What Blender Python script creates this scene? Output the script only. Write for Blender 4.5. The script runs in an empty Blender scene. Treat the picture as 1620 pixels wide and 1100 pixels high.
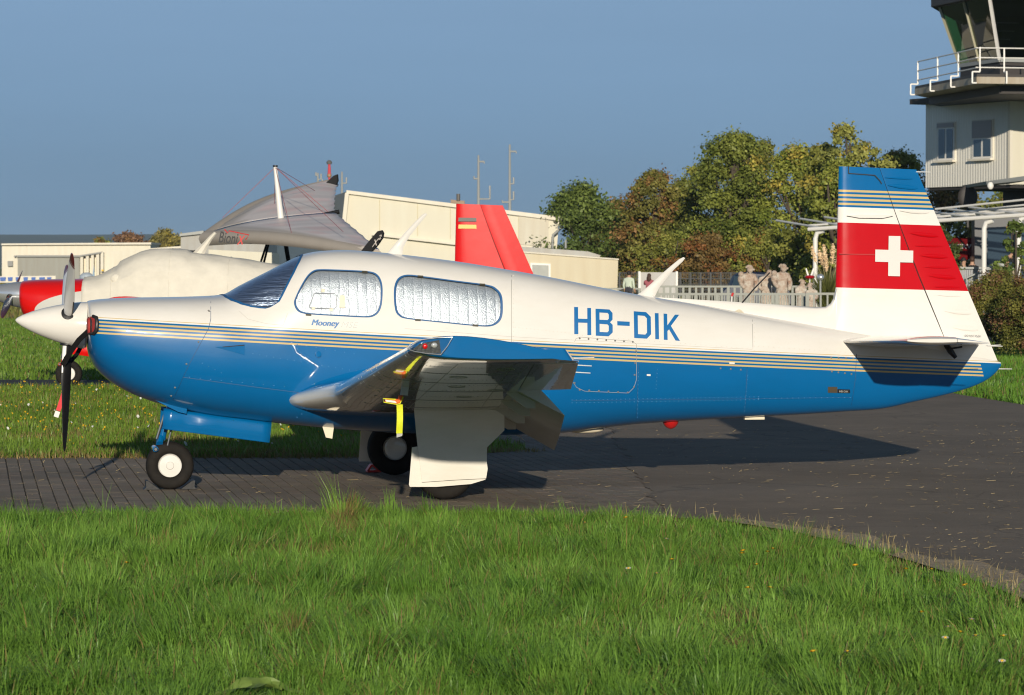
import bpy, bmesh, math, random
import numpy as np
from mathutils import Vector, Matrix

random.seed(7)
RNG = np.random.default_rng(11)
SC = bpy.context.scene
COL = SC.collection
PI = math.pi

# ------------------------------------------------------------------ camera
F_PX, CX, CY, HZ = 5120.0, 810.0, 550.0, 420.0      # focal length in photo pixels, horizon row
CAM = Vector((0.0, -24.5, 1.667))
TILT = math.atan((CY - HZ) / F_PX)
cam_d = bpy.data.cameras.new('camera'); cam = bpy.data.objects.new('camera', cam_d); COL.objects.link(cam)
cam_d.sensor_width = 36.0; cam_d.lens = 36.0 * F_PX / 1620.0
cam_d.clip_start = 0.5; cam_d.clip_end = 20000
cam.location = CAM; cam.rotation_euler = (PI / 2 - TILT, 0, 0)
cam_d.dof.use_dof = True; cam_d.dof.focus_distance = 23.8; cam_d.dof.aperture_fstop = 11.0
SC.camera = cam

# ------------------------------------------------------------------ sky, sun, exposure
SUN_EL = math.radians(12.3); SUN_AZ_X = 0.03        # towards the sun: (SUN_AZ_X, -1) on the ground
world = bpy.data.worlds.new('World'); SC.world = world; world.use_nodes = True
wn = world.node_tree.nodes; wl = world.node_tree.links
bg = wn['Background']
sky = wn.new('ShaderNodeTexSky'); sky.sky_type = 'NISHITA'; sky.sun_disc = False
sky.sun_elevation = SUN_EL
sky.sun_rotation = math.atan2(SUN_AZ_X, -1.0)
sky.altitude = 200; sky.air_density = 1.0; sky.dust_density = 0.05; sky.ozone_density = 3.0
SKY_STRENGTH = 0.10                                  # a slate blue cloud bank veils the clear sky
mixn = wn.new('ShaderNodeMix'); mixn.data_type = 'RGBA'; mixn.blend_type = 'MIX'
mfr = wn.new('ShaderNodeMapRange'); mfr.inputs[1].default_value = 0.12; mfr.inputs[2].default_value = 0.55; mfr.inputs[3].default_value = 0.8; mfr.inputs[4].default_value = 0.13   # the bank thins out overhead
rampn = wn.new('ShaderNodeMix'); rampn.data_type = 'RGBA'
rampn.inputs[6].default_value = (1.22, 2.62, 4.55, 1); rampn.inputs[7].default_value = (2.50, 4.05, 6.40, 1)
tcn = wn.new('ShaderNodeTexCoord'); sxn = wn.new('ShaderNodeSeparateXYZ'); mrn = wn.new('ShaderNodeMapRange')
wl.new(tcn.outputs['Generated'], sxn.inputs[0]); wl.new(sxn.outputs[2], mrn.inputs[0]); mrn.inputs[1].default_value = 0.0; mrn.inputs[2].default_value = 0.10
wl.new(sxn.outputs[2], mfr.inputs[0]); wl.new(mfr.outputs[0], mixn.inputs[0]); wl.new(mrn.outputs[0], rampn.inputs[0]); nzn = wn.new('ShaderNodeTexNoise'); nzn.inputs['Scale'].default_value = 3.0; nzn.inputs['Detail'].default_value = 5; mpn = wn.new('ShaderNodeMapping'); mpn.inputs['Scale'].default_value = (1, 1, 9)
wl.new(tcn.outputs['Generated'], mpn.inputs[0]); wl.new(mpn.outputs[0], nzn.inputs[0]); nmr = wn.new('ShaderNodeMapRange'); nmr.inputs[1].default_value = 0.3; nmr.inputs[2].default_value = 0.7; nmr.inputs[3].default_value = 0.95; nmr.inputs[4].default_value = 1.05; wl.new(nzn.outputs[0], nmr.inputs[0])
clm = wn.new('ShaderNodeVectorMath'); clm.operation = 'SCALE'; wl.new(rampn.outputs[2], clm.inputs[0]); wl.new(nmr.outputs[0], clm.inputs['Scale']); wl.new(clm.outputs[0], mixn.inputs[7])
dimn = wn.new('ShaderNodeMix'); dimn.data_type = 'RGBA'; dimn.blend_type = 'MULTIPLY'; dimn.inputs[0].default_value = 1; dimn.inputs[7].default_value = (0.36, 0.345, 0.33, 1); wl.new(sky.outputs[0], dimn.inputs[6]); wl.new(dimn.outputs[2], mixn.inputs[6])
wl.new(mixn.outputs[2], bg.inputs[0]); bg.inputs[1].default_value = SKY_STRENGTH
sun_d = bpy.data.lights.new('sun', 'SUN'); sun = bpy.data.objects.new('sun', sun_d); COL.objects.link(sun)
sun_d.energy = 4.4; sun_d.angle = math.radians(0.53); sun_d.color = (1.0, 0.90, 0.74)
to_sun = Vector((SUN_AZ_X, -1.0, 0)).normalized() * math.cos(SUN_EL) + Vector((0, 0, math.sin(SUN_EL)))
sun.rotation_euler = to_sun.to_track_quat('Z', 'Y').to_euler()
sun.location = (0, -30, 20)
SC.view_settings.view_transform = 'Standard'; SC.view_settings.look = 'None'
SC.view_settings.gamma = 1; SC.view_settings.exposure = 0.0; SC.view_settings.use_curve_mapping = False
SC.render.engine = 'CYCLES'
SC.cycles.use_denoising = True; SC.cycles.filter_width = 1.15
SC.cycles.max_bounces = 8; SC.cycles.transparent_max_bounces = 12

# ------------------------------------------------------------------ photo pixel -> place
_fw = Vector((0, math.cos(TILT), -math.sin(TILT))); _up = Vector((0, math.sin(TILT), math.cos(TILT)))
def ray(px, py): return Vector(((px - CX) / F_PX, 0, 0)) + _up * ((CY - py) / F_PX) + _fw
def W(px, py, dist):
    """point seen at a photo pixel, at a ground distance dist from the photographer"""
    d = ray(px, py); return CAM + d * (dist / d.y)
def G(px, py, z=0.0):
    d = ray(px, py); return CAM + d * ((z - CAM.z) / d.z)
def ppm(dist): return F_PX / dist
PSI = math.radians(9.5)                              # the aeroplane stands nose slightly towards the camera
AX = Vector((math.cos(PSI), math.sin(PSI), 0)); AY = Vector((-math.sin(PSI), math.cos(PSI), 0))
def A(px, py, ya=0.0):
    """aeroplane coordinates (x aft, z up) of a photo pixel on the plane y = ya"""
    d = ray(px, py); t = (ya - CAM.dot(AY)) / d.dot(AY); p = CAM + d * t
    return p.dot(AX), p.z
def A3(px, py, ya=0.0):
    x, z = A(px, py, ya); return (x, ya, z)

# ------------------------------------------------------------------ materials
def new_mat(name):
    m = bpy.data.materials.new(name); m.use_nodes = True
    return m, m.node_tree.nodes, m.node_tree.links, m.node_tree.nodes['Principled BSDF']
def nd(ns, t, **kw):
    n = ns.new(t)
    for k, v in kw.items(): setattr(n, k, v)
    return n
def math_n(ns, ls, op, a, b=None, c=None):
    n = ns.new('ShaderNodeMath'); n.operation = op
    for i, v in enumerate((a, b, c)):
        if v is None: continue
        if hasattr(v, 'is_linked') or hasattr(v, 'links'): ls.new(v, n.inputs[i])
        else: n.inputs[i].default_value = v
    return n.outputs[0]
def mix_c(ns, ls, fac, a, b):
    n = ns.new('ShaderNodeMix'); n.data_type = 'RGBA'
    for i, v in ((0, fac), (6, a), (7, b)):
        if hasattr(v, 'links'): ls.new(v, n.inputs[i])
        else: n.inputs[i].default_value = v if i == 0 else tuple(v[:3]) + (1,)
    return n.outputs[2]
def add_bump(ns, ls, b, height, strength, dist=0.01):
    bp = ns.new('ShaderNodeBump'); bp.inputs['Strength'].default_value = strength; bp.inputs['Distance'].default_value = dist
    ls.new(height, bp.inputs['Height']); ls.new(bp.outputs[0], b.inputs['Normal'])
def mat(name, col, rough=0.5, metal=0.0, coat=0.0, var=0.0, vscale=3.0, bump=0.0, bscale=40.0, bdist=0.01, col2=None, spec=0.5, emit=None):
    m, ns, ls, b = new_mat(name)
    b.inputs['Base Color'].default_value = tuple(col) + (1,)
    b.inputs['Roughness'].default_value = rough; b.inputs['Metallic'].default_value = metal
    b.inputs['Coat Weight'].default_value = coat; b.inputs['Coat Roughness'].default_value = 0.03
    b.inputs['Specular IOR Level'].default_value = spec
    if var or bump:
        tc = ns.new('ShaderNodeTexCoord')
    if var:
        no = ns.new('ShaderNodeTexNoise'); no.inputs['Scale'].default_value = vscale; no.inputs['Detail'].default_value = 6; no.inputs['Roughness'].default_value = 0.65
        ls.new(tc.outputs['Object'], no.inputs['Vector'])
        rp = ns.new('ShaderNodeValToRGB'); rp.color_ramp.elements[0].position = 0.3; rp.color_ramp.elements[1].position = 0.7
        c2 = col2 if col2 else tuple(c * (1 - var) for c in col)
        rp.color_ramp.elements[0].color = tuple(c2) + (1,); rp.color_ramp.elements[1].color = tuple(col) + (1,)
        ls.new(no.outputs['Fac'], rp.inputs[0]); ls.new(rp.outputs[0], b.inputs['Base Color'])
    if bump:
        n2 = ns.new('ShaderNodeTexNoise'); n2.inputs['Scale'].default_value = bscale; n2.inputs['Detail'].default_value = 4
        ls.new(tc.outputs['Object'], n2.inputs['Vector']); add_bump(ns, ls, b, n2.outputs['Fac'], bump, bdist)
    return m
WHITE_C, BLUE_C, GOLD_C, RED_C = (0.75, 0.725, 0.68), (0.001, 0.120, 0.335), (0.58, 0.43, 0.19), (0.50, 0.001, 0.005)

# ------------------------------------------------------------------ mesh helpers
def link(o, parent=None):
    COL.objects.link(o)
    if parent is not None: o.parent = parent
    return o
def mk(name, verts, faces, mats=None, parent=None, smooth=True, midx=None, angle=38):
    me = bpy.data.meshes.new(name); me.from_pydata([tuple(v) for v in verts], [], [tuple(f) for f in faces])
    fin(me, mats, smooth, midx, angle)
    return link(bpy.data.objects.new(name, me), parent)
def fin(me, mats=None, smooth=True, midx=None, angle=38):
    if mats is not None:
        for m in (mats if isinstance(mats, (list, tuple)) else [mats]): me.materials.append(m)
    if midx is not None: me.polygons.foreach_set('material_index', midx)
    bm = bmesh.new(); bm.from_mesh(me); bmesh.ops.recalc_face_normals(bm, faces=bm.faces); bm.to_mesh(me); bm.free()
    if smooth:
        me.shade_smooth(); me.set_sharp_from_angle(angle=math.radians(angle))
    me.update()
def empty(name, loc=(0, 0, 0), rz=0.0, parent=None):
    o = bpy.data.objects.new(name, None); o.empty_display_size = 0.2
    link(o, parent); o.location = loc; o.rotation_euler = (0, 0, rz); return o
def tag(o, label=None, cat=None, group=None, kind=None):
    if label: o['label'] = label
    if cat: o['category'] = cat
    if group: o['group'] = group
    if kind: o['kind'] = kind
    return o
def copy_tree(o, parent=None):
    c = o.copy(); COL.objects.link(c); c.parent = parent
    for ch in list(o.children): copy_tree(ch, c)
    return c

class MB:
    """collects shapes into one mesh"""
    def __init__(s): s.v = []; s.f = []; s.m = []; s.cm = 0
    def add(s, vs, fs):
        o = len(s.v); s.v += [tuple(v) for v in vs]
        for f in fs: s.f.append(tuple(i + o for i in f)); s.m.append(s.cm)
        return s
    def box(s, c, d, rz=0.0):
        cx, cy, cz = c; dx, dy, dz = d[0] / 2, d[1] / 2, d[2] / 2; ca, sa = math.cos(rz), math.sin(rz)
        vs = []
        for z in (-dz, dz):
            for x, y in ((-dx, -dy), (dx, -dy), (dx, dy), (-dx, dy)):
                vs.append((cx + x * ca - y * sa, cy + x * sa + y * ca, cz + z))
        return s.add(vs, [(0, 3, 2, 1), (4, 5, 6, 7), (0, 1, 5, 4), (1, 2, 6, 5), (2, 3, 7, 6), (3, 0, 4, 7)])
    def bar(s, p0, p1, w, h):
        """rectangular bar from p0 to p1"""
        p0, p1 = Vector(p0), Vector(p1); d = (p1 - p0).normalized()
        u = d.cross(Vector((0, 0, 1)))
        u = Vector((1, 0, 0)) if u.length < 1e-4 else u.normalized(); n = u.cross(d)
        vs = [p + u * a * w / 2 + n * b * h / 2 for p in (p0, p1) for a, b in ((-1, -1), (1, -1), (1, 1), (-1, 1))]
        return s.add(vs, [(0, 1, 2, 3), (4, 7, 6, 5), (0, 4, 5, 1), (1, 5, 6, 2), (2, 6, 7, 3), (3, 7, 4, 0)])
    def tube(s, pts, r, n=8):
        pts = [Vector(p) for p in pts]; rs = r if isinstance(r, (list, tuple)) else [r] * len(pts)
        rings = []; ref = None
        for i, p in enumerate(pts):
            d = (pts[min(i + 1, len(pts) - 1)] - pts[max(i - 1, 0)]).normalized()
            if ref is None: ref = d.orthogonal().normalized()
            ref = (ref - d * ref.dot(d)); ref = ref.normalized() if ref.length > 1e-5 else d.orthogonal().normalized()
            b = d.cross(ref)
            rings.append([p + (ref * math.cos(2 * PI * k / n) + b * math.sin(2 * PI * k / n)) * rs[i] for k in range(n)])
        return s.loft(rings, cap=True)
    def loft(s, rings, cap=False, closed=True):
        n = len(rings[0]); vs = [v for r in rings for v in r]; fs = []
        for i in range(len(rings) - 1):
            for k in range(n if closed else n - 1):
                a, b = i * n + k, i * n + (k + 1) % n
                fs.append((a, b, b + n, a + n))
        if cap: fs.append(tuple(range(n))[::-1]); fs.append(tuple((len(rings) - 1) * n + k for k in range(n)))
        return s.add(vs, fs)
    def lathe(s, prof, origin, axis, n=24, cap=True):
        """prof: (distance along axis, radius)"""
        ax = Vector(axis).normalized(); u = ax.orthogonal().normalized(); w = ax.cross(u); o = Vector(origin)
        rings = [[o + ax * a + (u * math.cos(2 * PI * k / n) + w * math.sin(2 * PI * k / n)) * max(r, 1e-4) for k in range(n)] for a, r in prof]
        return s.loft(rings, cap=cap)
    def prism(s, poly, off):
        """poly: 3d points of a flat outline, extruded by vector off"""
        n = len(poly); off = Vector(off); vs = [Vector(p) for p in poly] + [Vector(p) + off for p in poly]
        return s.add(vs, [tuple(range(n)), tuple(range(2 * n - 1, n - 1, -1))] + [(k, (k + 1) % n, n + (k + 1) % n, n + k) for k in range(n)])
    def sphere(s, c, r, n=10, m=7, sc=(1, 1, 1)):
        rings = []
        for j in range(1, m):
            a = -PI / 2 + PI * j / m
            rings.append([(c[0] + r * sc[0] * math.cos(a) * math.cos(2 * PI * k / n), c[1] + r * sc[1] * math.cos(a) * math.sin(2 * PI * k / n), c[2] + r * sc[2] * math.sin(a)) for k in range(n)])
        return s.loft(rings, cap=True)
    def build(s, name, mats=None, parent=None, smooth=True, angle=38):
        return mk(name, s.v, s.f, mats, parent, smooth, s.m if isinstance(mats, (list, tuple)) else None, angle)

def pchip(xs, ys):
    xs = np.asarray(xs, float); ys = np.asarray(ys, float); h = np.diff(xs); d = np.diff(ys) / h
    m = np.zeros_like(ys); m[0] = d[0]; m[-1] = d[-1]
    for i in range(1, len(xs) - 1):
        if d[i - 1] * d[i] > 0:
            w1 = 2 * h[i] + h[i - 1]; w2 = h[i] + 2 * h[i - 1]; m[i] = (w1 + w2) / (w1 / d[i - 1] + w2 / d[i])
    def f(x):
        x = min(max(x, xs[0]), xs[-1]); i = min(int(np.searchsorted(xs, x, 'right')) - 1, len(xs) - 2); t = (x - xs[i]) / h[i]
        return float((2 * t**3 - 3 * t**2 + 1) * ys[i] + (t**3 - 2 * t**2 + t) * h[i] * m[i] + (-2 * t**3 + 3 * t**2) * ys[i + 1] + (t**3 - t**2) * h[i] * m[i + 1])
    return f
def text_mesh(txt, size=1.0, shear=0.0, offset=0.0, align='LEFT'):
    cu = bpy.data.curves.new('lettering', 'FONT'); cu.body = txt; cu.size = size; cu.shear = shear; cu.offset = offset; cu.align_x = align
    cu.resolution_u = 3
    o = bpy.data.objects.new('lettering', cu); COL.objects.link(o)
    dg = bpy.context.evaluated_depsgraph_get(); me = bpy.data.meshes.new_from_object(o.evaluated_get(dg))
    bpy.data.objects.remove(o); bpy.data.curves.remove(cu)
    vs = [v.co.copy() for v in me.vertices]; fs = [tuple(p.vertices) for p in me.polygons]; bpy.data.meshes.remove(me)
    return vs, fs
def skin_mesh(name, joints, edges, mats, parent=None, sub=2):
    """joints: [(x,y,z,rx[,ry])]; one continuous body grown round a skeleton"""
    me = bpy.data.meshes.new(name); me.from_pydata([j[:3] for j in joints], edges, [])
    o = bpy.data.objects.new(name, me); COL.objects.link(o)
    md = o.modifiers.new('skin', 'SKIN'); md.use_smooth_shade = True
    for i, sv in enumerate(me.skin_vertices[0].data):
        j = joints[i]; sv.radius = (j[3], j[4] if len(j) > 4 else j[3])
    me.skin_vertices[0].data[0].use_root = True
    o.modifiers.new('sub', 'SUBSURF').levels = sub; o.modifiers['sub'].render_levels = sub
    dg = bpy.context.evaluated_depsgraph_get(); m2 = bpy.data.meshes.new_from_object(o.evaluated_get(dg))
    o.modifiers.clear(); o.data = m2; bpy.data.meshes.remove(me); m2.name = name
    m2.materials.clear()
    for m in (mats if isinstance(mats, (list, tuple)) else [mats]): m2.materials.append(m)
    m2.shade_smooth()
    if parent is not None: o.parent = parent
    return o
def point_in_poly(P, poly):
    x, y = P[:, 0], P[:, 1]; ins = np.zeros(len(P), bool); n = len(poly)
    for i in range(n):
        x0, y0 = poly[i][:2]; x1, y1 = poly[(i + 1) % n][:2]
        c = ((y0 > y) != (y1 > y)) & (x < (x1 - x0) * (y - y0) / ((y1 - y0) if y1 != y0 else 1e-9) + x0)
        ins ^= c
    return ins
def poly_dist(P, line):
    d = np.full(len(P), 1e9)
    for a, b in zip(line[:-1], line[1:]):
        a = np.array(a[:2]); b = np.array(b[:2]); ab = b - a; t = np.clip(((P - a) @ ab) / max(ab @ ab, 1e-9), 0, 1)
        d = np.minimum(d, np.hypot(*(P - (a + t[:, None] * ab)).T))
    return d
def vnoise(P, scale, seed=0):
    """smooth value noise, numpy, 0..1"""
    q = np.asarray(P, float) * scale; i = np.floor(q).astype(np.int64); f = q - i; f = f * f * (3 - 2 * f)
    def hsh(ix, iy): 
        n = (ix * 374761393 + iy * 668265263 + seed * 974711) & 0x7fffffff; n = ((n ^ (n >> 13)) * 1274126177) & 0x7fffffff
        return ((n ^ (n >> 16)) & 0xffff) / 65535.0
    a = hsh(i[:, 0], i[:, 1]); b = hsh(i[:, 0] + 1, i[:, 1]); c = hsh(i[:, 0], i[:, 1] + 1); d = hsh(i[:, 0] + 1, i[:, 1] + 1)
    return (a * (1 - f[:, 0]) + b * f[:, 0]) * (1 - f[:, 1]) + (c * (1 - f[:, 0]) + d * f[:, 0]) * f[:, 1]
def np_mesh(name, verts, tris_or_quads, mats, colors=None, parent=None, smooth=False):
    """fast mesh from numpy: faces an (n,3) or (n,4) array, or a list of such arrays"""
    fl = tris_or_quads if isinstance(tris_or_quads, list) else [tris_or_quads]
    me = bpy.data.meshes.new(name); me.vertices.add(len(verts)); me.vertices.foreach_set('co', np.asarray(verts, np.float32).ravel())
    nl = sum(a.size for a in fl); nf = sum(len(a) for a in fl)
    me.loops.add(nl); me.polygons.add(nf)
    me.loops.foreach_set('vertex_index', np.concatenate([a.ravel() for a in fl]).astype(np.int32))
    cnt = np.concatenate([np.full(len(a), a.shape[1]) for a in fl]); st = np.concatenate([[0], np.cumsum(cnt)[:-1]])
    me.polygons.foreach_set('loop_start', st.astype(np.int32))
    try: me.polygons.foreach_set('loop_total', cnt.astype(np.int32))
    except Exception: pass
    if smooth: me.polygons.foreach_set('use_smooth', np.ones(nf, bool))
    else: me.shade_flat()
    for m in (mats if isinstance(mats, (list, tuple)) else [mats]): me.materials.append(m)
    if colors is not None:
        at = me.attributes.new('tint', 'FLOAT_COLOR', 'POINT')
        c = np.ones((len(verts), 4), np.float32); c[:, :3] = colors; at.data.foreach_set('color', c.ravel())
    me.update(calc_edges=True); me.validate()
    return link(bpy.data.objects.new(name, me), parent)
# ================================================================== ground
def leaf_mat(name, trans=0.35, rough=0.45, gain=1.0, spec=0.35):
    m, ns, ls, b = new_mat(name)
    at = nd(ns, 'ShaderNodeAttribute', attribute_name='tint')
    ls.new(at.outputs['Color'], b.inputs['Base Color']); b.inputs['Roughness'].default_value = rough
    b.inputs['Specular IOR Level'].default_value = spec * 0.7
    tr = ns.new('ShaderNodeBsdfTranslucent'); ls.new(at.outputs['Color'], tr.inputs['Color'])
    mx = ns.new('ShaderNodeMixShader'); mx.inputs[0].default_value = trans
    ls.new(b.outputs[0], mx.inputs[1]); ls.new(tr.outputs[0], mx.inputs[2])
    ls.new(mx.outputs[0], ns['Material Output'].inputs['Surface'])
    return m
M_BLADE = leaf_mat('grass_blade', 0.3, 0.4)
M_LEAF = leaf_mat('tree_leaf', 0.25, 0.5)
M_SOIL = mat('meadow_soil', (0.125, 0.165, 0.040), 0.95, var=0.5, vscale=1.6, bump=0.2, bscale=9, bdist=0.03, col2=(0.085, 0.11, 0.028))
M_TINT, _ns, _ls, _b = new_mat('flower_petal')
_at = nd(_ns, 'ShaderNodeAttribute', attribute_name='tint'); _ls.new(_at.outputs['Color'], _b.inputs['Base Color']); _b.inputs['Roughness'].default_value = 0.6

# asphalt like far apron, with stains
def apron_mat(name, base, dark, cracks=False):
    m, ns, ls, b = new_mat(name); tc = ns.new('ShaderNodeTexCoord')
    n1 = ns.new('ShaderNodeTexNoise'); n1.inputs['Scale'].default_value = 0.6; n1.inputs['Detail'].default_value = 8; n1.inputs['Roughness'].default_value = 0.7
    n2 = ns.new('ShaderNodeTexNoise'); n2.inputs['Scale'].default_value = 60; n2.inputs['Detail'].default_value = 3
    ls.new(tc.outputs['Object'], n1.inputs[0]); ls.new(tc.outputs['Object'], n2.inputs[0])
    f = math_n(ns, ls, 'ADD', math_n(ns, ls, 'MULTIPLY', n1.outputs[0], 0.7), math_n(ns, ls, 'MULTIPLY', n2.outputs[0], 0.3))
    rp = ns.new('ShaderNodeValToRGB'); rp.color_ramp.elements[0].position = 0.35; rp.color_ramp.elements[1].position = 0.65
    rp.color_ramp.elements[0].color = tuple(dark) + (1,); rp.color_ramp.elements[1].color = tuple(base) + (1,)
    ls.new(f, rp.inputs[0]); b.inputs['Roughness'].default_value = 0.9; b.inputs['Specular IOR Level'].default_value = 0.2; col = rp.outputs[0]
    if cracks:
        nw = ns.new('ShaderNodeTexNoise'); nw.inputs['Scale'].default_value = 1.3; nw.inputs['Detail'].default_value = 4; ls.new(tc.outputs['Object'], nw.inputs[0])
        va = ns.new('ShaderNodeVectorMath'); va.operation = 'MULTIPLY_ADD'; ls.new(nw.outputs['Color'], va.inputs[0]); va.inputs[1].default_value = (0.9, 0.9, 0); ls.new(tc.outputs['Object'], va.inputs[2])
        vo = ns.new('ShaderNodeTexVoronoi'); vo.feature = 'DISTANCE_TO_EDGE'; vo.inputs['Scale'].default_value = 0.42; ls.new(va.outputs[0], vo.inputs[0])
        col = mix_c(ns, ls, math_n(ns, ls, 'MULTIPLY', math_n(ns, ls, 'LESS_THAN', vo.outputs[0], 0.005), 0.28), col, (0.05, 0.042, 0.033))
        n4 = ns.new('ShaderNodeTexNoise'); n4.inputs['Scale'].default_value = 2.4; n4.inputs['Detail'].default_value = 9; n4.inputs['Roughness'].default_value = 0.75; ls.new(tc.outputs['Object'], n4.inputs[0])
        r4 = ns.new('ShaderNodeMapRange'); r4.inputs[1].default_value = 0.56; r4.inputs[2].default_value = 0.72; ls.new(n4.outputs[0], r4.inputs[0]); col = mix_c(ns, ls, math_n(ns, ls, 'MULTIPLY', r4.outputs[0], 0.5), col, (0.27, 0.215, 0.15))
    ls.new(col, b.inputs['Base Color'])
    add_bump(ns, ls, b, n2.outputs[0], 0.5, 0.01)
    return m
M_APRON = apron_mat('apron_surface', (0.232, 0.190, 0.145), (0.152, 0.126, 0.098), True)
M_JOINT = mat('paver_joint_sand', (0.055, 0.04, 0.022), 0.95, var=0.6, vscale=25, col2=(0.02, 0.016, 0.01))
M_PATH = apron_mat('path_asphalt', (0.065, 0.065, 0.068), (0.045, 0.045, 0.047))
m, ns, ls, b = new_mat('paver_concrete'); M_PAVER = m
at = nd(ns, 'ShaderNodeAttribute', attribute_name='tint'); tc = ns.new('ShaderNodeTexCoord')
n1 = ns.new('ShaderNodeTexNoise'); n1.inputs['Scale'].default_value = 90; n1.inputs['Detail'].default_value = 3
n3 = ns.new('ShaderNodeTexNoise'); n3.inputs['Scale'].default_value = 0.7; n3.inputs['Detail'].default_value = 7; n3.inputs['Roughness'].default_value = 0.65
geo = ns.new('ShaderNodeNewGeometry')
ls.new(geo.outputs['Position'], n1.inputs[0]); ls.new(geo.outputs['Position'], n3.inputs[0])
rp = ns.new('ShaderNodeValToRGB'); rp.color_ramp.elements[0].position = 0.33; rp.color_ramp.elements[1].position = 0.68
rp.color_ramp.elements[0].color = (0.62, 0.60, 0.57, 1); rp.color_ramp.elements[1].color = (1.12, 1.12, 1.12, 1); ls.new(n3.outputs[0], rp.inputs[0])
mu = ns.new('ShaderNodeMix'); mu.data_type = 'RGBA'; mu.blend_type = 'MULTIPLY'; mu.inputs[0].default_value = 1
ls.new(at.outputs['Color'], mu.inputs[6]); ls.new(rp.outputs[0], mu.inputs[7])
mu2 = ns.new('ShaderNodeMix'); mu2.data_type = 'RGBA'; mu2.blend_type = 'OVERLAY'; mu2.inputs[0].default_value = 0.5
ls.new(mu.outputs[2], mu2.inputs[6]); ls.new(n1.outputs[0], mu2.inputs[7])
ls.new(mu2.outputs[2], b.inputs['Base Color']); b.inputs['Roughness'].default_value = 0.9
add_bump(ns, ls, b, n1.outputs[0], 0.35, 0.006)

ground = mk('ground', [(-3500, -60, -0.03), (3500, -60, -0.03), (3500, 6500, -0.03), (-3500, 6500, -0.03)], [(0, 1, 2, 3)], M_SOIL, smooth=False)
tag(ground, kind='structure')

# outline of the paved apron (front edge wanders as the grass grows over it)
FRONT = [G(-900, 808), G(-300, 812), G(0, 811), G(230, 809), G(420, 808), G(600, 811), G(800, 810), G(1000, 816), G(1150, 824), G(1250, 839), G(1350, 861), G(1450, 888), G(1550, 919), G(1620, 944), G(1720, 985), G(1850, 1076)]
FRONT = [(p.x, p.y) for p in FRONT]
RIGHT_FAR = [G(2300, 740), G(1850, 690), G(1720, 662), G(1620, 641), G(1570, 633), G(1520, 625), G(1480, 617), G(1380, 603), G(1200, 590)]
RIGHT_FAR = [(p.x, p.y) for p in RIGHT_FAR]
STRIP_R = [G(300, 600), G(560, 640), G(760, 694), G(835, 708), G(825, 714)]
STRIP_R = [(p.x, p.y) for p in STRIP_R]
BACK = [G(700, 720), G(560, 723), G(440, 724), G(230, 724), G(0, 724), G(-300, 724), G(-900, 724)]
BACK = [(p.x, p.y) for p in BACK]
PATH_N = [(-60, 23.3), (-4, 23.1), (STRIP_R[0][0], 23.2)]
APRON = FRONT + [(9.0, -11.0)] + RIGHT_FAR + [(6.0, 30.0), (-6.0, 30.0)] + STRIP_R + BACK
def sheet(name, poly, z, m, kind='structure'):
    bm = bmesh.new(); vs = [bm.verts.new((x, y, z)) for x, y in poly]; f = bm.faces.new(vs)
    bmesh.ops.triangulate(bm, faces=[f]); bmesh.ops.recalc_face_normals(bm, faces=bm.faces)
    for f in bm.faces:
        if f.normal.z < 0: f.normal_flip()
    me = bpy.data.meshes.new(name); bm.to_mesh(me); bm.free(); me.materials.append(m)
    o = link(bpy.data.objects.new(name, me)); tag(o, kind=kind); return o
apron = sheet('apron', APRON, -0.009, M_JOINT)
APRON_POLY = APRON
path = sheet('path', [(-70, 20.0), (-6.0, 20.1), (-1.5, 19.6), (2.0, 20.5), (2.5, 23.6), (-6.0, 23.0), (-70, 22.9)], -0.014, M_PATH)
far_apron = sheet('taxiway', [(-1.5, 30.2), (14, 30.2), (22, 55), (60, 62), (60, 66), (-2, 66)], -0.022, M_PATH)

# pavers, 20 x 10 cm, laid along the wing line
ca, sa = math.cos(PSI), math.sin(PSI)
PW, PL, GAP = 0.10, 0.20, 0.011
ii, jj = np.meshgrid(np.arange(-140, 190), np.arange(-75, 160), indexing='ij')
u = ii.ravel() * PW; v = jj.ravel() * PL + (ii.ravel() % 2) * PL / 2
cx_ = u * ca - v * sa; cy_ = u * sa + v * ca
C2 = np.stack([cx_, cy_], 1)
PX_END = 1.15                                        # block paving ends here, asphalt beyond
keep = point_in_poly(C2, APRON_POLY) & (C2[:, 0] < PX_END) & (C2[:, 1] < 24) & (np.abs(C2[:, 0]) < 0.19 * (C2[:, 1] + 24.5) + 0.8)
C2 = C2[keep]
np_rng = np.random.default_rng(5)
pz = np_rng.normal(0, 0.0003, len(C2)) * np.where(C2[:, 0] > 1, 0.5, 1); tilt = np_rng.normal(0, 0.0015, (len(C2), 2)); rot = np_rng.normal(0, 0.012, len(C2)) + PSI
g = np_rng.uniform(0.92, 1.08, len(C2))
pc = np.stack([0.200 * g * np_rng.uniform(0.97, 1.05, len(C2)), 0.162 * g, 0.120 * g * np_rng.uniform(0.95, 1.04, len(C2))], 1)
hx, hy, bv = (PW - GAP) / 2, (PL - 0.0012) / 2, 0.003
tmpl = np.array([(-hx, -hy, -0.012), (hx, -hy, -0.012), (hx, hy, -0.012), (-hx, hy, -0.012),
                 (-hx, -hy, -bv), (hx, -hy, -bv), (hx, hy, -bv), (-hx, hy, -bv),
                 (-hx + bv, -hy - 0.00001, 0), (hx - bv, -hy - 0.00001, 0), (hx - bv, hy + 0.00001, 0), (-hx + bv, hy + 0.00001, 0)])
tf = np.array([(8, 9, 10, 11)] + [(a, (a + 1) % 4, 4 + (a + 1) % 4, 4 + a) for a in range(4)] + [(4 + a, 4 + (a + 1) % 4, 8 + (a + 1) % 4, 8 + a) for a in range(4)])
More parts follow.
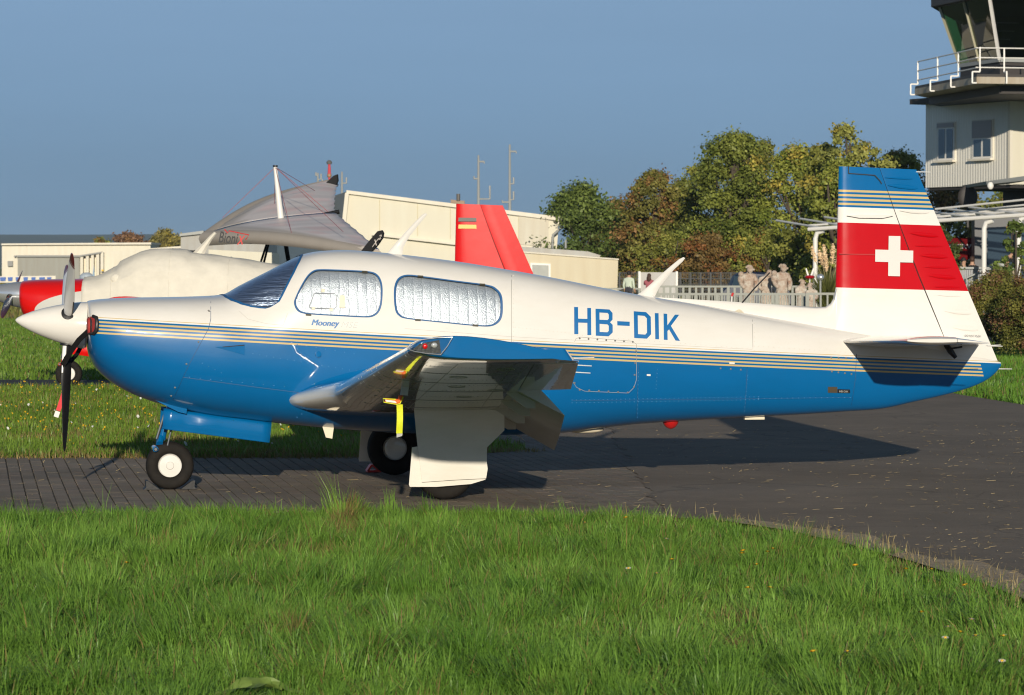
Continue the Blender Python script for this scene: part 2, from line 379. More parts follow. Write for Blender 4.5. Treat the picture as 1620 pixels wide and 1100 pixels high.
# the 300 pavers nearest the photographer are single objects
dist = C2[:, 1] + 24.5
shown = (np.abs(C2[:, 0]) < 0.157 * dist) & (poly_dist(C2, FRONT) > 0.15)
order = np.argsort(dist + np.where(shown, 0, 1000)); near = order[:300]; rest = np.setdiff1d(np.arange(len(C2)), near)
paver_meshes = []
for k in range(6):
    me = bpy.data.meshes.new('paver'); me.from_pydata(tmpl.tolist(), [], tf.tolist()); me.materials.append(M_PAVER)
    at_ = me.attributes.new('tint', 'FLOAT_COLOR', 'POINT'); gk = 0.86 + 0.055 * k
    at_.data.foreach_set('color', np.tile((0.200 * gk, 0.162 * gk, 0.120 * gk, 1), len(tmpl)).astype(np.float32)); paver_meshes.append(me)
for k in near:
    o = link(bpy.data.objects.new('paver', paver_meshes[int(np_rng.integers(6))]), apron)
    o.location = (C2[k, 0], C2[k, 1], pz[k]); o.rotation_euler = (tilt[k, 0], tilt[k, 1], rot[k]); o.scale = (1 + 0.105 * min(max((C2[k, 0] + 2.2) / 2.6, 0), 1) * 0.75, 1, 1)
cr, sr = np.cos(rot[rest]), np.sin(rot[rest])
gw_ = 1 + 0.105 * np.clip((C2[rest, 0] + 2.2) / 2.6, 0, 1) * 0.75      # joints silt up towards the right
X = tmpl[None, :, 0] * (gw_ * cr)[:, None] - tmpl[None, :, 1] * sr[:, None] + C2[rest, 0][:, None]
Y = tmpl[None, :, 0] * (gw_ * sr)[:, None] + tmpl[None, :, 1] * cr[:, None] + C2[rest, 1][:, None]
Z = tmpl[None, :, 2] + pz[rest][:, None] + tmpl[None, :, 0] * tilt[rest, 0][:, None] + tmpl[None, :, 1] * tilt[rest, 1][:, None]
V = np.stack([X, Y, Z], 2).reshape(-1, 3)
Fq = (tf[None] + (np.arange(len(rest)) * len(tmpl))[:, None, None]).reshape(-1, 4)
pv = np_mesh('paver_field', V, Fq, M_PAVER, np.repeat(pc[rest], len(tmpl), 0), apron); tag(pv, kind='stuff')
def lineX(y): return PX_END - 0.16 + 0.14 * (vnoise(np.array([[1.0, y]]), 1.7, 8)[0] - 0.5) + 0.05 * (vnoise(np.array([[1.0, y]]), 7.0, 9)[0] - 0.5)
_fr = [q for q in FRONT if q[0] > lineX(q[1])]; _y0 = float(np.interp(lineX(-2.5), [q[0] for q in FRONT], [q[1] for q in FRONT]))
far_pave = sheet('asphalt_surface', [(lineX(_y0), _y0)] + _fr + [(9.0, -11.0)] + RIGHT_FAR + [(6.0, 29.9)] + [(lineX(y_), y_) for y_ in np.arange(29.9, _y0 + 0.05, -0.12)], 0.0042, M_APRON); far_pave.parent = apron; del far_pave['kind']
# earth and grit washed over the near right edge
M_GRIT = mat('edge_grit', (0.44, 0.34, 0.22), 0.95, var=0.5, vscale=9, bump=1.0, bscale=60, bdist=0.02, col2=(0.26, 0.21, 0.15))
_e = [q for q in FRONT if q[0] > 1.0]; _o = []
for i in range(len(_e) - 1):
    for t_ in np.linspace(0, 1, 14, endpoint=False): _o.append((_e[i][0] + (_e[i + 1][0] - _e[i][0]) * t_, _e[i][1] + (_e[i + 1][1] - _e[i][1]) * t_))
_w = [0.08 + (0.95 * vnoise(np.array([q]), 2.2, 3)[0] + 0.10 * vnoise(np.array([q]), 6, 4)[0]) * min(1, (q[0] - 1.0) / 2.2) for q in _o]
mb = MB(); mb.loft([[(q[0] - 0.04, q[1] - 0.06, 0.0085) for q in _o], [(q[0] + w_ * 0.55, q[1] + w_ * 0.85, 0.0085) for q, w_ in zip(_o, _w)]], closed=False)
grit = mb.build('edge_grit', M_GRIT, apron, smooth=False)

# ------------------------------------------------------------------ grass blades
def blades(name, P, length, width, colA, colB, seed, lean=0.55, dry=0.05, z0=-0.03, az0=None, ln0=None, kk=None):
    r = np.random.default_rng(seed); n = len(P); P = np.asarray(P)
    L = length * r.uniform(0.55, 1.25, n); Wd = width * r.uniform(0.6, 1.3, n)
    az = r.uniform(0, 2 * PI, n)
    wind = vnoise(P, 0.9, seed + 3) * 2 * PI * 1.5
    az = np.where(r.random(n) < 0.45, wind + r.normal(0, 0.7, n), az)
    ln = np.abs(r.normal(0, lean, n)) + 0.08; ln = np.minimum(ln, 1.35)
    if az0 is not None: az = az0 + r.normal(0, 0.5, n) + 0.5 * np.sin(wind - az0); ln = ln0
    d = np.stack([np.cos(az), np.sin(az)], 1); fa = az + PI / 2 + r.normal(0, 0.5, n); s_ = np.stack([np.cos(fa), np.sin(fa)], 1)
    def pt(t):
        a = ln * (0.35 + 0.75 * t)                     # bends over towards the tip
        return np.concatenate([P + d * (L * t * np.sin(a))[:, None], (z0 + L * t * np.cos(a))[:, None]], 1)
    p0, p1, p2 = pt(0.0), pt(0.55), pt(1.0)
    side = np.concatenate([s_, np.zeros((n, 1))], 1)
    V = np.stack([p0 - side * Wd[:, None] / 2, p0 + side * Wd[:, None] / 2, p1 - side * Wd[:, None] * 0.42, p1 + side * Wd[:, None] * 0.42, p2], 1).reshape(-1, 3)
    b = (np.arange(n) * 5)[:, None]
    q = np.array([[0, 1, 3, 2]]) + b; t3 = np.array([[2, 3, 4]]) + b
    k = np.clip(0.55 * vnoise(P, 0.7, seed) + 0.45 * vnoise(P, 2.3, seed + 9), 0, 1)[:, None] * 0.75 + r.random((n, 1)) * 0.35
    if kk is not None: k = np.clip(kk[:, None] * 0.8 + r.random((n, 1)) * 0.3, 0, 1.1)
    c = np.asarray(colA) * (1 - k) + np.asarray(colB) * k
    c *= r.uniform(0.8, 1.2, (n, 1))
    dm = (r.random(n) < dry * (0.3 + 2.2 * vnoise(P, 1.3, seed + 5) ** 2) + 0.55 * np.clip((vnoise(P, 1.9, seed + 15) - 0.86) / 0.08, 0, 1))
    c[dm] = np.array([0.30, 0.23, 0.085]) * r.uniform(0.6, 1.2, (int(dm.sum()), 1))
    C = np.repeat(c, 5, 0)
    o = np_mesh(name, V, [q, t3], M_BLADE, C); tag(o, kind='stuff'); return o
def scatter(n, x0, x1, y0, y1, seed, cond):
    r = np.random.default_rng(seed); P = np.stack([r.uniform(x0, x1, n), r.uniform(y0, y1, n)], 1); return P[cond(P)]
def in_frame(P, m=1.0): return np.abs(P[:, 0]) < 0.16 * (P[:, 1] + 24.5) + m
# foreground meadow
FG = FRONT + [(9.0, -13.2), (-9.0, -13.2)]
FGI = [(x, y + 0.06) for x, y in FRONT] + [(9, -14), (-9, -14)]
r = np.random.default_rng(21)
T = scatter(16500, -6.2, 6.2, -12.8, 0.2, 22, lambda P: in_frame(P, 0.7) & point_in_poly(P, FGI))
edge = poly_dist(T, FRONT); T = T[(r.random(len(T)) < np.clip(edge / 0.3 + 0.8 * vnoise(T, 2.2, 4) - 0.15, 0.15, 1))]; edge = poly_dist(T, FRONT)
vig = 0.40 + 0.70 * vnoise(T, 0.9, 31) + 0.6 * vnoise(T, 2.9, 32) ** 2
MD = np.stack([r.uniform(-6, 6, 460), r.uniform(-12.6, -1.6, 460)], 1); MR = r.uniform(0.16, 0.36, 460)           # coarse mounds
dmm = np.hypot(T[:, None, 0] - MD[None, :, 0], T[:, None, 1] - MD[None, :, 1]) / MR[None]; mi = dmm.argmin(1); dm_ = dmm[np.arange(len(T)), mi]; inm = (dm_ < 1) & (edge > 0.3)
vig = vig + np.where(inm, 0.95 * (1 - dm_ * 0.7), 0); maz = np.arctan2(T[:, 1] - MD[mi, 1], T[:, 0] - MD[mi, 0])
nb = np.clip((r.lognormal(3.50, 0.5, len(T)) * (0.6 + 0.5 * vig)).astype(int), 6, 120)
ti = np.repeat(np.arange(len(T)), nb); sg = (0.030 + 0.035 * r.random(len(T)))[ti]
OFF = r.normal(0, 1, (len(ti), 2)) * sg[:, None]; P = T[ti] + OFF; rr_ = np.hypot(*OFF.T) / sg
Lg = (0.050 + 0.056 * vig * r.lognormal(0, 0.34, len(T)))[ti] * np.clip(1.12 - 0.16 * rr_, 0.5, 1.1) * np.clip(0.55 + edge * 0.9, 0.55, 1.0)[ti]
az0 = np.arctan2(OFF[:, 1], OFF[:, 0]); ln0 = np.clip(0.18 + 0.30 * rr_ * r.uniform(0.5, 1.3, len(P)), 0.05, 1.3)
az0 = np.where(inm[ti] & (r.random(len(P)) < 0.8), maz[ti] + r.normal(0, 0.35, len(P)), az0); ln0 = np.where(inm[ti], np.clip(0.15 + 0.75 * dm_[ti] * r.uniform(0.6, 1.3, len(P)), 0.05, 1.25), ln0)
hue = np.clip(np.where(inm, (mi % 7) / 7.0 * 0.5 - 0.2, 0) + vnoise(T, 0.8, 44) * 0.5 + vnoise(T, 2.7, 46) * 0.3 + r.random(len(T)) * 0.45 - 0.12, 0, 1)
o = blades('foreground_grass', P, Lg, 0.0050, (0.074, 0.182, 0.021), (0.245, 0.420, 0.070), 41, dry=0.05, az0=az0, ln0=ln0, kk=hue[ti])
tag(o, 'tall green grass along the near edge of the paving', 'grass'); print('FG blades', len(P))
# a thin low layer of finer blades in between
P = scatter(60000, -6.2, 6.2, -12.8, 0.2, 23, lambda P: in_frame(P, 0.7) & point_in_poly(P, FGI))
o = blades('low_grass', P, np.full(len(P), 0.07), 0.006, (0.075, 0.15, 0.02), (0.17, 0.25, 0.045), 45, lean=0.8, dry=0.22)
tag(o, 'short fine blades between the tufts of the near grass', 'grass')
# dry stalks along the edge on the right
P = scatter(60000, -2.0, 5.2, -9.5, 0.5, 51, lambda P: in_frame(P, 0.5) & (poly_dist(P, FRONT) < 0.42))
dd = poly_dist(P, FRONT); w = np.clip((P[:, 0] + 0.5) / 4.5, 0.02, 1) * np.exp(-(dd / 0.17) ** 2)
P = P[np.random.default_rng(52).random(len(P)) < w * 0.75]
o = blades('dry_grass', P, np.full(len(P), 0.10), 0.0045, (0.26, 0.20, 0.085), (0.42, 0.34, 0.17), 53, lean=0.95, dry=0.0, z0=-0.012)
tag(o, 'dry straw coloured stalks along the right edge of the paving', 'grass')
# meadow strip behind the aeroplane
STRIP = [(-60, 19.9), (-6.0, 20.0), (-3.6, 19.6)] + STRIP_R[1:] + BACK
P = scatter(180000, -8.6, 0.8, 2.6, 20.2, 61, lambda P: in_frame(P, 0.8) & point_in_poly(P, STRIP))
P = P[np.random.default_rng(3).random(len(P)) < np.clip(0.25 + 9 / (P[:, 1] + 2), 0.3, 1)]
Lg = 0.07 + 0.055 * vnoise(P, 1.1, 62) + 0.05 * (poly_dist(P, BACK) < 0.35) * vnoise(P, 4, 3)
o = blades('meadow_grass', P, Lg, 0.0105, (0.090, 0.185, 0.018), (0.235, 0.345, 0.05), 63, dry=0.16)
tag(o, 'grass strip dotted with yellow flowers behind the aeroplane', 'grass')
P = scatter(16000, -8.6, 0.6, 3.4, 4.6, 64, lambda P: in_frame(P, 0.8) & (poly_dist(P, BACK + [STRIP_R[-1]]) < 0.22))
o = blades('verge_grass', P, np.full(len(P), 0.075), 0.009, (0.20, 0.15, 0.05), (0.34, 0.25, 0.10), 65, lean=0.9, dry=0.0, z0=-0.02)
tag(o, 'dry brown grass fringe along the back edge of the paving', 'grass')
# left meadow beyond the path, right meadow behind the tail
P = scatter(90000, -16, -5, 23.0, 75, 71, lambda P: in_frame(P, 1.2))
o = blades('far_meadow_grass', P, np.full(len(P), 0.11), 0.024, (0.10, 0.195, 0.022), (0.21, 0.33, 0.05), 72, dry=0.06)
tag(o, 'green mown grass beyond the dark path on the left', 'grass')
P = scatter(70000, -48, -8, 75, 300, 75, lambda P: in_frame(P, 2) & (P[:, 0] < -0.10 * (P[:, 1] + 24.5)))
o = blades('distant_meadow_grass', P, np.full(len(P), 0.30), 0.075, (0.13, 0.16, 0.035), (0.27, 0.26, 0.08), 76, dry=0.3)
tag(o, 'pale dry meadow in front of the far hangars', 'grass')
RM = RIGHT_FAR[::-1] + [(14, 8), (16, 44), (3, 44)]
P = scatter(140000, 2.5, 14, 13, 44, 73, lambda P: in_frame(P, 1.2) & point_in_poly(P, RM) & (P[:, 0] > 0.115 * (P[:, 1] + 24.5)))
o = blades('right_meadow_grass', P, 0.09 + 0.07 * vnoise(P, 1.0, 5), 0.014, (0.075, 0.185, 0.018), (0.20, 0.36, 0.05), 74, dry=0.07)
tag(o, 'green grass behind the tail on the right', 'grass')

# ------------------------------------------------------------------ small flowers and litter
def discs(name, P, z, rad, col, seed, label, n=6):
    r = np.random.default_rng(seed); k = len(P); a = np.linspace(0, 2 * PI, n, endpoint=False)
    tl = r.normal(0, 0.45, (k, 2)); rr = rad * r.uniform(0.7, 1.25, k)
    X = P[:, 0][:, None] + rr[:, None] * np.cos(a); Y = P[:, 1][:, None] + rr[:, None] * np.sin(a)
    Z = z[:, None] + rr[:, None] * (np.cos(a) * tl[:, :1] + np.sin(a) * (tl[:, 1:] - 0.5))
    ring = np.stack([X, Y, Z], 2); top = np.concatenate([P, (z + rr * 0.35)[:, None]], 1)[:, None, :]; bot = np.concatenate([P, (z - rr * 1.1)[:, None]], 1)[:, None, :]
    V = np.concatenate([ring, top, bot], 1).reshape(-1, 3); b = (np.arange(k) * (n + 2))[:, None, None]
    t1 = np.array([(i, (i + 1) % n, n) for i in range(n)] + [((i + 1) % n, i, n + 1) for i in range(n)])[None] + b
    c = np.asarray(col) * r.uniform(0.8, 1.15, (k, 1)); o = np_mesh(name, V, t1.reshape(-1, 3), M_TINT, np.repeat(c, n + 2, 0))
    tag(o, label, 'flowers', kind='stuff'); return o
P = scatter(3000, -8.0, 0.3, 4.3, 19.6, 81, lambda P: in_frame(P, 0.8) & point_in_poly(P, STRIP))
P = P[np.random.default_rng(4).random(len(P)) < 0.06 + 0.62 * vnoise(P, 0.55, 14) ** 1.5 * np.clip((P[:, 1] - 4) / 5, 0, 1)]
discs('yellow_meadow_flowers', P, 0.075 + 0.03 * np.random.default_rng(1).random(len(P)), 0.0098, (0.70, 0.43, 0.02), 82, 'many small yellow flowers in the strip behind the propeller')
P = scatter(60, -8.0, 0.3, 4.3, 19.6, 83, lambda P: in_frame(P, 0.8) & point_in_poly(P, STRIP))
discs('white_meadow_flowers', P, 0.08 + 0 * P[:, 0], 0.014, (0.75, 0.75, 0.7), 84, 'sparse white daisies in the strip behind the propeller')
# single flowers in the near grass
m_stem = mat('flower_stem', (0.09, 0.15, 0.02), 0.6); m_yel = mat('dandelion_yellow', (0.85, 0.50, 0.012), 0.6); m_dai = mat('daisy_white', (0.8, 0.8, 0.76), 0.6)
def flower_mesh(kind):
    mb = MB(); mb.tube([(0, 0, -0.03), (0.006, 0.004, 0.06), (0.0, 0.0, 0.135)], 0.0016, 5); mb.cm = 1
    R = 0.017 if kind == 'y' else 0.0165
    for k in range(11):
        a = 2 * PI * k / 11; c, s = math.cos(a), math.sin(a); w = 0.0052
        mb.add([(0, 0, 0.135), (R * .6 * c - w * s, R * .6 * s + w * c, 0.141), (R * c, R * s, 0.138), (R * .6 * c + w * s, R * .6 * s - w * c, 0.141)], [(0, 1, 2, 3)])
    mb.cm = 2; mb.sphere((0, 0, 0.139), 0.0075, 8, 5, (1, 1, 0.6))
    me = bpy.data.meshes.new('flower'); me.from_pydata(mb.v, [], mb.f)
    for mm in (m_stem, m_yel if kind == 'y' else m_dai, m_yel): me.materials.append(mm)
    me.polygons.foreach_set('material_index', mb.m); me.shade_smooth(); return me
fy, fw_ = flower_mesh('y'), flower_mesh('w')
for px, py in [(1510, 998), (1296, 1027), (1176, 873), (1183, 868), (1211, 871), (1218, 866), (1186, 928), (1208, 890), (1357, 890), (1430, 898), (1472, 899), (1538, 921), (1376, 915), (1585, 1005), (193, 888), (1064, 883), (995, 816), (1210, 927), (1461, 967)]:
    p = G(px, py + 4, 0.10); o = link(bpy.data.objects.new('yellow_flower', fy)); o.location = (p.x, p.y, -0.03); o.rotation_euler = (random.uniform(-.25, .25), random.uniform(-.25, .25), random.uniform(0, 6))
    tag(o, 'small yellow flower on a thin stem in the near grass', 'flower', 'yellow flowers in the near grass')
for px, py in [(1351, 1029), (1508, 990), (1545, 1005), (1600, 1003), (1537, 978), (1584, 1040), (1322, 837), (1050, 904), (1045, 849), (996, 895), (1608, 999), (1493, 1005), (917, 824)]:
    p = G(px, py + 4, 0.10); o = link(bpy.data.objects.new('white_flower', fw_)); o.location = (p.x, p.y, -0.03); o.rotation_euler = (random.uniform(-.3, .3), random.uniform(-.3, .3), random.uniform(0, 6))
    tag(o, 'small white daisy on a thin stem in the near grass', 'flower', 'white daisies in the near grass')
# straw lying on the paving
P = scatter(26000, -4.4, 6, -8.5, 9, 91, lambda P: in_frame(P, 0.5) & point_in_poly(P, APRON_POLY))
dd = poly_dist(P, FRONT); w = 0.035 + 0.55 * np.exp(-dd / 0.55) * np.clip((P[:, 0] + 1.5) / 4, 0.08, 1) + 0.10 * np.clip(P[:, 0] / 3, 0, 1)
P = P[np.random.default_rng(92).random(len(P)) < w]; k = len(P); r = np.random.default_rng(93)
a = r.uniform(0, PI, k); L = r.uniform(0.010, 0.05, k) * np.where(r.random(k) < 0.15, 1.8, 1); wd = r.uniform(0.0007, 0.0021, k)
d = np.stack([np.cos(a), np.sin(a)], 1) * L[:, None] / 2; s_ = np.stack([-np.sin(a), np.cos(a)], 1) * wd[:, None]
z0, z1 = np.full(k, 0.010), 0.010 + np.where(r.random(k) < 0.10, r.uniform(0, 0.025, k), 0.003)
V = np.stack([np.c_[P - d - s_, z0], np.c_[P - d + s_, z0 + .002], np.c_[P + d + s_, z1 + .002], np.c_[P + d - s_, z1]], 1).reshape(-1, 3)
c = np.array([0.38, 0.29, 0.15]) * r.uniform(0.5, 1.3, (k, 1))
o = np_mesh('straw', V, np.arange(4 * k).reshape(-1, 4), M_TINT, np.repeat(c, 4, 0)); tag(o, 'bits of dry straw and leaves scattered on the paving', 'straw', kind='stuff')
# broad dock leaves at the bottom of the frame
M_DOCK = mat('dock_leaf', (0.16, 0.24, 0.045), 0.6, var=0.3, vscale=30, bump=0.4, bscale=60, bdist=0.004)
def dock_leaf(px, py, L, wd, az, label):
    p = G(px, py, 0.05); mb = MB(); n = 12; rows = []
    for i in range(n + 1):
        t = i / n; h = 0.06 + 0.07 * math.sin(PI * min(t * 0.85 + 0.08, 1)); w = wd * (math.sin(PI * min(1, t ** 0.8)) ** 0.8 + 0.04)
        x = L * t
        rows.append([(x, w * k + 0.01 * math.sin(9 * t + 4 * k), h - 0.03 - 0.35 * w * (1 - abs(k)) + 0.008 * math.sin(17 * t + k * 3)) for k in (-1, -0.5, 0, 0.5, 1)])
    mb.loft(rows, closed=False); o = mb.build('dock_leaf', M_DOCK); o.location = (p.x, p.y, -0.03); o.rotation_euler = (0.25, 0, az); tag(o, label, 'leaf')
dock_leaf(340, 1085, 0.34, 0.045, 0.15, 'long broad green leaf at the bottom edge of the grass')
# ================================================================== the aeroplane (coordinates: x aft, y to the far wing, z up)
#        px   top   bottom  half-width waist  n_top n_bot
ST = [(138, 477.5, 552, 0.33, 515, 2.5, 2.3), (140, 476, 562, 0.385, 517, 2.5, 2.3), (146, 475, 576, 0.425, 521, 2.6, 2.35), (158, 473.5, 591, 0.455, 527, 2.7, 2.4),
      (185, 471.8, 611, 0.485, 535, 2.8, 2.5), (215, 470.8, 626, 0.5, 541, 2.85, 2.5), (260, 470.2, 641, 0.52, 547, 2.9, 2.6), (310, 469, 652.5, 0.535, 551, 2.9, 2.7),
      (340, 467.5, 657.5, 0.545, 552, 2.85, 2.7), (352, 466, 659, 0.548, 553, 2.8, 2.7), (380, 451.3, 662, 0.55, 554, 2.55, 2.7), (420, 431, 667, 0.555, 555, 2.5875, 2.7),
      (455, 413.5, 671, 0.56, 556, 2.91562, 2.7), (480, 402.5, 673.5, 0.56, 557, 3.15, 2.7), (505, 397.6, 676, 0.56, 558, 3.15, 2.7), (540, 395.8, 679, 0.56, 560, 3.15, 2.7),
      (600, 399.5, 683, 0.56, 562, 3.15, 2.7), (660, 406, 686, 0.558, 564, 3.15, 2.7), (720, 413.7, 688, 0.55, 566, 3.15, 2.6), (800, 426.5, 688, 0.525, 568, 3, 2.55),
      (870, 439, 686, 0.488, 570, 2.85, 2.5), (940, 453, 678, 0.448, 571, 2.7, 2.45), (1010, 466.5, 670.5, 0.405, 572, 2.6, 2.4), (1107, 482, 664, 0.345, 573, 2.45, 2.35),
      (1181, 496, 660, 0.295, 575, 2.45, 2.3), (1260, 510, 656, 0.24, 578, 2.45, 2.25), (1331, 522.5, 651.5, 0.19, 582, 2.45, 2.2), (1385, 530, 648, 0.15, 584, 2.1, 2.2),
      (1450, 542, 635, 0.105, 585, 2, 2.1), (1520, 557, 618, 0.06, 584, 2, 2), (1558, 566, 603, 0.036, 582, 2, 2), (1575, 570.5, 590, 0.022, 579, 2, 2), (1583, 573.5, 580, 0.008, 577, 2, 2)]
_x = [A(s[0], s[1])[0] for s in ST]
f_top = pchip(_x, [A(s[0], s[1])[1] for s in ST]); f_bot = pchip(_x, [A(s[0], s[2])[1] for s in ST]); f_wst = pchip(_x, [A(s[0], s[4])[1] for s in ST])
f_w = pchip(_x, [s[3] for s in ST]); f_nt = pchip(_x, [s[5] for s in ST]); f_nb = pchip(_x, [s[6] for s in ST])
X0, X1 = _x[0], _x[-1]
def FP(x, th, off=0.0):
    """fuselage skin point; th -90 belly, 0 near side, 90 top, 180 far side (degrees)"""
    if off:
        e = 0.01; p = Vector(FP(x, th)); a = Vector(FP(min(x + e, X1), th)) - Vector(FP(max(x - e, X0), th)); b_ = Vector(FP(x, th + 1)) - Vector(FP(x, th - 1))
        n = a.cross(b_); n = n.normalized() if n.length > 1e-9 else Vector((0, 0, 1))
        if n.dot(p - Vector((x, 0, f_wst(x)))) < 0: n = -n
        return tuple(p + n * off)
    c, s = math.cos(math.radians(th)), math.sin(math.radians(th)); w = f_w(x); zc = f_wst(x)
    if s >= 0: n = f_nt(x); h = f_top(x) - zc
    else: n = f_nb(x); h = zc - f_bot(x)
    cp = abs(c) ** (2 / n) * (1 if c >= 0 else -1); sp = abs(s) ** (2 / n) * (1 if s >= 0 else -1)
    return (x, -w * cp, zc + h * sp)
def th_of(x, z):
    zc = f_wst(x)
    if z >= zc: n = f_nt(x); h = f_top(x) - zc; sg = 1
    else: n = f_nb(x); h = zc - f_bot(x); sg = -1
    u = min(1.0, abs(z - zc) / max(h, 1e-6)); return sg * math.degrees(math.asin(min(1.0, u ** (n / 2))))
def S(px, py):
    """photo pixel -> (x, th) on the near side of the fuselage"""
    ya = -0.4
    for _ in range(7):
        x, z = A(px, py, ya); x = min(max(x, X0), X1); th = th_of(x, z); ya = FP(x, th)[1]
    return x, th
def SP(px, py, off=0.0):
    x, th = S(px, py); return FP(x, th, off)
_pts = [FP(*S(*p)) for p in ((158, 505.5), (395, 518.6), (640, 532.5), (1008, 551), (1245, 560.5), (1500, 572))]
QC, QB, QA = np.polyfit([p[0] for p in _pts], [p[2] for p in _pts], 2)

# ---- paint
def stripe_color(ns, ls, d, pitch, end, below, above, gold):
    """above where d<0, gold and blue lines to d=end, then below"""
    fr = math_n(ns, ls, 'FRACT', math_n(ns, ls, 'DIVIDE', d, pitch))
    isg = math_n(ns, ls, 'GREATER_THAN', fr, 0.5)
    c = mix_c(ns, ls, isg, below, gold)
    c = mix_c(ns, ls, math_n(ns, ls, 'GREATER_THAN', d, end), c, below)
    return mix_c(ns, ls, math_n(ns, ls, 'LESS_THAN', d, 0.0), c, above)
def paint_finish(ns, ls, b, tc, bump=0.03, coat=0.8):
    b.inputs['Roughness'].default_value = 0.3; b.inputs['Specular IOR Level'].default_value = 0.15; b.inputs['Coat Weight'].default_value = coat; b.inputs['Coat Roughness'].default_value = 0.025
    n = ns.new('ShaderNodeTexNoise'); n.inputs['Scale'].default_value = 5.0; n.inputs['Detail'].default_value = 2
    ls.new(tc.outputs['Object'], n.inputs[0]); bp = ns.new('ShaderNodeBump'); bp.inputs['Strength'].default_value = bump * 4; bp.inputs['Distance'].default_value = 0.01
    ls.new(n.outputs[0], bp.inputs['Height']); ls.new(bp.outputs[0], b.inputs['Normal']); ls.new(bp.outputs[0], b.inputs['Coat Normal'])
def dirty(ns, ls, tc, col, amt=0.12):
    n = ns.new('ShaderNodeTexNoise'); n.inputs['Scale'].default_value = 2.2; n.inputs['Detail'].default_value = 8; n.inputs['Roughness'].default_value = 0.7
    mp = ns.new('ShaderNodeMapping'); mp.inputs['Scale'].default_value = (1, 1, 3); ls.new(tc.outputs['Object'], mp.inputs[0]); ls.new(mp.outputs[0], n.inputs[0])
    rp = ns.new('ShaderNodeValToRGB'); rp.color_ramp.elements[0].position = 0.3; rp.color_ramp.elements[1].position = 0.6
    rp.color_ramp.elements[0].color = (1 - amt, 1 - amt * 1.1, 1 - amt * 1.4, 1); rp.color_ramp.elements[1].color = (1, 1, 1, 1); ls.new(n.outputs[0], rp.inputs[0])
    mu = ns.new('ShaderNodeMix'); mu.data_type = 'RGBA'; mu.blend_type = 'MULTIPLY'; mu.inputs[0].default_value = 1; ls.new(col, mu.inputs[6]); ls.new(rp.outputs[0], mu.inputs[7]); return mu.outputs[2]
def fuselage_paint():
    m, ns, ls, b = new_mat('fuselage_paint'); tc = ns.new('ShaderNodeTexCoord'); sx = ns.new('ShaderNodeSeparateXYZ'); ls.new(tc.outputs['Object'], sx.inputs[0]); x, z = sx.outputs[0], sx.outputs[2]
    zs = math_n(ns, ls, 'ADD', QA, math_n(ns, ls, 'MULTIPLY', x, math_n(ns, ls, 'ADD', QB, math_n(ns, ls, 'MULTIPLY', x, QC))))
    d = math_n(ns, ls, 'SUBTRACT', zs, z)
    xe = A(1548, 575)[0]
    end = math_n(ns, ls, 'MULTIPLY', 0.106, math_n(ns, ls, 'LESS_THAN', math_n(ns, ls, 'SUBTRACT', x, math_n(ns, ls, 'MULTIPLY', d, 0.3)), xe))
    c = stripe_color(ns, ls, d, 0.0265, end, BLUE_C, WHITE_C, GOLD_C)
    pin = math_n(ns, ls, 'MULTIPLY', math_n(ns, ls, 'GREATER_THAN', d, -0.0155), math_n(ns, ls, 'LESS_THAN', d, -0.011))
    c = mix_c(ns, ls, pin, c, GOLD_C)
    ls.new(dirty(ns, ls, tc, c, 0.06), b.inputs['Base Color']); paint_finish(ns, ls, b, tc); return m
(_fx0, _fz0), (_fx1, _fz1) = A(1327, 352, -0.04), A(1487, 357, -0.03)
FK = (_fz1 - _fz0) / (_fx1 - _fx0)
def zfin(px, py): x, z = A(px, py, -0.04); return z - FK * (x - _fx0)
def fin_paint():
    m, ns, ls, b = new_mat('fin_paint'); tc = ns.new('ShaderNodeTexCoord'); sx = ns.new('ShaderNodeSeparateXYZ'); ls.new(tc.outputs['Object'], sx.inputs[0]); x, z = sx.outputs[0], sx.outputs[2]
    zz = math_n(ns, ls, 'SUBTRACT', z, math_n(ns, ls, 'MULTIPLY', math_n(ns, ls, 'SUBTRACT', x, _fx0), FK))
    zs1 = zfin(1327, 327.5); d = math_n(ns, ls, 'SUBTRACT', zz, zs1)      # upwards from the lowest line
    c = stripe_color(ns, ls, d, (zfin(1327, 300) - zs1) / 4.0, zfin(1327, 300) - zs1, BLUE_C, WHITE_C, GOLD_C)
    red = math_n(ns, ls, 'MULTIPLY', math_n(ns, ls, 'LESS_THAN', zz, zfin(1327, 352)), math_n(ns, ls, 'GREATER_THAN', zz, zfin(1323, 455)))
    c = mix_c(ns, ls, red, c, RED_C)
    # blue tail cone foot of the rudder, under the line
    zs = math_n(ns, ls, 'ADD', QA - 0.012, math_n(ns, ls, 'MULTIPLY', x, math_n(ns, ls, 'ADD', QB, math_n(ns, ls, 'MULTIPLY', x, QC))))
    c = mix_c(ns, ls, math_n(ns, ls, 'LESS_THAN', z, zs), c, BLUE_C)
    ls.new(dirty(ns, ls, tc, c, 0.05), b.inputs['Base Color']); b.inputs['Specular IOR Level'].default_value = 0.1; paint_finish(ns, ls, b, tc, 0.05, 0.35); return m
def gloss(name, col, rough=0.2, amt=0.06, bump=0.02, coat=0.85):
    m, ns, ls, b = new_mat(name); tc = ns.new('ShaderNodeTexCoord'); rgb = ns.new('ShaderNodeRGB'); rgb.outputs[0].default_value = tuple(col) + (1,)
    ls.new(dirty(ns, ls, tc, rgb.outputs[0], amt), b.inputs['Base Color']); paint_finish(ns, ls, b, tc, bump, coat); b.inputs['Roughness'].default_value = rough; return m
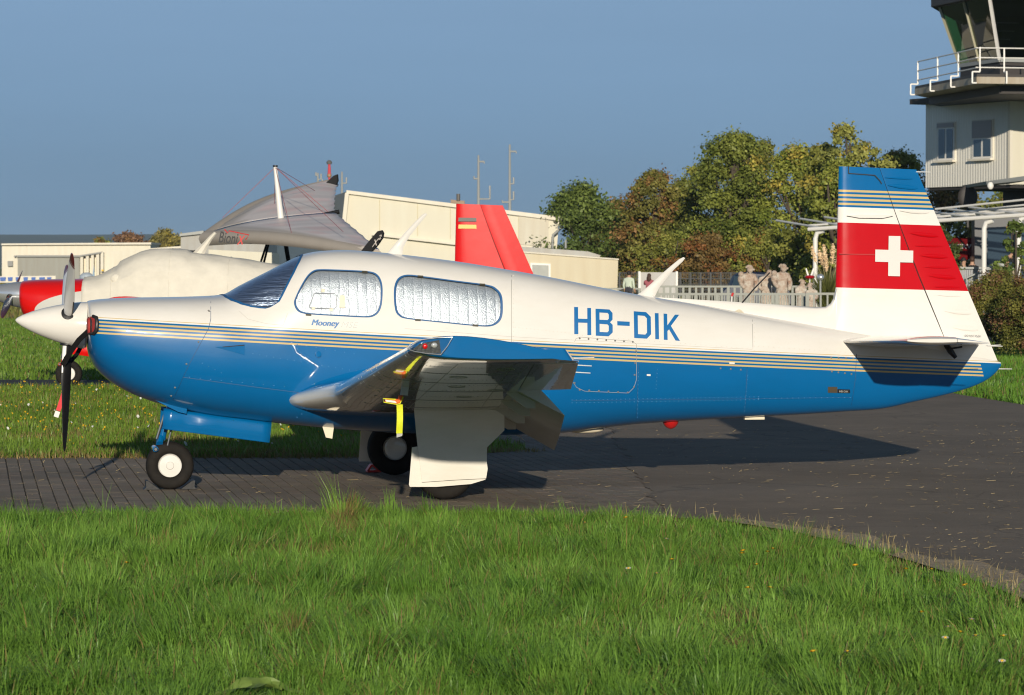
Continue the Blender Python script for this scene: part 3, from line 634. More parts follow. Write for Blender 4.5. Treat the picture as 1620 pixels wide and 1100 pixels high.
M_WHITE = gloss('white_gloss_paint', WHITE_C); M_WING = gloss('wing_white_paint', (0.80, 0.765, 0.69), 0.12, 0.10, 0.014, 1.0); M_FLAP = gloss('flap_white_paint', (0.62, 0.60, 0.54), 0.45, 0.10, 0.01, 0.15); M_BLUE = gloss('blue_gloss_paint', BLUE_C); M_RED = gloss('red_gloss_paint', (0.62, 0.006, 0.005), 0.3, 0.05, 0.02, 0.4)
M_BTIP = mat('blade_tip_maroon', (0.13, 0.012, 0.012), 0.4, coat=0.3)
M_LINK = mat('link_steel', (0.10, 0.11, 0.12), 0.5, metal=0.4)
M_GOLD = mat('gold_paint', GOLD_C, 0.35, coat=0.5)
M_DARK = mat('dark_interior', (0.02, 0.02, 0.022), 0.8); M_SEAM = mat('panel_seam', (0.30, 0.29, 0.27), 0.7); M_SEAMB = mat('blue_panel_seam', (0.004, 0.05, 0.15), 0.6)
M_RIVET = mat('rivet_metal', (0.45, 0.46, 0.47), 0.4, metal=0.6); M_SCREW = mat('screw_metal', (0.16, 0.155, 0.15), 0.6, metal=0.3, spec=0.3)
M_RUB = mat('tyre_rubber', (0.011, 0.010, 0.009), 0.8, var=0.4, vscale=20, bump=0.3, bscale=90, bdist=0.003, col2=(0.02, 0.017, 0.014), spec=0.2)
M_SEAL = mat('window_seal', (0.012, 0.10, 0.27), 0.5); M_BLK = mat('black_plastic', (0.012, 0.012, 0.013), 0.45, bump=0.2, bscale=60)
M_CREAM = mat('cream_plastic', (0.72, 0.64, 0.48), 0.4); M_MET = mat('bare_metal', (0.5, 0.5, 0.5), 0.3, metal=1.0); M_CHROME = mat('polished_chrome', (0.70, 0.71, 0.72), 0.22, metal=0.75)
M_REDP = mat('red_fabric', (0.42, 0.035, 0.03), 0.75, var=0.3, vscale=30, bump=0.3, bscale=150)
def glass_mat(name, tint, fres=1.45):
    m, ns, ls, b = new_mat(name); ns.remove(b); tr = ns.new('ShaderNodeBsdfTransparent'); tr.inputs[0].default_value = tuple(tint) + (1,)
    gl = ns.new('ShaderNodeBsdfGlossy'); gl.inputs['Roughness'].default_value = 0.02; fr = ns.new('ShaderNodeFresnel'); fr.inputs[0].default_value = fres; gm = ns.new('ShaderNodeNewGeometry'); fo_ = math_n(ns, ls, 'MULTIPLY', fr.outputs[0], math_n(ns, ls, 'SUBTRACT', 1.0, gm.outputs['Backfacing']))
    mx = ns.new('ShaderNodeMixShader'); ls.new(fo_, mx.inputs[0]); ls.new(tr.outputs[0], mx.inputs[1]); ls.new(gl.outputs[0], mx.inputs[2]); ls.new(mx.outputs[0], ns['Material Output'].inputs['Surface']); return m
M_GLASS = glass_mat('window_glass', (0.93, 0.95, 0.96)); M_WSGLASS = glass_mat('windscreen_glass', (0.80, 0.84, 0.90), 1.5)
def streak_foil():
    m, ns, ls, b = new_mat('windscreen_foil'); tc = ns.new('ShaderNodeTexCoord'); b.inputs['Metallic'].default_value = 0.9; b.inputs['Roughness'].default_value = 0.3; b.inputs['Base Color'].default_value = (0.85, 0.86, 0.88, 1)
    mp = ns.new('ShaderNodeMapping'); mp.vector_type = 'POINT'; mp.inputs['Rotation'].default_value = (0, math.radians(24), 0); mp.inputs['Scale'].default_value = (1.2, 9, 42); ls.new(tc.outputs['Object'], mp.inputs[0])
    no = ns.new('ShaderNodeTexNoise'); no.inputs['Scale'].default_value = 1.0; no.inputs['Detail'].default_value = 4; ls.new(mp.outputs[0], no.inputs[0]); add_bump(ns, ls, b, no.outputs[0], 0.9, 0.05); return m
def foil_mat(name, metal, wscale, dirn='X'):
    m, ns, ls, b = new_mat(name); tc = ns.new('ShaderNodeTexCoord'); b.inputs['Metallic'].default_value = metal; b.inputs['Roughness'].default_value = 0.40; b.inputs['Base Color'].default_value = (0.66, 0.67, 0.70, 1)
    vo = ns.new('ShaderNodeTexVoronoi'); vo.inputs['Scale'].default_value = 150; ls.new(tc.outputs['Object'], vo.inputs[0])
    wv = ns.new('ShaderNodeTexWave'); wv.inputs['Scale'].default_value = wscale; wv.inputs['Distortion'].default_value = 1.2; wv.inputs['Detail'].default_value = 2; wv.inputs['Detail Scale'].default_value = 0.6; wv.bands_direction = dirn
    ls.new(tc.outputs['Object'], wv.inputs[0]); no = ns.new('ShaderNodeTexNoise'); no.inputs['Scale'].default_value = 9; no.inputs['Detail'].default_value = 3; ls.new(tc.outputs['Object'], no.inputs[0])
    pw = math_n(ns, ls, 'POWER', wv.outputs[0], 0.15)
    h = math_n(ns, ls, 'ADD', math_n(ns, ls, 'MULTIPLY', pw, 0.7), math_n(ns, ls, 'ADD', math_n(ns, ls, 'MULTIPLY', no.outputs[0], 1.5), math_n(ns, ls, 'MULTIPLY', vo.outputs[0], 0.5)))
    add_bump(ns, ls, b, h, 0.42, 0.010); return m
M_FOIL = foil_mat('silver_bubble_foil', 0.7, 4.6); M_FOILW = streak_foil()
M_PAINT = fuselage_paint(); M_FIN = fin_paint()

# ---- fuselage mesh with recessed windows
def ring_grid(outline, nr=7, k0=1.0):
    """outline: (x, th) points; concentric patch"""
    n = len(outline); cx = sum(p[0] for p in outline) / n; ct = sum(p[1] for p in outline) / n
    pts = [(cx, ct)]; fs = []
    for r in range(1, nr + 1):
        k = k0 * r / nr
        pts += [(cx + (p[0] - cx) * k, ct + (p[1] - ct) * k) for p in outline]
    for i in range(n): fs.append((0, 1 + i, 1 + (i + 1) % n))
    for r in range(nr - 1):
        for i in range(n): fs.append((1 + r * n + i, 1 + r * n + (i + 1) % n, 1 + (r + 1) * n + (i + 1) % n, 1 + (r + 1) * n + i))
    rim = [1 + (nr - 1) * n + i for i in range(n)]
    return pts, fs, rim
def dense(px_pts, k=5):
    """closed smooth outline through pixel points (Catmull-Rom), as (x, th)"""
    n = len(px_pts); out = []
    for i in range(n):
        p0, p1, p2, p3 = (np.array(px_pts[(i + j - 1) % n], float) for j in range(4))
        for s in range(k):
            t = s / k; q = 0.5 * ((2 * p1) + (-p0 + p2) * t + (2 * p0 - 5 * p1 + 4 * p2 - p3) * t * t + (-p0 + 3 * p1 - 3 * p2 + p3) * t**3); out.append(S(*q))
    return out
WIN1 = dense([(465.5, 479), (469, 489.5), (478, 495.5), (500, 498), (540, 500.3), (572, 502), (588, 501.3), (598, 495), (603.5, 482), (605, 459), (603, 445), (597, 435), (586, 430), (560, 428), (530, 426.8), (507, 426.3), (496, 428.5), (486, 437), (475, 455), (468, 470)], 3)
WIN2 = dense([(623.5, 465), (625.5, 449), (632, 439), (645, 435), (670, 437.5), (722, 444.5), (771, 451), (785, 457), (793, 467), (795, 483), (794, 500), (788, 510.5), (775, 516.3), (750, 515.5), (695, 510), (645, 504.6), (632, 500), (625.5, 490)], 3)
_wf = [(352.5, 466.3), (358, 470.5), (368, 475.5), (384, 481.5), (400, 485.5), (415, 487.6), (424, 488)]
_wb = [(479.5, 403), (473, 415), (464, 433), (454, 452), (446, 468), (440, 479), (434, 485.5), (424, 488)]
def edge_fn(pts):
    q = sorted([(min(S(*p)[1], 90), S(*p)[0]) for p in pts]); q[-1] = (90.0, q[-1][1])
    th = [a for a, _ in q]; xs = [b for _, b in q]
    return lambda t: float(np.interp(t, th, xs)), th[0]
wf_, WTH = edge_fn(_wf); wb_, _ = edge_fn(_wb)
def windscreen_grid(nu=18, nv=40, inset=0.0):
    rows = []
    for j in range(nv + 1):
        t = WTH + 0.3 + (180 - 2 * WTH - 0.6) * j / nv; tt = t if t <= 90 else 180 - t
        a, b = wf_(tt) + inset, wb_(tt) - inset
        if b < a + 0.004: m_ = (a + b) / 2; a, b = m_ - 0.002, m_ + 0.002
        rows.append([(a + (b - a) * i / nu, t) for i in range(nu + 1)])
    return rows
def shell_from_grid(mb, rows, o0, o1):
    n = len(rows[0]); r0 = [[FP(x, t, o0) for x, t in r] for r in rows]; r1 = [[FP(x, t, o1) for x, t in r] for r in rows]
    vs = [v for r in r0 for v in r] + [v for r in r1 for v in r]; N = len(rows) * n; fs = []
    for j in range(len(rows) - 1):
        for i in range(n - 1):
            a = j * n + i; fs += [(a, a + 1, a + n + 1, a + n), (N + a, N + a + n, N + a + n + 1, N + a + 1)]
    rim = list(range(n)) + [j * n + n - 1 for j in range(1, len(rows))] + [(len(rows) - 1) * n + i for i in range(n - 2, -1, -1)] + [j * n for j in range(len(rows) - 2, 0, -1)]
    for k in range(len(rim)):
        a, b = rim[k], rim[(k + 1) % len(rim)]; fs.append((a, b, N + b, N + a))
    mb.add(vs, fs)
def shell_from_rings(mb, outline, o0, o1, mirror=False, k0=1.0, nr=7):
    pts, fs, rim = ring_grid(outline, nr, k0); P0 = [FP(x, 180 - t if mirror else t, o0) for x, t in pts]; P1 = [FP(x, 180 - t if mirror else t, o1) for x, t in pts]; N = len(pts)
    f2 = list(fs) + [tuple(N + i for i in f[::-1]) for f in fs] + [(rim[k], rim[(k + 1) % len(rim)], N + rim[(k + 1) % len(rim)], N + rim[k]) for k in range(len(rim))]
    mb.add(P0 + P1, f2)
def patch(name, outline, off, m, parent, mirror=False, k0=1.0, thick=0.0015):
    mb = MB(); shell_from_rings(mb, outline, off, off - thick, mirror, k0); return mb.build(name, m, parent)
def make_fuselage():
    xs = sorted(set([round(X0 + (X1 - X0) * i / 150, 4) for i in range(151)] + [X0 + 0.004, X0 + 0.012, X0 + 0.022, X0 + 0.04, X0 + 0.06, X1 - 0.01, X1 - 0.02]))
    nt = 96; mb = MB()
    mb.loft([[FP(x, -90 + 360 * k / nt) for k in range(nt)] for x in xs], cap=True)
    me = bpy.data.meshes.new('fuselage'); me.from_pydata(mb.v, [], mb.f); me.materials.append(M_PAINT); me.materials.append(M_DARK)
    bm = bmesh.new(); bm.from_mesh(me); bmesh.ops.recalc_face_normals(bm, faces=bm.faces); bm.to_mesh(me); bm.free()
    o = link(bpy.data.objects.new('fuselage', me))
    cut = MB()
    for wdw in (WIN1, WIN2):
        for mir in (False, True): shell_from_rings(cut, wdw, 0.03, -0.026, mir)
    shell_from_grid(cut, windscreen_grid(24, 90), 0.03, -0.040)
    # nose gear bay and cooling air inlets
    xa, xb = A(285, 650)[0], A(428, 668)[0]; zb = A(360, 660)[1]
    cut.box(((xa + xb) / 2, 0, zb + 0.02), (xb - xa, 0.27, 0.30))
    for s in (-1, 1): cut.box((X0 + 0.03, s * 0.245, A(147, 514)[1]), (0.12, 0.17, 0.125))
    cm = bpy.data.meshes.new('cut'); cm.from_pydata(cut.v, [], cut.f); cm.materials.append(M_PAINT); cm.materials.append(M_DARK)
    bm = bmesh.new(); bm.from_mesh(cm); bmesh.ops.recalc_face_normals(bm, faces=bm.faces); bm.to_mesh(cm); bm.free()
    for p in cm.polygons: p.material_index = 1
    co = link(bpy.data.objects.new('cut', cm))
    md = o.modifiers.new('b', 'BOOLEAN'); md.operation = 'DIFFERENCE'; md.solver = 'EXACT'; md.object = co; md.use_self = True
    dg = bpy.context.evaluated_depsgraph_get(); m2 = bpy.data.meshes.new_from_object(o.evaluated_get(dg))
    print('FUSELAGE verts', len(me.vertices), '->', len(m2.vertices), 'mats', len(m2.materials))
    bpy.data.objects.remove(co); o.modifiers.clear(); bpy.data.objects.remove(o)
    m2.shade_smooth(); m2.set_sharp_from_angle(angle=math.radians(30)); m2.name = 'fuselage'
    return m2
FUS_MESH = make_fuselage()

# ---- wing geometry
DIH = 0.104; X_LE = -1.50
_zr = A(458, 633, -0.5)[1]
def wing_st(y):
    """leading edge x, z, chord, thickness ratio, drop of the trailing edge"""
    ay = abs(y); s = (ay - 0.5) / 4.9
    glove = 0.24 * max(0.0, 1 - max(0, ay - 0.5) / 0.85) ** 1.25 if ay < 1.35 else 0.0
    te = 0.30 - 0.80 * s
    xl = X_LE - glove + 0.01 * s
    return xl, _zr + DIH * (ay - 0.5), te - xl, (0.172 - 0.030 * s) * (1 - 1.5 * glove), 0.072
def foil(xc, t, up):
    yt = 5 * t * (0.2969 * math.sqrt(max(xc, 0)) - 0.1260 * xc - 0.3516 * xc**2 + 0.2843 * xc**3 - 0.1036 * xc**4)
    yc = 0.02 / 0.16 * (0.8 * xc - xc * xc) if xc < 0.4 else 0.02 / 0.36 * (0.2 + 0.8 * xc - xc * xc)
    return yc + (yt if up else -yt)
def wpt(y, xc, up):
    xl, zl, c, t, dr = wing_st(y); return (xl + xc * c, y, zl - dr * xc * c + foil(xc, t, up) * c)
XS = [0, 0.004, 0.012, 0.025, 0.045, 0.075, 0.12, 0.18, 0.25, 0.33, 0.42, 0.51, 0.60, 0.68, 0.74]
HB = 0.745
def wing_ring(y, xs=XS, scale=1.0): return [wpt(y, x, True) for x in xs[::-1]] + [wpt(y, x, False) for x in xs[1:]]
Y_TIP = 5.12
def wing_mesh(sgn):
    mb = MB(); ys = [0.32, 0.5, 0.6, 0.7, 0.8, 0.9, 1.0, 1.1, 1.2, 1.3, 1.4, 1.7, 2.2, 2.8, 3.2, 3.8, 4.4, 4.9, Y_TIP]
    mb.loft([wing_ring(sgn * y) for y in ys], cap=True); return mb
def surf_piece(sgn, y0, y1, defl, x0=HB, x1=1.0, ny=6):
    """aileron or flap: rear part of the foil, turned down by defl about its front"""
    mb = MB(); xs = list(np.linspace(x0, x1, 8)); rings = []
    for i in range(ny + 1):
        y = sgn * (y0 + (y1 - y0) * i / ny); up = [Vector(wpt(y, x, True)) for x in xs]; lo = [Vector(wpt(y, x, False)) for x in xs]
        nose = [Vector(wpt(y, x0 - 0.012, True)) * 0.5 + Vector(wpt(y, x0 - 0.012, False)) * 0.5]
        ring = up[::-1] + nose + lo[:-1]; h = lo[0].copy(); ca_, sa_ = math.cos(defl), math.sin(defl)
        rings.append([(h.x + (p.x - h.x) * ca_ + (p.z - h.z) * sa_, p.y, h.z - (p.x - h.x) * sa_ + (p.z - h.z) * ca_) for p in ring])
    mb.loft(rings, cap=True); return mb
def tip_mesh(sgn):
    """moulded wing tip: full foil, upper edge raised in front, lower edge tucked under"""
    mb = MB(); rings = []; xs = XS + [0.80, 0.86, 0.92, 0.97, 1.0]
    for k, (dy, sc) in enumerate([(0.0, 1.0), (0.12, 1.0), (0.21, 0.985), (0.25, 0.955), (0.266, 0.90), (0.271, 0.82)]):
        y = sgn * (Y_TIP + 0.004 + dy); xl, zl, c, t, dr = wing_st(y); ring = []
        for p in [wpt(y, x, True) for x in xs[::-1]] + [wpt(y, x, False) for x in xs[1:]]:
            xc = (p[0] - xl) / c; zm = zl - dr * xc * c + 0.018 * c
            ring.append((xl + c * 0.5 + (p[0] - xl - c * 0.5) * (1 - (1 - sc) * 0.35), p[1], zm + math.copysign(max(abs(p[2] - zm), (0.036 * min(1, max(0, (xc - 0.55) / 0.35)) if k > 1 else 0)), p[2] - zm) * (0.35 + 0.65 * sc if k else 1.0)))
        rings.append(ring)
    mb.loft(rings, cap=True); return mb

def wheel(parent, c, r, w, hub_r, hub_m, near=-1):
    hub = MB(); prof = [(-w * 0.36, 0.0), (-w * 0.36, hub_r * 0.30), (-w * 0.30, hub_r * 0.36), (-w * 0.27, hub_r * 0.9), (-w * 0.33, hub_r * 1.0), (-w * 0.2, hub_r * 1.06), (w * 0.2, hub_r * 1.06), (w * 0.33, hub_r), (w * 0.27, hub_r * 0.9), (w * 0.36, 0.0)]
    hub.lathe(prof, c, (0, 1, 0), 32)
    h = hub.build('wheel_hub', hub_m, parent)
    ty = MB(); a = [i * 2 * PI / 20 for i in range(20)]
    rm = (r + hub_r) / 2; hr = (r - hub_r) / 2
    rings = []
    for k in range(40):
        th = 2 * PI * k / 40; ring = []
        for q in a:
            cy_, sy_ = math.cos(q), math.sin(q); yy = w / 2 * (abs(sy_) ** 0.8) * (1 if sy_ > 0 else -1); rr = rm + hr * (abs(cy_) ** 0.7) * (1 if cy_ > 0 else -1)
            rr = min(rr, 1e9); z = rr * math.sin(th)
            ring.append((c[0] + rr * math.cos(th), c[1] + yy, max(c[2] + z, 0.0)))
        rings.append(ring)
    rings.append(rings[0]); ty.loft(rings); t = ty.build('tyre', M_RUB, h); return h, t
def plate(name, pts, th, m, parent, smooth=False):
    """flat panel: 3d outline, thickness vector"""
    return MB().prism(pts, th).build(name, m, parent, smooth=smooth)
def decal_quads(quads, off=0.0025, sub=4, px=True):
    """quads of photo pixels laid on the fuselage skin"""
    mb = MB()
    for q in quads:
        a, b, c, d = [np.array(p, float) for p in q]; rows = []
        for j in range(sub + 1):
            t = j / sub; l, r_ = a + (d - a) * t, b + (c - b) * t; rows.append([SP(*(l + (r_ - l) * i / 2), off) for i in range(3)])
        mb.loft(rows, closed=False)
    return mb
def skin_strip(px_line, width, m, parent, name='panel_seam', off=0.0015, closed=False):
    pts = []
    for a, b in zip(px_line[:-1], px_line[1:]):
        k = max(2, int(math.hypot(b[0] - a[0], b[1] - a[1]) / 8))
        pts += [(a[0] + (b[0] - a[0]) * i / k, a[1] + (b[1] - a[1]) * i / k) for i in range(k)]
    pts.append(px_line[-1]); P = [Vector(SP(*p, off)) for p in pts]; mb = MB(); rows = []
    for i, p in enumerate(P):
        d = (P[min(i + 1, len(P) - 1)] - P[max(i - 1, 0)]).normalized(); n = Vector((0, -1, 0.2)).normalized(); s = d.cross(n).normalized() * width / 2
        rows.append([p - s, p + s])
    mb.loft(rows, closed=False); return mb.build(name, m, parent)
def rivet_rows(lines, r, m, parent, name='rivet_rows', off=0.0015):
    mb = MB()
    for (x0, y0), (x1, y1), step in lines:
        k = max(1, int(math.hypot(x1 - x0, y1 - y0) / step))
        for i in range(k + 1):
            p = Vector(SP(x0 + (x1 - x0) * i / k, y0 + (y1 - y0) * i / k, off)); 
            vs = [p + Vector((r * math.cos(a * PI / 3), 0, r * math.sin(a * PI / 3))) for a in range(6)] + [p + Vector((0, -r * 0.5, 0))]
            mb.add(vs, [(a, (a + 1) % 6, 6) for a in range(6)])
    o = mb.build(name, m, parent); tag(o, kind='stuff'); return o

def fin_sheet(px_outline, y_half, parent, name, m, edges=None, n_up=14):
    """lofted fin between a front and a rear pixel line (lists from top to bottom)"""
    (fr, rr) = px_outline; mb = MB(); rings = []
    for j in range(n_up + 1):
        t = j / n_up; pf = [np.interp(t, np.linspace(0, 1, len(fr)), [p[k] for p in fr]) for k in (0, 1)]; pr = [np.interp(t, np.linspace(0, 1, len(rr)), [p[k] for p in rr]) for k in (0, 1)]
        (xa, za), (xb, zb) = A(pf[0], pf[1], 0), A(pr[0], pr[1], 0); ring = []; th = y_half[0] + (y_half[1] - y_half[0]) * t
        prof = edges
        for u, w in prof: ring.append((xa + (xb - xa) * u, -w * th, za + (zb - za) * u))
        for u, w in prof[::-1]:
            if w > 0: ring.append((xa + (xb - xa) * u, w * th, za + (zb - za) * u))
        rings.append(ring)
    mb.loft(rings, cap=True); return mb.build(name, m, parent, angle=30)
LEP = [(0, 0.0), (0.004, 0.20), (0.015, 0.40), (0.04, 0.62), (0.09, 0.82), (0.18, 0.96), (0.3, 1.0), (0.6, 0.95), (1.0, 0.78)]
RUP = [(0, 0.75), (0.02, 0.78), (0.5, 0.42), (1.0, 0.06)]

def build_aircraft(root, PNT, FIN, WNG, TIP, GEAR, HUB, SPIN, BL_F, BL_B, angs=(180, 57, -63)):
    fm = FUS_MESH if PNT is M_PAINT else FUS_MESH.copy()
    fm.materials[0] = PNT
    fus = link(bpy.data.objects.new('fuselage', fm), root)
    # glazing
    for wdw in (WIN1, WIN2):
        for mir in (False, True):
            w = patch('window', wdw, -0.006, M_GLASS, root, mir, 0.985)
            mb = MB(); pts, _, rim = ring_grid(wdw, 1, 1.0); n = len(wdw); cxy = pts[0]
            def sc(k, o): return [FP(cxy[0] + (p[0] - cxy[0]) * k, (180 - (cxy[1] + (p[1] - cxy[1]) * k)) if mir else cxy[1] + (p[1] - cxy[1]) * k, o) for p in wdw]
            rr = [sc(1.006, 0.001), sc(1.002, 0.003), sc(0.975, 0.001), sc(0.965, -0.007)]
            mb.loft(rr); mb.build('seal', M_SEAL, w)
    ws = MB(); shell_from_grid(ws, windscreen_grid(18, 40, 0.003), -0.002, -0.005); wso = ws.build('windscreen', M_WSGLASS, root)
    gw = windscreen_grid(18, 60); edge_a = [r[0] for r in gw]; edge_b = [r[-1] for r in gw]
    loop = edge_a + edge_b[::-1]; mb = MB()
    rows = [[FP(x - 0.012, t, 0.0025) for x, t in edge_a], [FP(x + 0.010, t, 0.002) for x, t in edge_a]]; mb.loft(rows, closed=False)
    rows = [[FP(x - 0.010, t, 0.002) for x, t in edge_b], [FP(x + 0.010, t, 0.0025) for x, t in edge_b]]; mb.loft(rows, closed=False); mb.build('seal', M_SEAL, wso)
    # propeller: spinner, three blades, backplate
    tip, base = Vector(A3(24, 506.5)), Vector(A3(136, 515)); axd = (base - tip).normalized(); Ls = (base - tip).length
    mb = MB(); mb.lathe([(0, 0.0), (0.012, 0.017), (0.05, 0.042), (0.12, 0.074), (0.20, 0.104), (0.30, 0.134), (0.40, 0.158), (0.47, 0.170), (Ls - 0.004, 0.174), (Ls, 0.170)], tip, axd, 48); sp = mb.build('spinner', SPIN, root)
    mb = MB(); mb.lathe([(Ls + 0.001, 0.165), (Ls + 0.012, 0.165), (Ls + 0.014, 0.10), (Ls + 0.06, 0.10)], tip, axd, 40); mb.build('backplate', M_MET, sp)
    hubc = tip + axd * (Ls * 0.74); R = 0.945; axs = axd; axd = Vector((axs.x, axs.y, axs.z * 0.35)).normalized()
    e1 = Vector((0, 0, 1)) - axd * axd.z; e1.normalize(); e2 = axd.cross(e1)
    for ang in [math.radians(a_) for a_ in angs]:
        rad = e1 * math.cos(ang) + e2 * math.sin(ang); tan = rad.cross(axd)
        mb = MB(); rings = []; n = 12
        for q, ch, tk, pit in [(0.10, 0.078, 0.060, 64), (0.16, 0.088, 0.052, 62), (0.24, 0.105, 0.042, 55), (0.36, 0.125, 0.032, 46), (0.52, 0.132, 0.024, 37), (0.68, 0.126, 0.018, 30), (0.80, 0.112, 0.014, 25), (0.805, 0.111, 0.014, 25), (0.825, 0.107, 0.013, 24.5), (0.83, 0.106, 0.013, 24.5), (0.90, 0.088, 0.010, 22), (R - 0.02, 0.062, 0.008, 21), (R, 0.02, 0.004, 21)]:
            p = math.radians(pit); cd = tan * math.cos(p) - axd * math.sin(p); td = rad.cross(cd)
            c0 = hubc + rad * q; ring = []
            for k in range(n):
                a = 2 * PI * k / n; ring.append(c0 + cd * (ch * 0.40 * math.cos(a)) + td * (tk * 0.5 * math.sin(a)))
            rings.append(ring)
        mb.loft(rings, cap=True)
        bl = mb.build('propeller_blade', [BL_F, BL_B, M_BTIP], root)
        for p in bl.data.polygons: q_ = (p.center - hubc).dot(rad); p.material_index = 1 if p.normal.dot(axd) > 0.02 else 2 if (q_ > 0.835 or 0.803 < q_ < 0.822) else 0
        mb = MB(); mb.lathe([(0.055, 0.052), (0.155, 0.052), (0.158, 0.047)], hubc, rad, 20); mb.build('blade_cuff', M_BLK, bl)
    # wings
    for s in (-1, 1):
        wing_mesh(s).build('wing', WNG, root)
        surf_piece(s, 3.12, Y_TIP, math.radians(1)).build('aileron', WNG, root)
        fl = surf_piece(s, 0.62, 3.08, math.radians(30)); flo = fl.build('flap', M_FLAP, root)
        tp = tip_mesh(s).build('wing_tip', TIP, root)
        for y in (0.85, 1.55, 2.25, 2.95):           # flap hinge fairings
            yy = s * y; h = Vector(wpt(yy, HB, False)); f0 = Vector(wpt(yy, HB - 0.10, False))
            pts = [(f0.x + 0.05, yy, f0.z + 0.01), (h.x + 0.03, yy, h.z + 0.012), (h.x + 0.12, yy, h.z - 0.058), (h.x + 0.12, yy, h.z - 0.105), (h.x + 0.06, yy, h.z - 0.105)]
            plate('hinge_fairing', pts, (0, 0.022, 0), M_FLAP, flo)
            mb = MB(); mb.sphere((h.x + 0.16, yy - 0.002, h.z - 0.155), 0.045, 10, 6, (1, 0.10, 0.30)); 
    # tail
    fin_sheet(([(1327, 263.5), (1324.5, 360), (1322, 455), (1316, 500), (1300, 560)], [(1389.9, 266), (1418.6, 350), (1450, 435), (1475, 496), (1500, 556)]), (0.030, 0.058), root, 'fin', FIN, LEP)
    ru = fin_sheet(([(1390.5, 266), (1420, 350), (1452, 435), (1477, 496), (1502, 560)], [(1449.5, 268.5), (1487, 355), (1528, 452), (1552, 509), (1578, 571)]), (0.030, 0.058), root, 'rudder', FIN, RUP)
    fin_sheet(([(1380, 268), (1410, 350), (1442, 435), (1467, 496), (1492, 556)], [(1398, 268), (1428, 350), (1460, 435), (1485, 496), (1510, 556)]), (0.012, 0.02), root, 'rudder_post', M_DARK, [(0, 1.0), (0.5, 1.0), (1, 1.0)])
    mb = MB()                                          # dorsal fillet in front of the fin
    dl = [(1040, 470.5, 530), (1090, 473.5, 530), (1150, 477, 540), (1220, 481.5, 550), (1290, 486, 560), (1306, 485.5, 560), (1314, 480, 560), (1319.5, 470, 560), (1322.5, 455, 560)]
    mb.loft([[(A(p, t)[0], -w, A(p, 545)[1]), (A(p, t + 26)[0], -w, A(p, t + 20)[1]), (A(p, t)[0], -w * .72, A(p, t + 4)[1]), (A(p, t)[0], 0, A(p, t)[1]), (A(p, t)[0], w * .72, A(p, t + 4)[1]), (A(p, t)[0], w, A(p, t + 20)[1]), (A(p, t)[0], w, A(p, 545)[1])] for (p, t, b_), w in zip(dl, (0.006, 0.022, 0.033, 0.042, 0.05, 0.048, 0.042, 0.036, 0.032))], cap=True)
    mb.build('dorsal_fairing', FIN, root, angle=60)
    zs = A(1400, 541, -0.15)[1]; xr0, xr1 = A(1331, 541, -0.12)[0], A(1556, 545, -0.12)[0]; xt0, xt1 = A(1432, 535, -1.75)[0], A(1564, 547, -1.75)[0]
    for s in (-1, 1):
        mb = MB(); me_ = MB(); ri = []; re = []
        for q in (0.02, 0.3, 0.8, 1.3, 1.70, 1.765, 1.79):
            t = q / 1.79; le = xr0 + (xt0 - xr0) * t; te = xr1 + (xt1 - xr1) * t; c = te - le; k = (1.0 if q < 1.75 else 0.75 if q < 1.78 else 0.4)
            hz_ = 0.60
            fo = [(0, 0), (0.005, .14), (0.02, .3), (0.06, .52), (0.14, .78), (0.28, .98), (0.42, 1.0), (hz_, 0.8)]; T = 0.046 * (1 - 0.3 * t) * k
            ri.append([(le + c * u, s * q, zs + 0.026 * q + w * T) for u, w in fo[::-1]] + [(le + c * u, s * q, zs + 0.026 * q - w * T) for u, w in fo[1:]])
            fe = [(hz_ + 0.006, 0.74), (0.8, 0.42), (1.0, 0.04)]; dr = 0.03
            re.append([(le + c * u, s * q, zs + 0.026 * q + w * T - (u - hz_) * c * 0.07) for u, w in fe[::-1]] + [(le + c * u, s * q, zs + 0.026 * q - w * T - (u - hz_) * c * 0.07) for u, w in fe])
        mb.loft(ri, cap=True); mb.build('stabiliser', WNG if PNT is not M_PAINT else M_WHITE, root); me_.loft(re, cap=True); me_.build('elevator', WNG if PNT is not M_PAINT else M_WHITE, root)
    # landing gear
    nx, nz = A(268.5, 735)
    nw, nt_ = wheel(root, (nx, 0, 0.178), 0.179, 0.125, 0.086, HUB)
    mb = MB(); mb.tube([(nx + 0.02, 0, 0.66), (nx - 0.05, 0, 0.42), (nx - 0.06, 0, 0.37)], [0.03, 0.028, 0.03], 10)
    mb.tube([(nx - 0.07, 0.03, 0.40), (nx - 0.075, 0.085, 0.33), (nx - 0.01, 0.088, 0.18)], [0.024, 0.024, 0.02], 8); mb.tube([(nx - 0.06, 0, 0.40), (nx - 0.075, -0.05, 0.345)], 0.024, 8)
    mb.tube([(nx - 0.11, -0.095, 0.305), (nx - 0.11, 0.095, 0.305)], 0.022, 10); mb.build('nose_gear_leg', GEAR, root)
    mb = MB(); mb.tube([(nx - 0.03, -0.05, 0.60), (nx - 0.10, -0.06, 0.38)], 0.009, 6); mb.tube([(nx + 0.05, -0.06, 0.62), (nx - 0.02, -0.07, 0.33)], 0.007, 6); mb.lathe([(0, 0.014), (0.012, 0.016), (0.02, 0.01)], (nx - 0.11, -0.10, 0.305), (0, -1, 0), 12); mb.build('steering_link', M_LINK, root)
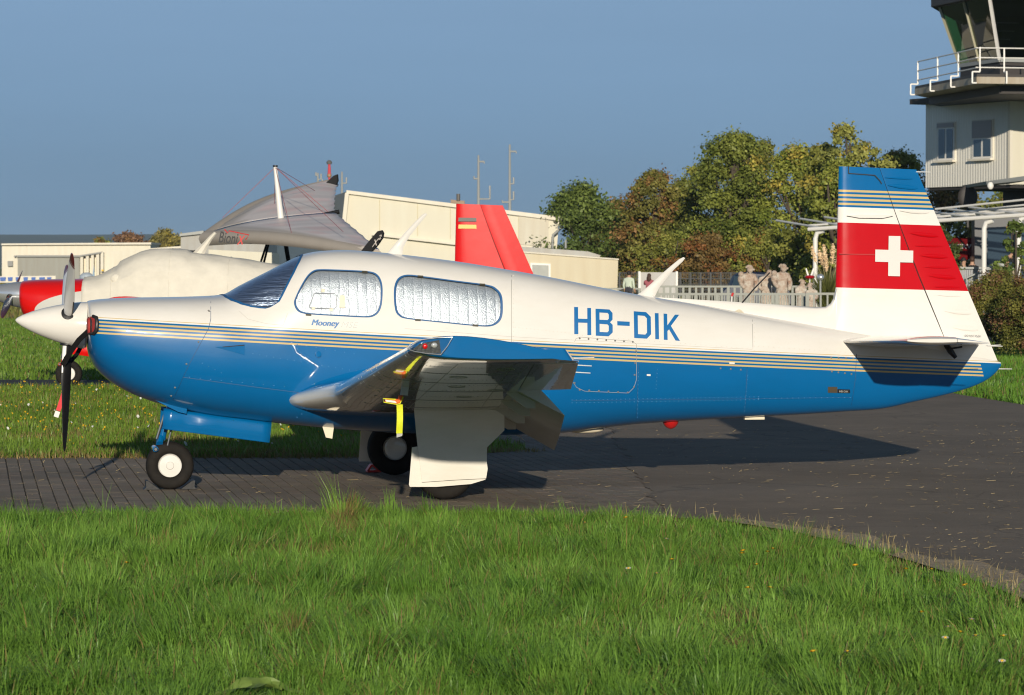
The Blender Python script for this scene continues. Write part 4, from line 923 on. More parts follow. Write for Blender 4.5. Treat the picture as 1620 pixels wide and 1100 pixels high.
    for s in (-1, 1):
        rows = []
        for i in range(13):
            u = i / 12; pt_ = (259 + (430 - 259) * u, 646 + (668 - 646) * u); pb = (257 + (426.5 - 257) * u, 679 + (701 - 679) * u); a_, b_ = A(*pt_, -0.17), A(*pb, -0.17)
            rows.append([(a_[0] + (b_[0] - a_[0]) * v, s * (0.160 + 0.008 * math.sin(PI * v * 0.9) + 0.007 * math.sin(17 * u + 1.5 * v) * math.sin(PI * v) * (u < 0.55) + 0.006 * (0.1 < v < 0.8) + 0.004 * math.sin(5 * u)), a_[1] + (b_[1] - a_[1]) * v) for v in (0, .15, .3, .45, .6, .75, .88, 0.95, 1)])
        mb = MB(); mb.loft(rows, closed=False); d = mb.build('nose_gear_door', GEAR, root)
        sm = d.modifiers.new('t', 'SOLIDIFY'); sm.thickness = 0.006
    for s in (-1, 1):
        wy = s * 1.38; wx = A(703, 745, -1.38)[0]; wh, _ = wheel(root, (wx, wy, 0.215), 0.216, 0.165, 0.095, HUB)
        mb = MB(); mb.tube([(wx - 0.03, wy * 1.03, 0.70), (wx - 0.03, wy * 1.06, 0.36), (wx, wy + s * 0.088, 0.215)], [0.036, 0.034, 0.024], 10); mb.tube([(wx - 0.22, wy * 1.02, 0.66), (wx - 0.04, wy * 1.055, 0.30)], 0.014, 8); mb.build('main_gear_leg', WNG, root)
        mb = MB(); mb.lathe([(0, 0.0), (0.004, 0.07), (0.0, 0.086)], (wx, wy - s * 0.062, 0.215), (0, -s, 0), 32); mb.build('wheel_cover', M_WING, wh)
        # leg fairing doors, outboard of the wheel
        yd = s * 1.535
        o1 = [(655, 648), (798, 648), (798, 681), (770.5, 708), (770, 730), (771.5, 742), (769, 757), (718, 759.5), (668, 763), (660, 700)]
        pts = [(A(p, q, -1.535)[0], yd, A(p, q, -1.535)[1]) for p, q in o1]
        dd_ = plate('main_gear_door', pts, (0, -s * 0.012, 0), WNG, root)
        o2 = [(652, 708), (664, 706), (770, 730), (768, 759), (745, 766), (690, 770.5), (648.5, 770.5), (647, 767)]
        pts = [(A(p, q, -1.51)[0], yd - s * 0.025, A(p, q, -1.51)[1]) for p, q in o2]
        plate('lower_door', pts, (0, -s * 0.010, 0), WNG, dd_)
        pin = [(A(p, q, -1.40)[0], s * 1.28, A(p, q, -1.40)[1]) for p, q in ((652, 690), (664, 690), (664, 740), (652, 740))]
    return fus
BL_GREY = mat('blade_grey_paint', (0.78, 0.77, 0.75), 0.35, coat=0.3, var=0.1, vscale=8); BL_BLACK = mat('blade_black_paint', (0.010, 0.010, 0.011), 0.5)
plane = empty('light_aircraft', (0, 0, 0), PSI)
tag(plane, 'white and blue low-wing propeller aeroplane with a red tail band and white cross', 'aeroplane', kind=None)
FUS = build_aircraft(plane, M_PAINT, M_FIN, M_WING, M_BLUE, M_BLUE, M_WHITE, M_WHITE, BL_GREY, BL_BLACK)

# ---- registration letters (photo pixels = 860 + x/4.05, 440 + y/4.05)
def Z7(p): return (860 + p[0] / 4.05, 440 + p[1] / 4.05)
M_LET = mat('registration_blue', (0.008, 0.14, 0.39), 0.4, coat=0.5)
LET = {'H': [[(195, 187), (220, 187), (222, 360), (196, 360)], [(279, 193), (303, 193), (305, 366), (280, 366)], [(221, 261), (279.3, 263), (279.6, 288), (221.4, 286)]],
       'B': [[(332, 198), (357, 199), (359, 371), (334, 370)], [(357, 199), (421, 203), (410, 225), (357.5, 222)], [(421, 203), (441, 225), (417, 235), (410, 225)], [(441, 225), (441, 268), (417, 261), (417, 235)], [(441, 268), (425, 284), (409, 270), (417, 261)],
             [(358, 268), (409, 270), (425, 284), (358, 282)], [(358, 282), (425, 284), (409, 298), (358, 294)], [(425, 284), (442, 301), (417, 307), (409, 298)], [(442, 301), (442, 349), (417, 339), (417, 307)], [(442, 349), (416, 374), (408, 348), (417, 339)], [(416, 374), (359, 371), (358.7, 346), (408, 348)]],
       '-': [[(471, 277), (551, 281), (551, 308), (472, 304)]],
       'D': [[(577, 214), (602, 216), (605, 386), (580, 384)], [(602, 216), (656, 220), (646, 244), (602.4, 240)], [(656, 220), (686, 250), (661, 259), (646, 244)], [(686, 250), (688, 361), (662, 350), (661, 259)], [(688, 361), (661, 389), (651, 363), (662, 350)], [(661, 389), (605, 386), (604.6, 360), (651, 363)]],
       'I': [[(712, 226), (736, 227), (739, 393), (715, 392)]],
       'K': [[(768, 229), (791, 231), (794, 397), (770, 396)], [(841, 236), (868, 237), (815, 308), (792.5, 304)], [(792.5, 304), (815, 308), (808, 326), (793, 340)], [(815, 308), (873, 403), (845, 401), (804, 331)]]}
for ch, qs in LET.items():
    decal_quads([[Z7(p) for p in q] for q in qs]).build('registration_letter', M_LET, plane)
# ---- maker lettering beside the window
def skin_text(txt, px0, py0, px1, py1, m, name, shear=0.25, offset=0.0, off=0.002):
    vs, fs = text_mesh(txt, 1.0, shear, offset); xs = [v.x for v in vs]; ys = [v.y for v in vs]; x0, x1, y0, y1 = min(xs), max(xs), min(ys), max(ys)
    out = []
    for v in vs:
        u, w = (v.x - x0) / (x1 - x0), (v.y - y0) / (y1 - y0); base = py1[0] + (py1[1] - py1[0]) * u; top = py0[0] + (py0[1] - py0[0]) * u
        out.append(SP(px0 + (px1 - px0) * u, base + (top - base) * w, off))
    return mk(name, out, fs, m, plane, smooth=False)
def bold_text(txt, px0, py0, px1, py1, m, name, shear, dxs):
    vs_, fs_ = [], []
    for k, dx in enumerate(dxs):
        o = skin_text(txt, px0 + dx, py0, px1 + dx, py1, m, name, shear, 0.0, 0.002 + 0.0006 * k); b0 = len(vs_); vs_ += [v.co.copy() for v in o.data.vertices]; fs_ += [tuple(i + b0 for i in p.vertices) for p in o.data.polygons]; bpy.data.objects.remove(o)
    return mk(name, vs_, fs_, m, plane, smooth=False)
bold_text('Mooney', 492.5, (505.5, 507.0), 536.0, (517.5, 520.0), M_LET, 'maker_lettering', 0.3, (0, 0.55, 1.1))
#skin_text('Mooney', 492.5, (505.5, 507.0), 536.5, (517.5, 520.0), M_LET, 'maker_lettering', 0.3, 0.0)
M_SIL = mat('silver_lettering', (0.42, 0.43, 0.42), 0.45, metal=0.2)
skin_text('MSE', 539.5, (509.0, 510.3), 567.0, (517.9, 519.2), M_SIL, 'model_lettering', 0.3, -0.012)
# data plate and black registration plate near the tail
decal_quads([[(1309.5, 612), (1324.5, 612.3), (1324.5, 621.6), (1309.5, 621.3)]], 0.003).build('data_plate', mat('brass_plate', (0.16, 0.13, 0.09), 0.4, metal=0.6), plane)
bp_ = decal_quads([[(1324.8, 615.8), (1344.5, 616.3), (1344.5, 622), (1324.8, 621.7)]], 0.003).build('registration_plate', M_BLK, plane)
skin_text('HB-DIK', 1327.5, (617.6, 618.0), 1341.8, (620.6, 620.9), mat('plate_text', (0.5, 0.5, 0.48), 0.5), 'plate_lettering', 0, 0.0, 0.0045).parent = bp_
# ---- fin cross and rudder lettering
def fin_y(px, py):
    j = min(max((py - 264) / 292.0, 0), 1); return -(0.030 + 0.028 * j) - 0.003
crs = [(1406, 373.5), (1424.5, 373.8), (1424.3, 396), (1444.8, 396.8), (1444.6, 415.7), (1424, 415.2), (1423.7, 437.3), (1405, 436.8), (1405.3, 414.8), (1384.5, 414.2), (1384.8, 395), (1405.6, 395.6)]
cx3 = [A3(p, q, fin_y(p, q) - 0.004) for p, q in crs]
mb = MB(); mb.add(cx3, [(0, 1, 2, 11), (11, 2, 5, 8), (2, 3, 4, 5), (8, 5, 6, 7), (10, 11, 8, 9)])
mb.build('white_cross', mat('cross_white', (0.68, 0.66, 0.62), 0.3, coat=0.4), plane, smooth=False)
vs, fs = text_mesh('DO NOT PUSH', 1.0); x0, x1 = min(v.x for v in vs), max(v.x for v in vs); y1 = max(v.y for v in vs)
mk('rudder_lettering', [A3(1526.5 + 25.5 * (v.x - x0) / (x1 - x0), 532.6 + 0.8 * (v.x - x0) / (x1 - x0) - 3.0 * v.y / y1, -0.045) for v in vs], fs, mat('stencil_grey', (0.08, 0.08, 0.08), 0.6), plane, smooth=False)
def fin_line(pts, w, m, name, yoff=0.004):
    mb = MB()
    for a, b in zip(pts[:-1], pts[1:]):
        p, q = Vector(A3(*a, fin_y(*a) - yoff)), Vector(A3(*b, fin_y(*b) - yoff)); d = (q - p).normalized(); s = Vector((-d.z, 0, d.x)) * w / 2
        mb.add([p - s, p + s, q + s, q - s], [(0, 1, 2, 3)])
    return mb.build(name, m, plane, smooth=False)
fin_line([(1342.5, 263), (1342.5, 274.5), (1384, 277.5), (1392, 286), (1395, 291)], 0.007, mat('hinge_gap', (0.03, 0.03, 0.03), 0.8), 'rudder_gap')
fin_line([(1328, 402), (1384, 403)], 0.006, mat('fin_seam', (0.42, 0.02, 0.02), 0.5), 'fin_seam')
# pressed stiffening beads of the rudder
for (xa, ya, xb, yb) in [(1405, 293, 1452, 298), (1400, 281, 1444, 283), (1424, 333, 1470, 336), (1441, 369, 1484, 374), (1448, 389, 1491, 390), (1457, 404, 1499, 407), (1464, 423, 1505, 423.5), (1470, 436, 1512, 440), (1479, 454, 1519, 455), (1484, 467, 1520, 469), (1495, 492, 1537, 496), (1508, 518, 1548, 522)]:
    big = abs(yb - ya) >= 3
    rows = []
    for i in range(9):
        u = i / 8; px, py = xa + (xb - xa) * u, ya + (yb - ya) * u; y0 = -(0.043 - 0.031 * (u * 0.75 + 0.18)) ; h = (0.0045 if big else 0.002) * math.sin(PI * min(1, u)) ** 0.6
        hw = (3.2 if big else 1.4) * min(1, 0.25 + 2 * u, 0.25 + 4 * (1 - u))
        rows.append([A3(px, py - hw, y0), A3(px, py - hw * .5, y0 - h), A3(px, py + hw * .5, y0 - h), A3(px, py + hw, y0)])
    mb = MB(); mb.loft(rows, closed=False); mb.build('rudder_bead', M_FIN, plane)
# little navigation aerial on the fin
mb = MB(); mb.prism([A3(1339, 341.5, -0.035), A3(1355, 339.8, -0.035), A3(1398, 340.3, -0.035), A3(1412, 341.4, -0.035), A3(1395, 345.4, -0.035), A3(1358, 345, -0.035)], (0, -0.03, 0)); mb.build('navigation_aerial', M_WHITE, plane)

# ---- aerials, beacon, vents, steps
def blade_aerial(pts, w, m, name, y0=0.0):
    mb = MB(); rings = []
    for (xf, yf, xr, yr, k) in pts:
        a, b = Vector(A3(xf, yf, y0)), Vector(A3(xr, yr, y0)); ring = []
        for u, v in ((0, 0), (0.08, .5), (0.3, 1), (0.7, .8), (1, 0.05)): p = a + (b - a) * u; ring.append(p + Vector((0, -v * w * k, 0)))
        for u, v in ((0.7, .8), (0.3, 1), (0.08, .5)): p = a + (b - a) * u; ring.append(p + Vector((0, v * w * k, 0)))
        rings.append(ring)
    mb.loft(rings, cap=True); return mb.build(name, m, plane)
blade_aerial([(606, 404, 646, 408, 1.6), (613, 400, 636, 406, 1.1), (625, 386, 638, 391, 1), (640, 369, 648, 374, .8), (655, 353, 660, 359, .6), (668, 340, 673, 343, .45), (673, 337.6, 676, 339, .25)], 0.018, M_WHITE, 'roof_aerial')
blade_aerial([(1005, 468, 1050, 474, 1.6), (1015, 462, 1036, 469, 1.1), (1030, 449, 1043, 455, 1), (1046, 434, 1056, 439, .8), (1060, 422, 1067, 426, .6), (1074, 410.5, 1080, 414, .45), (1081, 407, 1084, 408.6, .25)], 0.018, M_WHITE, 'rear_roof_aerial')
mb = MB(); mb.lathe([(0, 0.055), (0.012, 0.040), (0.03, 0.026), (0.055, 0.014), (0.062, 0.008)], A3(1168, 494.5), (0.15, 0, 1), 14); wb = mb.build('whip_aerial_base', M_CREAM, plane)
mb = MB(); mb.tube([A3(1171, 483), A3(1193, 457), A3(1218, 431.5)], [0.006, 0.0055, 0.0045], 8); mb.build('whip_aerial', M_BLK, wb)
mb = MB(); c = Vector(A3(1061, 666)); mb.lathe([(0, 0.062), (0.02, 0.058), (0.045, 0.042), (0.06, 0.018), (0.063, 0.0)], c, (0, 0, -1), 20); mb.build('red_beacon', mat('beacon_red', (0.45, 0.01, 0.01), 0.15, coat=1), plane)
mb = MB(); c = A3(1193, 660.5); mb.box((c[0], 0, c[2] - 0.006), (0.155, 0.04, 0.02)); mb.build('belly_aerial', M_CREAM, plane)
mb = MB(); c = A3(925, 679.5); mb.sphere(c, 0.15, 16, 10, (1, 0.30, 0.20)); mb.build('belly_fairing', M_CREAM, plane)
plate('drain_fin', [(A(p, q)[0], -0.20, A(p, q)[1]) for p, q in ((504, 668), (524, 670), (521, 692), (511, 690))], (0, 0.012, 0), M_CREAM, plane)
plate('cowl_flap', [(A(p, q, -0.22)[0], -0.22, A(p, q, -0.22)[1]) for p, q in ((243, 632), (297, 640), (295, 655), (282, 652))], (0, 0.16, 0), M_BLUE, plane)
mb = MB(); mb.prism([(A(p, q, -0.33)[0], -0.30, A(p, q, -0.33)[1]) for p, q in ((893, 647), (985, 656), (890, 672), (884, 685), (878, 685))], (0, 0.22, 0)); mb.build('flap_root_fairing', M_BLUE, plane)
# wing root fillet
mb = MB(); rows = []
for i in range(19):
    u = i / 18; xc = 0.02 + 0.96 * u; k = math.sin(PI * min(1, 0.12 + u)) if u < 0.5 else 1.0
    y = -0.62; xl, zl, cc, tt, dr = wing_st(y); wx_ = xl + xc * cc * 0.98; zt = zl - dr * xc * cc + foil(xc, tt, True) * cc - 0.006
    rr = 0.03 + 0.07 * u; row = []
    fx = min(max(wx_, X0), X1)
    k4 = min(1.0, 0.12 + 3.2 * u); p0 = Vector((wx_, -0.58 - 0.16 * k4, zl + DIH * (-.04 + .16 * k4) - dr * xc * cc + foil(xc, tt, True) * cc - 0.004)); zf = zt + (0.10 + 0.05 * u) * k4; th = th_of(fx, zf); p2 = Vector(FP(fx, th, 0.002)); p1 = Vector((wx_, FP(fx, th)[1] - 0.015, zt))
    for v in (0, .2, .4, .6, .8, 1): row.append(p0 * (1 - v) ** 2 + p1 * 2 * v * (1 - v) + p2 * v * v)
    rows.append(row)
mb.loft(rows, closed=False); mb.build('wing_root_fillet', M_BLUE, plane)
# ring of the wing glove at the fuselage
# scoop on the cowling side
mb = MB(); mb.prism([SP(340, 549, 0.001), SP(372, 547.6, 0.001), SP(387, 545.2, 0.001), SP(387, 562, 0.001)], (0, -0.004, 0)); mb.build('side_scoop', M_BLUE, plane, smooth=False)
mb = decal_quads([[(352, 548.6), (386.5, 545.6), (386.5, 547.0), (352, 549.6)]], 0.007); mb.build('scoop_slot', M_DARK, plane)
mb = MB(); mb.lathe([(0, 0.022), (0.02, 0.022), (0.021, 0.016)], SP(503, 561), (0.1, -1, 0.1), 14); mb.build('fresh_air_inlet', M_BLUE, plane)
# static dischargers
M_WICK = mat('discharge_wick', (0.7, 0.7, 0.68), 0.4); 
def wick(a, b, ya):
    mb = MB(); mb.tube([A3(*a, ya), A3(*b, ya)], [0.004, 0.003], 6); mb.build('static_wick', M_WICK, plane)
wick((905, 577.5), (936, 579.2), -4.6); wick((900, 588.5), (934, 590.5), -4.0); wick((908, 567), (940, 566), -5.1)
wick((1562, 547.5), (1586, 548), -1.6); wick((1560, 547), (1583, 546), -1.0); wick((1577, 583.8), (1601, 584), 0); wick((1449, 272), (1472, 272.5), 0)
# elevator horn fairing and control arm
mb = MB(); mb.tube([A3(1496, 545, -0.12), A3(1504, 556, -0.12), A3(1512, 566, -0.12)], [0.02, 0.025, 0.015], 8); mb.tube([A3(1497, 553, -0.14), A3(1522, 549, -0.14)], 0.008, 6); mb.build('elevator_control_arm', M_BLK, plane)

# ---- seams, rivets, fasteners
for ln in ([(333.5, 469), (333.5, 505), (330, 520), (300, 575), (274, 632)], [(809, 428), (809, 545)], [(1190, 498), (1191, 550)], [(290, 597), (400, 612), (480, 622)]):
    skin_strip(ln, 0.0035, M_SEAM if ln[-1][1] < 560 else M_SEAMB, plane)
skin_strip([(909, 541), (911, 536), (918, 533.5), (1000, 540), (1007, 545), (1007, 600), (1003, 613), (994, 622), (925, 619), (912, 613), (907, 605)], 0.003, M_SEAM, plane)
skin_strip([(378, 492), (392, 505), (420, 512), (448, 515), (455, 496)], 0.0028, mat('white_panel_seam', (0.5, 0.48, 0.44), 0.6), plane)
skin_strip([(1355, 560), (1353, 600), (1346, 648)], 0.0035, M_SEAMB, plane)
rivet_rows([((905, 633), (1200, 628), 7), ((905, 637.5), (1200, 632.5), 7), ((1200, 630.5), (1345, 629), 9), ((1010, 590), (1008, 660), 6), ((1183, 595), (1178, 650), 6), ((1040, 585), (1038, 615), 6), ((400, 560), (640, 600), 11), ((470, 545), (560, 560), 14), ((320, 575), (350, 590), 9), ((300, 597), (450, 612), 16), ((560, 600), (470, 660), 9)], 0.0042, mat('blue_rivet', (0.012, 0.16, 0.40), 0.3, coat=0.5), plane)
skin_strip([(906, 634), (1345, 629)], 0.0025, M_SEAMB, plane); skin_strip([(1010, 575), (1007, 664)], 0.0028, M_SEAMB, plane); skin_strip([(1182, 582), (1178, 658)], 0.0028, M_SEAMB, plane); skin_strip([(640, 520), (810, 533), (1190, 553)], 0.002, mat('lap_joint', (0.46, 0.44, 0.40), 0.6), plane)
rivet_rows([((812, 436), (812, 540), 7), ((815, 518), (900, 527), 6), ((905, 530), (1190, 552), 8), ((1193, 505), (1194, 555), 7), ((1200, 548), (1345, 558), 8)], 0.0034, mat('painted_rivet', (0.60, 0.57, 0.5), 0.4), plane)
rivet_rows([((917, 535.5), (1001, 541), 13.5), ((917, 617), (993, 621), 15), ((1006, 556), (1003, 612), 16), ((908, 606), (909, 606), 4), ((330, 492), (331, 493), 9), ((314, 541), (295, 576), 40), ((277, 613), (271, 626), 14), ((1140, 583), (1172, 585), 12), ((1315, 566), (1350, 567), 9), ((1316, 588), (1347, 592), 10)], 0.0078, M_SCREW, plane, 'fasteners')
decal_quads([[(1023, 592), (1029, 592.2), (1029, 595), (1023, 594.8)], [(1153.5, 573.2), (1162, 573.6), (1162, 576.2), (1153.5, 575.8)]], 0.004).build('placard', mat('placard_white', (0.75, 0.74, 0.7), 0.5), plane)

# ---- wing tip light under its clear cover (near side)
tipf = -(Y_TIP + 0.272)
def T3(px, py, dy=0.0): return A3(px, py, tipf + dy)
plate('light_recess', [T3(653, 553, -0.004), T3(664, 544, -0.004), T3(695, 538, -0.004), T3(698, 560, -0.004), T3(676, 559.5, -0.004)], (0, 0.006, 0), M_BLK, plane)
lens = [T3(644.5, 552, -.012), T3(650, 544, -.012), T3(664, 538, -.012), T3(690, 534.6, -.012), T3(716, 533.4, -.012), T3(708, 548, -.012), T3(697, 561.5, -.012), T3(675, 559.5, -.012), T3(655, 556, -.012)]
mb = MB(); mb.prism(lens, (0, 0.002, 0)); lo = mb.build('light_cover', M_GLASS, plane, smooth=False)
mb = MB(); mb.tube(lens + lens[:2], 0.0035, 6); mb.build('cover_rim', M_CHROME, lo)
mb = MB(); mb.sphere(T3(672.5, 548, -0.008), 0.0155, 12, 8, (1, .7, 1.1)); mb.build('navigation_lamp', mat('lamp_red', (0.6, 0.01, 0.01), 0.1, coat=1), plane)
mb = MB(); mb.sphere(T3(687, 546.3, -0.008), 0.016, 12, 8, (1.2, .7, 1)); mb.build('strobe_lamp', mat('strobe_clear', (0.7, 0.72, 0.7), 0.08, metal=0.5), plane)
mb = MB(); mb.tube([T3(716, 535, -.002), T3(705, 553, -.004), T3(697, 563, -.002)], 0.004, 6); mb.build('cover_joint', M_SEAMB, plane)
for k, (y, s_) in enumerate([(-5.0, 1), (-3.7, 1), (-3.45, 1), (-2.9, 1), (-2.75, 1)]):    # stall strips and seams of the leading edge
    mb = MB(); mb.tube([Vector(wpt(y, x, up)) for x, up in ((0.06, True), (0.02, True), (0.0, True), (0.01, False), (0.04, False), (0.10, False))], 0.0022, 5); mb.build('leading_edge_seam', M_RIVET, plane)
for y in (-4.4, -3.75, -3.1, -2.4, -1.75):
    mb = MB(); mb.tube([Vector(wpt(y, x, False)) + Vector((0, 0, -0.0005)) for x in (0.1, 0.2, 0.3, 0.4, 0.5, 0.6, 0.7)], 0.0018, 5); mb.build('wing_rib_seam', M_SEAM, plane)
# tie-down ring, inspection covers
for (y, x) in ((-4.2, .38), (-3.5, .42), (-2.7, .5), (-4.75, .6), (-3.2, .63)):
    p = Vector(wpt(y, x, False)); mb = MB(); mb.tube([(p.x + 0.055 * math.cos(q * PI / 8), y + 0.055 * math.sin(q * PI / 8), Vector(wpt(y + 0.055 * math.sin(q * PI / 8), x + 0.055 * math.cos(q * PI / 8) / wing_st(y)[2], False)).z) for q in range(17)], 0.002, 5); mb.build('inspection_cover_rim', M_RIVET, plane)
mb = MB()                                             # rivet rows under the near wing and on its gear door
def dot(p, n, r=0.0045):
    p = Vector(p); n = Vector(n).normalized(); u_ = n.orthogonal().normalized(); w_ = n.cross(u_); mb.add([p + (u_ * math.cos(q * PI / 3) + w_ * math.sin(q * PI / 3)) * r for q in range(6)] + [p + n * r * 0.5], [(q, (q + 1) % 6, 6) for q in range(6)])
for y in (-4.85, -4.4, -4.0, -3.6, -3.2, -2.7, -2.2, -1.8):
    for x in np.arange(0.08, 0.73, 0.022): dot(wpt(y, float(x), False), (0, -0.1, -1))
for x in (0.13, 0.30, 0.62, 0.70):
    for y in np.arange(-5.05, -1.6, 0.06): dot(wpt(float(y), x, False), (0, -0.1, -1))
for (x0_, y0_, x1_, y1_, n_) in ((668, 662, 672, 755, 14), (684, 662, 686, 720, 9), (760, 662, 790, 662, 5), (690, 664, 752, 664, 8), (757, 670, 764, 740, 9)):
    for q in range(n_): dot(A3(x0_ + (x1_ - x0_) * q / (n_ - 1), y0_ + (y1_ - y0_) * q / (n_ - 1), -1.5245), (0, -1, 0), 0.004)
tag(mb.build('rivet_rows', mat('wing_rivet', (0.42, 0.40, 0.36), 0.4), plane), kind='stuff')
# brown tape remnants under the nose of the wing root
M_TAPE = mat('tan_tape', (0.55, 0.40, 0.22), 0.7)

# ================================================================== loose things on the aeroplane
def foil_shade(outline, label, name='sunshade'):
    mb = MB(); shell_from_rings(mb, outline, -0.021, -0.024, False, 0.985, 9); o = mb.build(name, M_FOIL); o.location = plane.location; o.rotation_euler = plane.rotation_euler; tag(o, label, 'sunshade', 'silver foil sunshades in the cabin windows'); return o
foil_shade(WIN1, 'silver foil sunshade in the front cabin window with the small hatch')
foil_shade(WIN2, 'silver foil sunshade in the long rear cabin window')
mb = MB(); g_ = windscreen_grid(22, 50, 0.006); shell_from_grid(mb, g_, -0.011, -0.015); o = mb.build('sunshade', M_FOILW); o.rotation_euler = plane.rotation_euler; tag(o, 'streaky silver foil sunshade behind the sloping windscreen', 'sunshade', 'silver foil sunshades in the cabin windows')
# hatch frame in the front window
m_hf = mat('hatch_rubber', (0.30, 0.30, 0.31), 0.5)
hw = [(489, 485), (497, 465), (500, 463.5), (530, 464.5), (533, 467), (532, 485), (529, 488.5), (492, 487)]
mb = MB(); mb.tube([SP(*p, -0.004) for p in hw + hw[:1]], 0.0022, 5); mb.build('vent_hatch_frame', m_hf, plane)
decal_quads([[(537, 467), (546, 467.4), (545.5, 487), (537, 486.6)]], -0.004).build('hatch_latch', M_CREAM, plane)
for q in ((511, 459), (496, 487), (524, 489)): decal_quads([[(q[0] - 2.5, q[1] - 2), (q[0] + 2.5, q[1] - 2), (q[0] + 2.5, q[1] + 3), (q[0] - 2.5, q[1] + 3)]], -0.003).build('hatch_hinge', M_CREAM, plane)
for q in ((577, 430.5), (665, 437.7), (763, 450.5), (661, 506.2), (488, 498), (752, 514.8)): decal_quads([[(q[0] - 4.5, q[1] - 1.6), (q[0] + 4.5, q[1] - 1.0), (q[0] + 4.5, q[1] + 2.2), (q[0] - 4.5, q[1] + 1.6)]], 0.0035).build('shade_clip', mat('clip_brown', (0.05, 0.045, 0.03), 0.6), plane)

def own(mb, name, mats, label, cat, **kw):
    o = mb.build(name, mats, None, **kw); o.location = plane.location; o.rotation_euler = plane.rotation_euler; tag(o, label, cat); return o
# red engine inlet plugs tied by a black strap
pl = empty('engine_inlet_plug', (0, 0, 0), PSI); tag(pl, 'red padded plugs in the cooling inlets beside the spinner with black strap', 'engine plug')
for s in (-1, 1):
    mb = MB(); zc = A(147, 515)[1]; rings = []
    for dx, k in ((-0.032, 0.80), (-0.026, 0.94), (0.0, 1.0), (0.06, 1.0)):
        rings.append([(X0 + dx + 0.02, s * (0.275 + 0.115 * k * math.copysign(abs(math.cos(a)) ** 0.6, math.cos(a))), zc + 0.066 * k * math.copysign(abs(math.sin(a)) ** 0.6, math.sin(a))) for a in [2 * PI * i / 20 for i in range(20)]])
    mb.loft(rings, cap=True); pd = mb.build('plug_pad', M_REDP, pl)
    mb = MB(); ring = [(X0 + 0.022, s * (0.275 + 0.120 * math.copysign(abs(math.cos(a)) ** 0.6, math.cos(a))), zc + 0.071 * math.copysign(abs(math.sin(a)) ** 0.6, math.sin(a))) for a in [2 * PI * i / 20 for i in range(21)]]
    mb.tube(ring, 0.016, 8); mb.build('plug_border', M_BLK, pd)
# side pad seen on the flank, with black binding
pad = [(139.5, 503), (147, 500.5), (152.5, 503), (153.8, 511), (153, 522), (149, 527.5), (141, 528)]
mb = MB(); PP = [Vector(SP(max(p[0], 139), p[1], 0.004)) for p in pad]; mb.prism(PP, (0, -0.022, 0)); mb.build('side_pad', M_REDP, pl)
mb = MB(); mb.tube([p + Vector((0, -0.018, 0)) for p in PP[1:]], [0.012, 0.015, 0.016, 0.016, 0.013, 0.008], 8); mb.build('side_pad_binding', M_BLK, pl)
mb = MB()
def band(pts, w):
    rows = [];
    for i, p in enumerate(pts):
        d = (Vector(pts[min(i + 1, len(pts) - 1)]) - Vector(pts[max(i - 1, 0)])).normalized(); s = d.cross(Vector((0, 1, 0.1))).normalized() * w / 2; rows.append([Vector(p) - s, Vector(p) + s])
    mb.loft(rows, closed=False)
band([A3(140, 524, -0.34), A3(125, 538, -0.26), A3(112, 556, -0.16), A3(99, 578, -0.05)], 0.040); band([A3(99, 578, -0.05), A3(112, 572, 0.10), A3(122, 560, 0.2), A3(138, 530, 0.32)], 0.032); mb.build('strap', M_BLK, pl)
mb = MB(); band([A3(103, 615, 0.03), A3(97, 635, 0.03), A3(92, 650, 0.03)], 0.034); mb.build('red_tag', mat('tag_red', (0.62, 0.02, 0.03), 0.6), pl)
mb = MB(); band([A3(91.5, 651, 0.03), A3(88.5, 660, 0.03)], 0.036); mb.build('tag_tip', mat('tag_white', (0.75, 0.72, 0.7), 0.6), pl)
# pitot cover with streamer
pc_ = empty('pitot_cover', (0, 0, 0), PSI); tag(pc_, 'orange pitot cover with yellow hanging streamer under the near wing', 'pitot cover')
ypit = -3.30
pit = [(644, 601, -3.4), (640, 612, -3.2)]
M_YEL = mat('streamer_yellow', (0.75, 0.80, 0.02), 0.6, var=0.15, vscale=60); M_ORG = mat('cover_orange', (0.85, 0.14, 0.015), 0.6)
mb = MB(); mb.tube([A3(634, 626, ypit), A3(634, 632, ypit), A3(630, 636, ypit), A3(609, 633.5, ypit)], [0.016, 0.02, 0.019, 0.016], 10); mb.build('sleeve', M_ORG, pc_)
mb = MB(); mb.tube([A3(638, 628, ypit - .02), A3(633, 638.5, ypit - .02), A3(628, 640, ypit - .02), A3(607, 636.5, ypit - .02), A3(606, 631, ypit - .02), A3(626, 632, ypit - .02)], 0.0035, 6); mb.build('sleeve_binding', M_YEL, pc_)
plate('sleeve_label', [A3(609, 632.5, ypit - .022), A3(625, 634.5, ypit - .022), A3(628, 638, ypit - .022), A3(611, 635.8, ypit - .022)], (0, 0.002, 0), mat('label_white', (0.8, 0.78, 0.72), 0.6), pc_)
rows = []
for i in range(12):
    u = i / 11; y = 640 + 46 * u; rows.append([A3(627.2 + 0.6 * math.sin(4 * u), y, ypit - 0.012 + 0.006 * math.sin(7 * u)), A3(637.0 + 0.6 * math.sin(4 * u), y, ypit - 0.006 + 0.006 * math.sin(7 * u + .6))])
mb = MB(); mb.loft(rows, closed=False); mb.build('streamer', M_YEL, pc_)
plate('streamer_end', [A3(627.5, 686.2, ypit - .01), A3(637, 686.2, ypit - .01), A3(636, 690, ypit - .01), A3(627.5, 692.5, ypit - .01)], (0, 0.002, 0), mat('streamer_grey', (0.45, 0.45, 0.42), 0.7), pc_)
# pitot mast itself (part of the aeroplane)
plate('pitot_mast', [A3(639, 590, ypit), A3(650, 590, ypit), A3(645, 626, ypit), A3(634, 625, ypit)], (0, 0.03, 0), mat('mast_grey', (0.55, 0.54, 0.5), 0.35), plane)
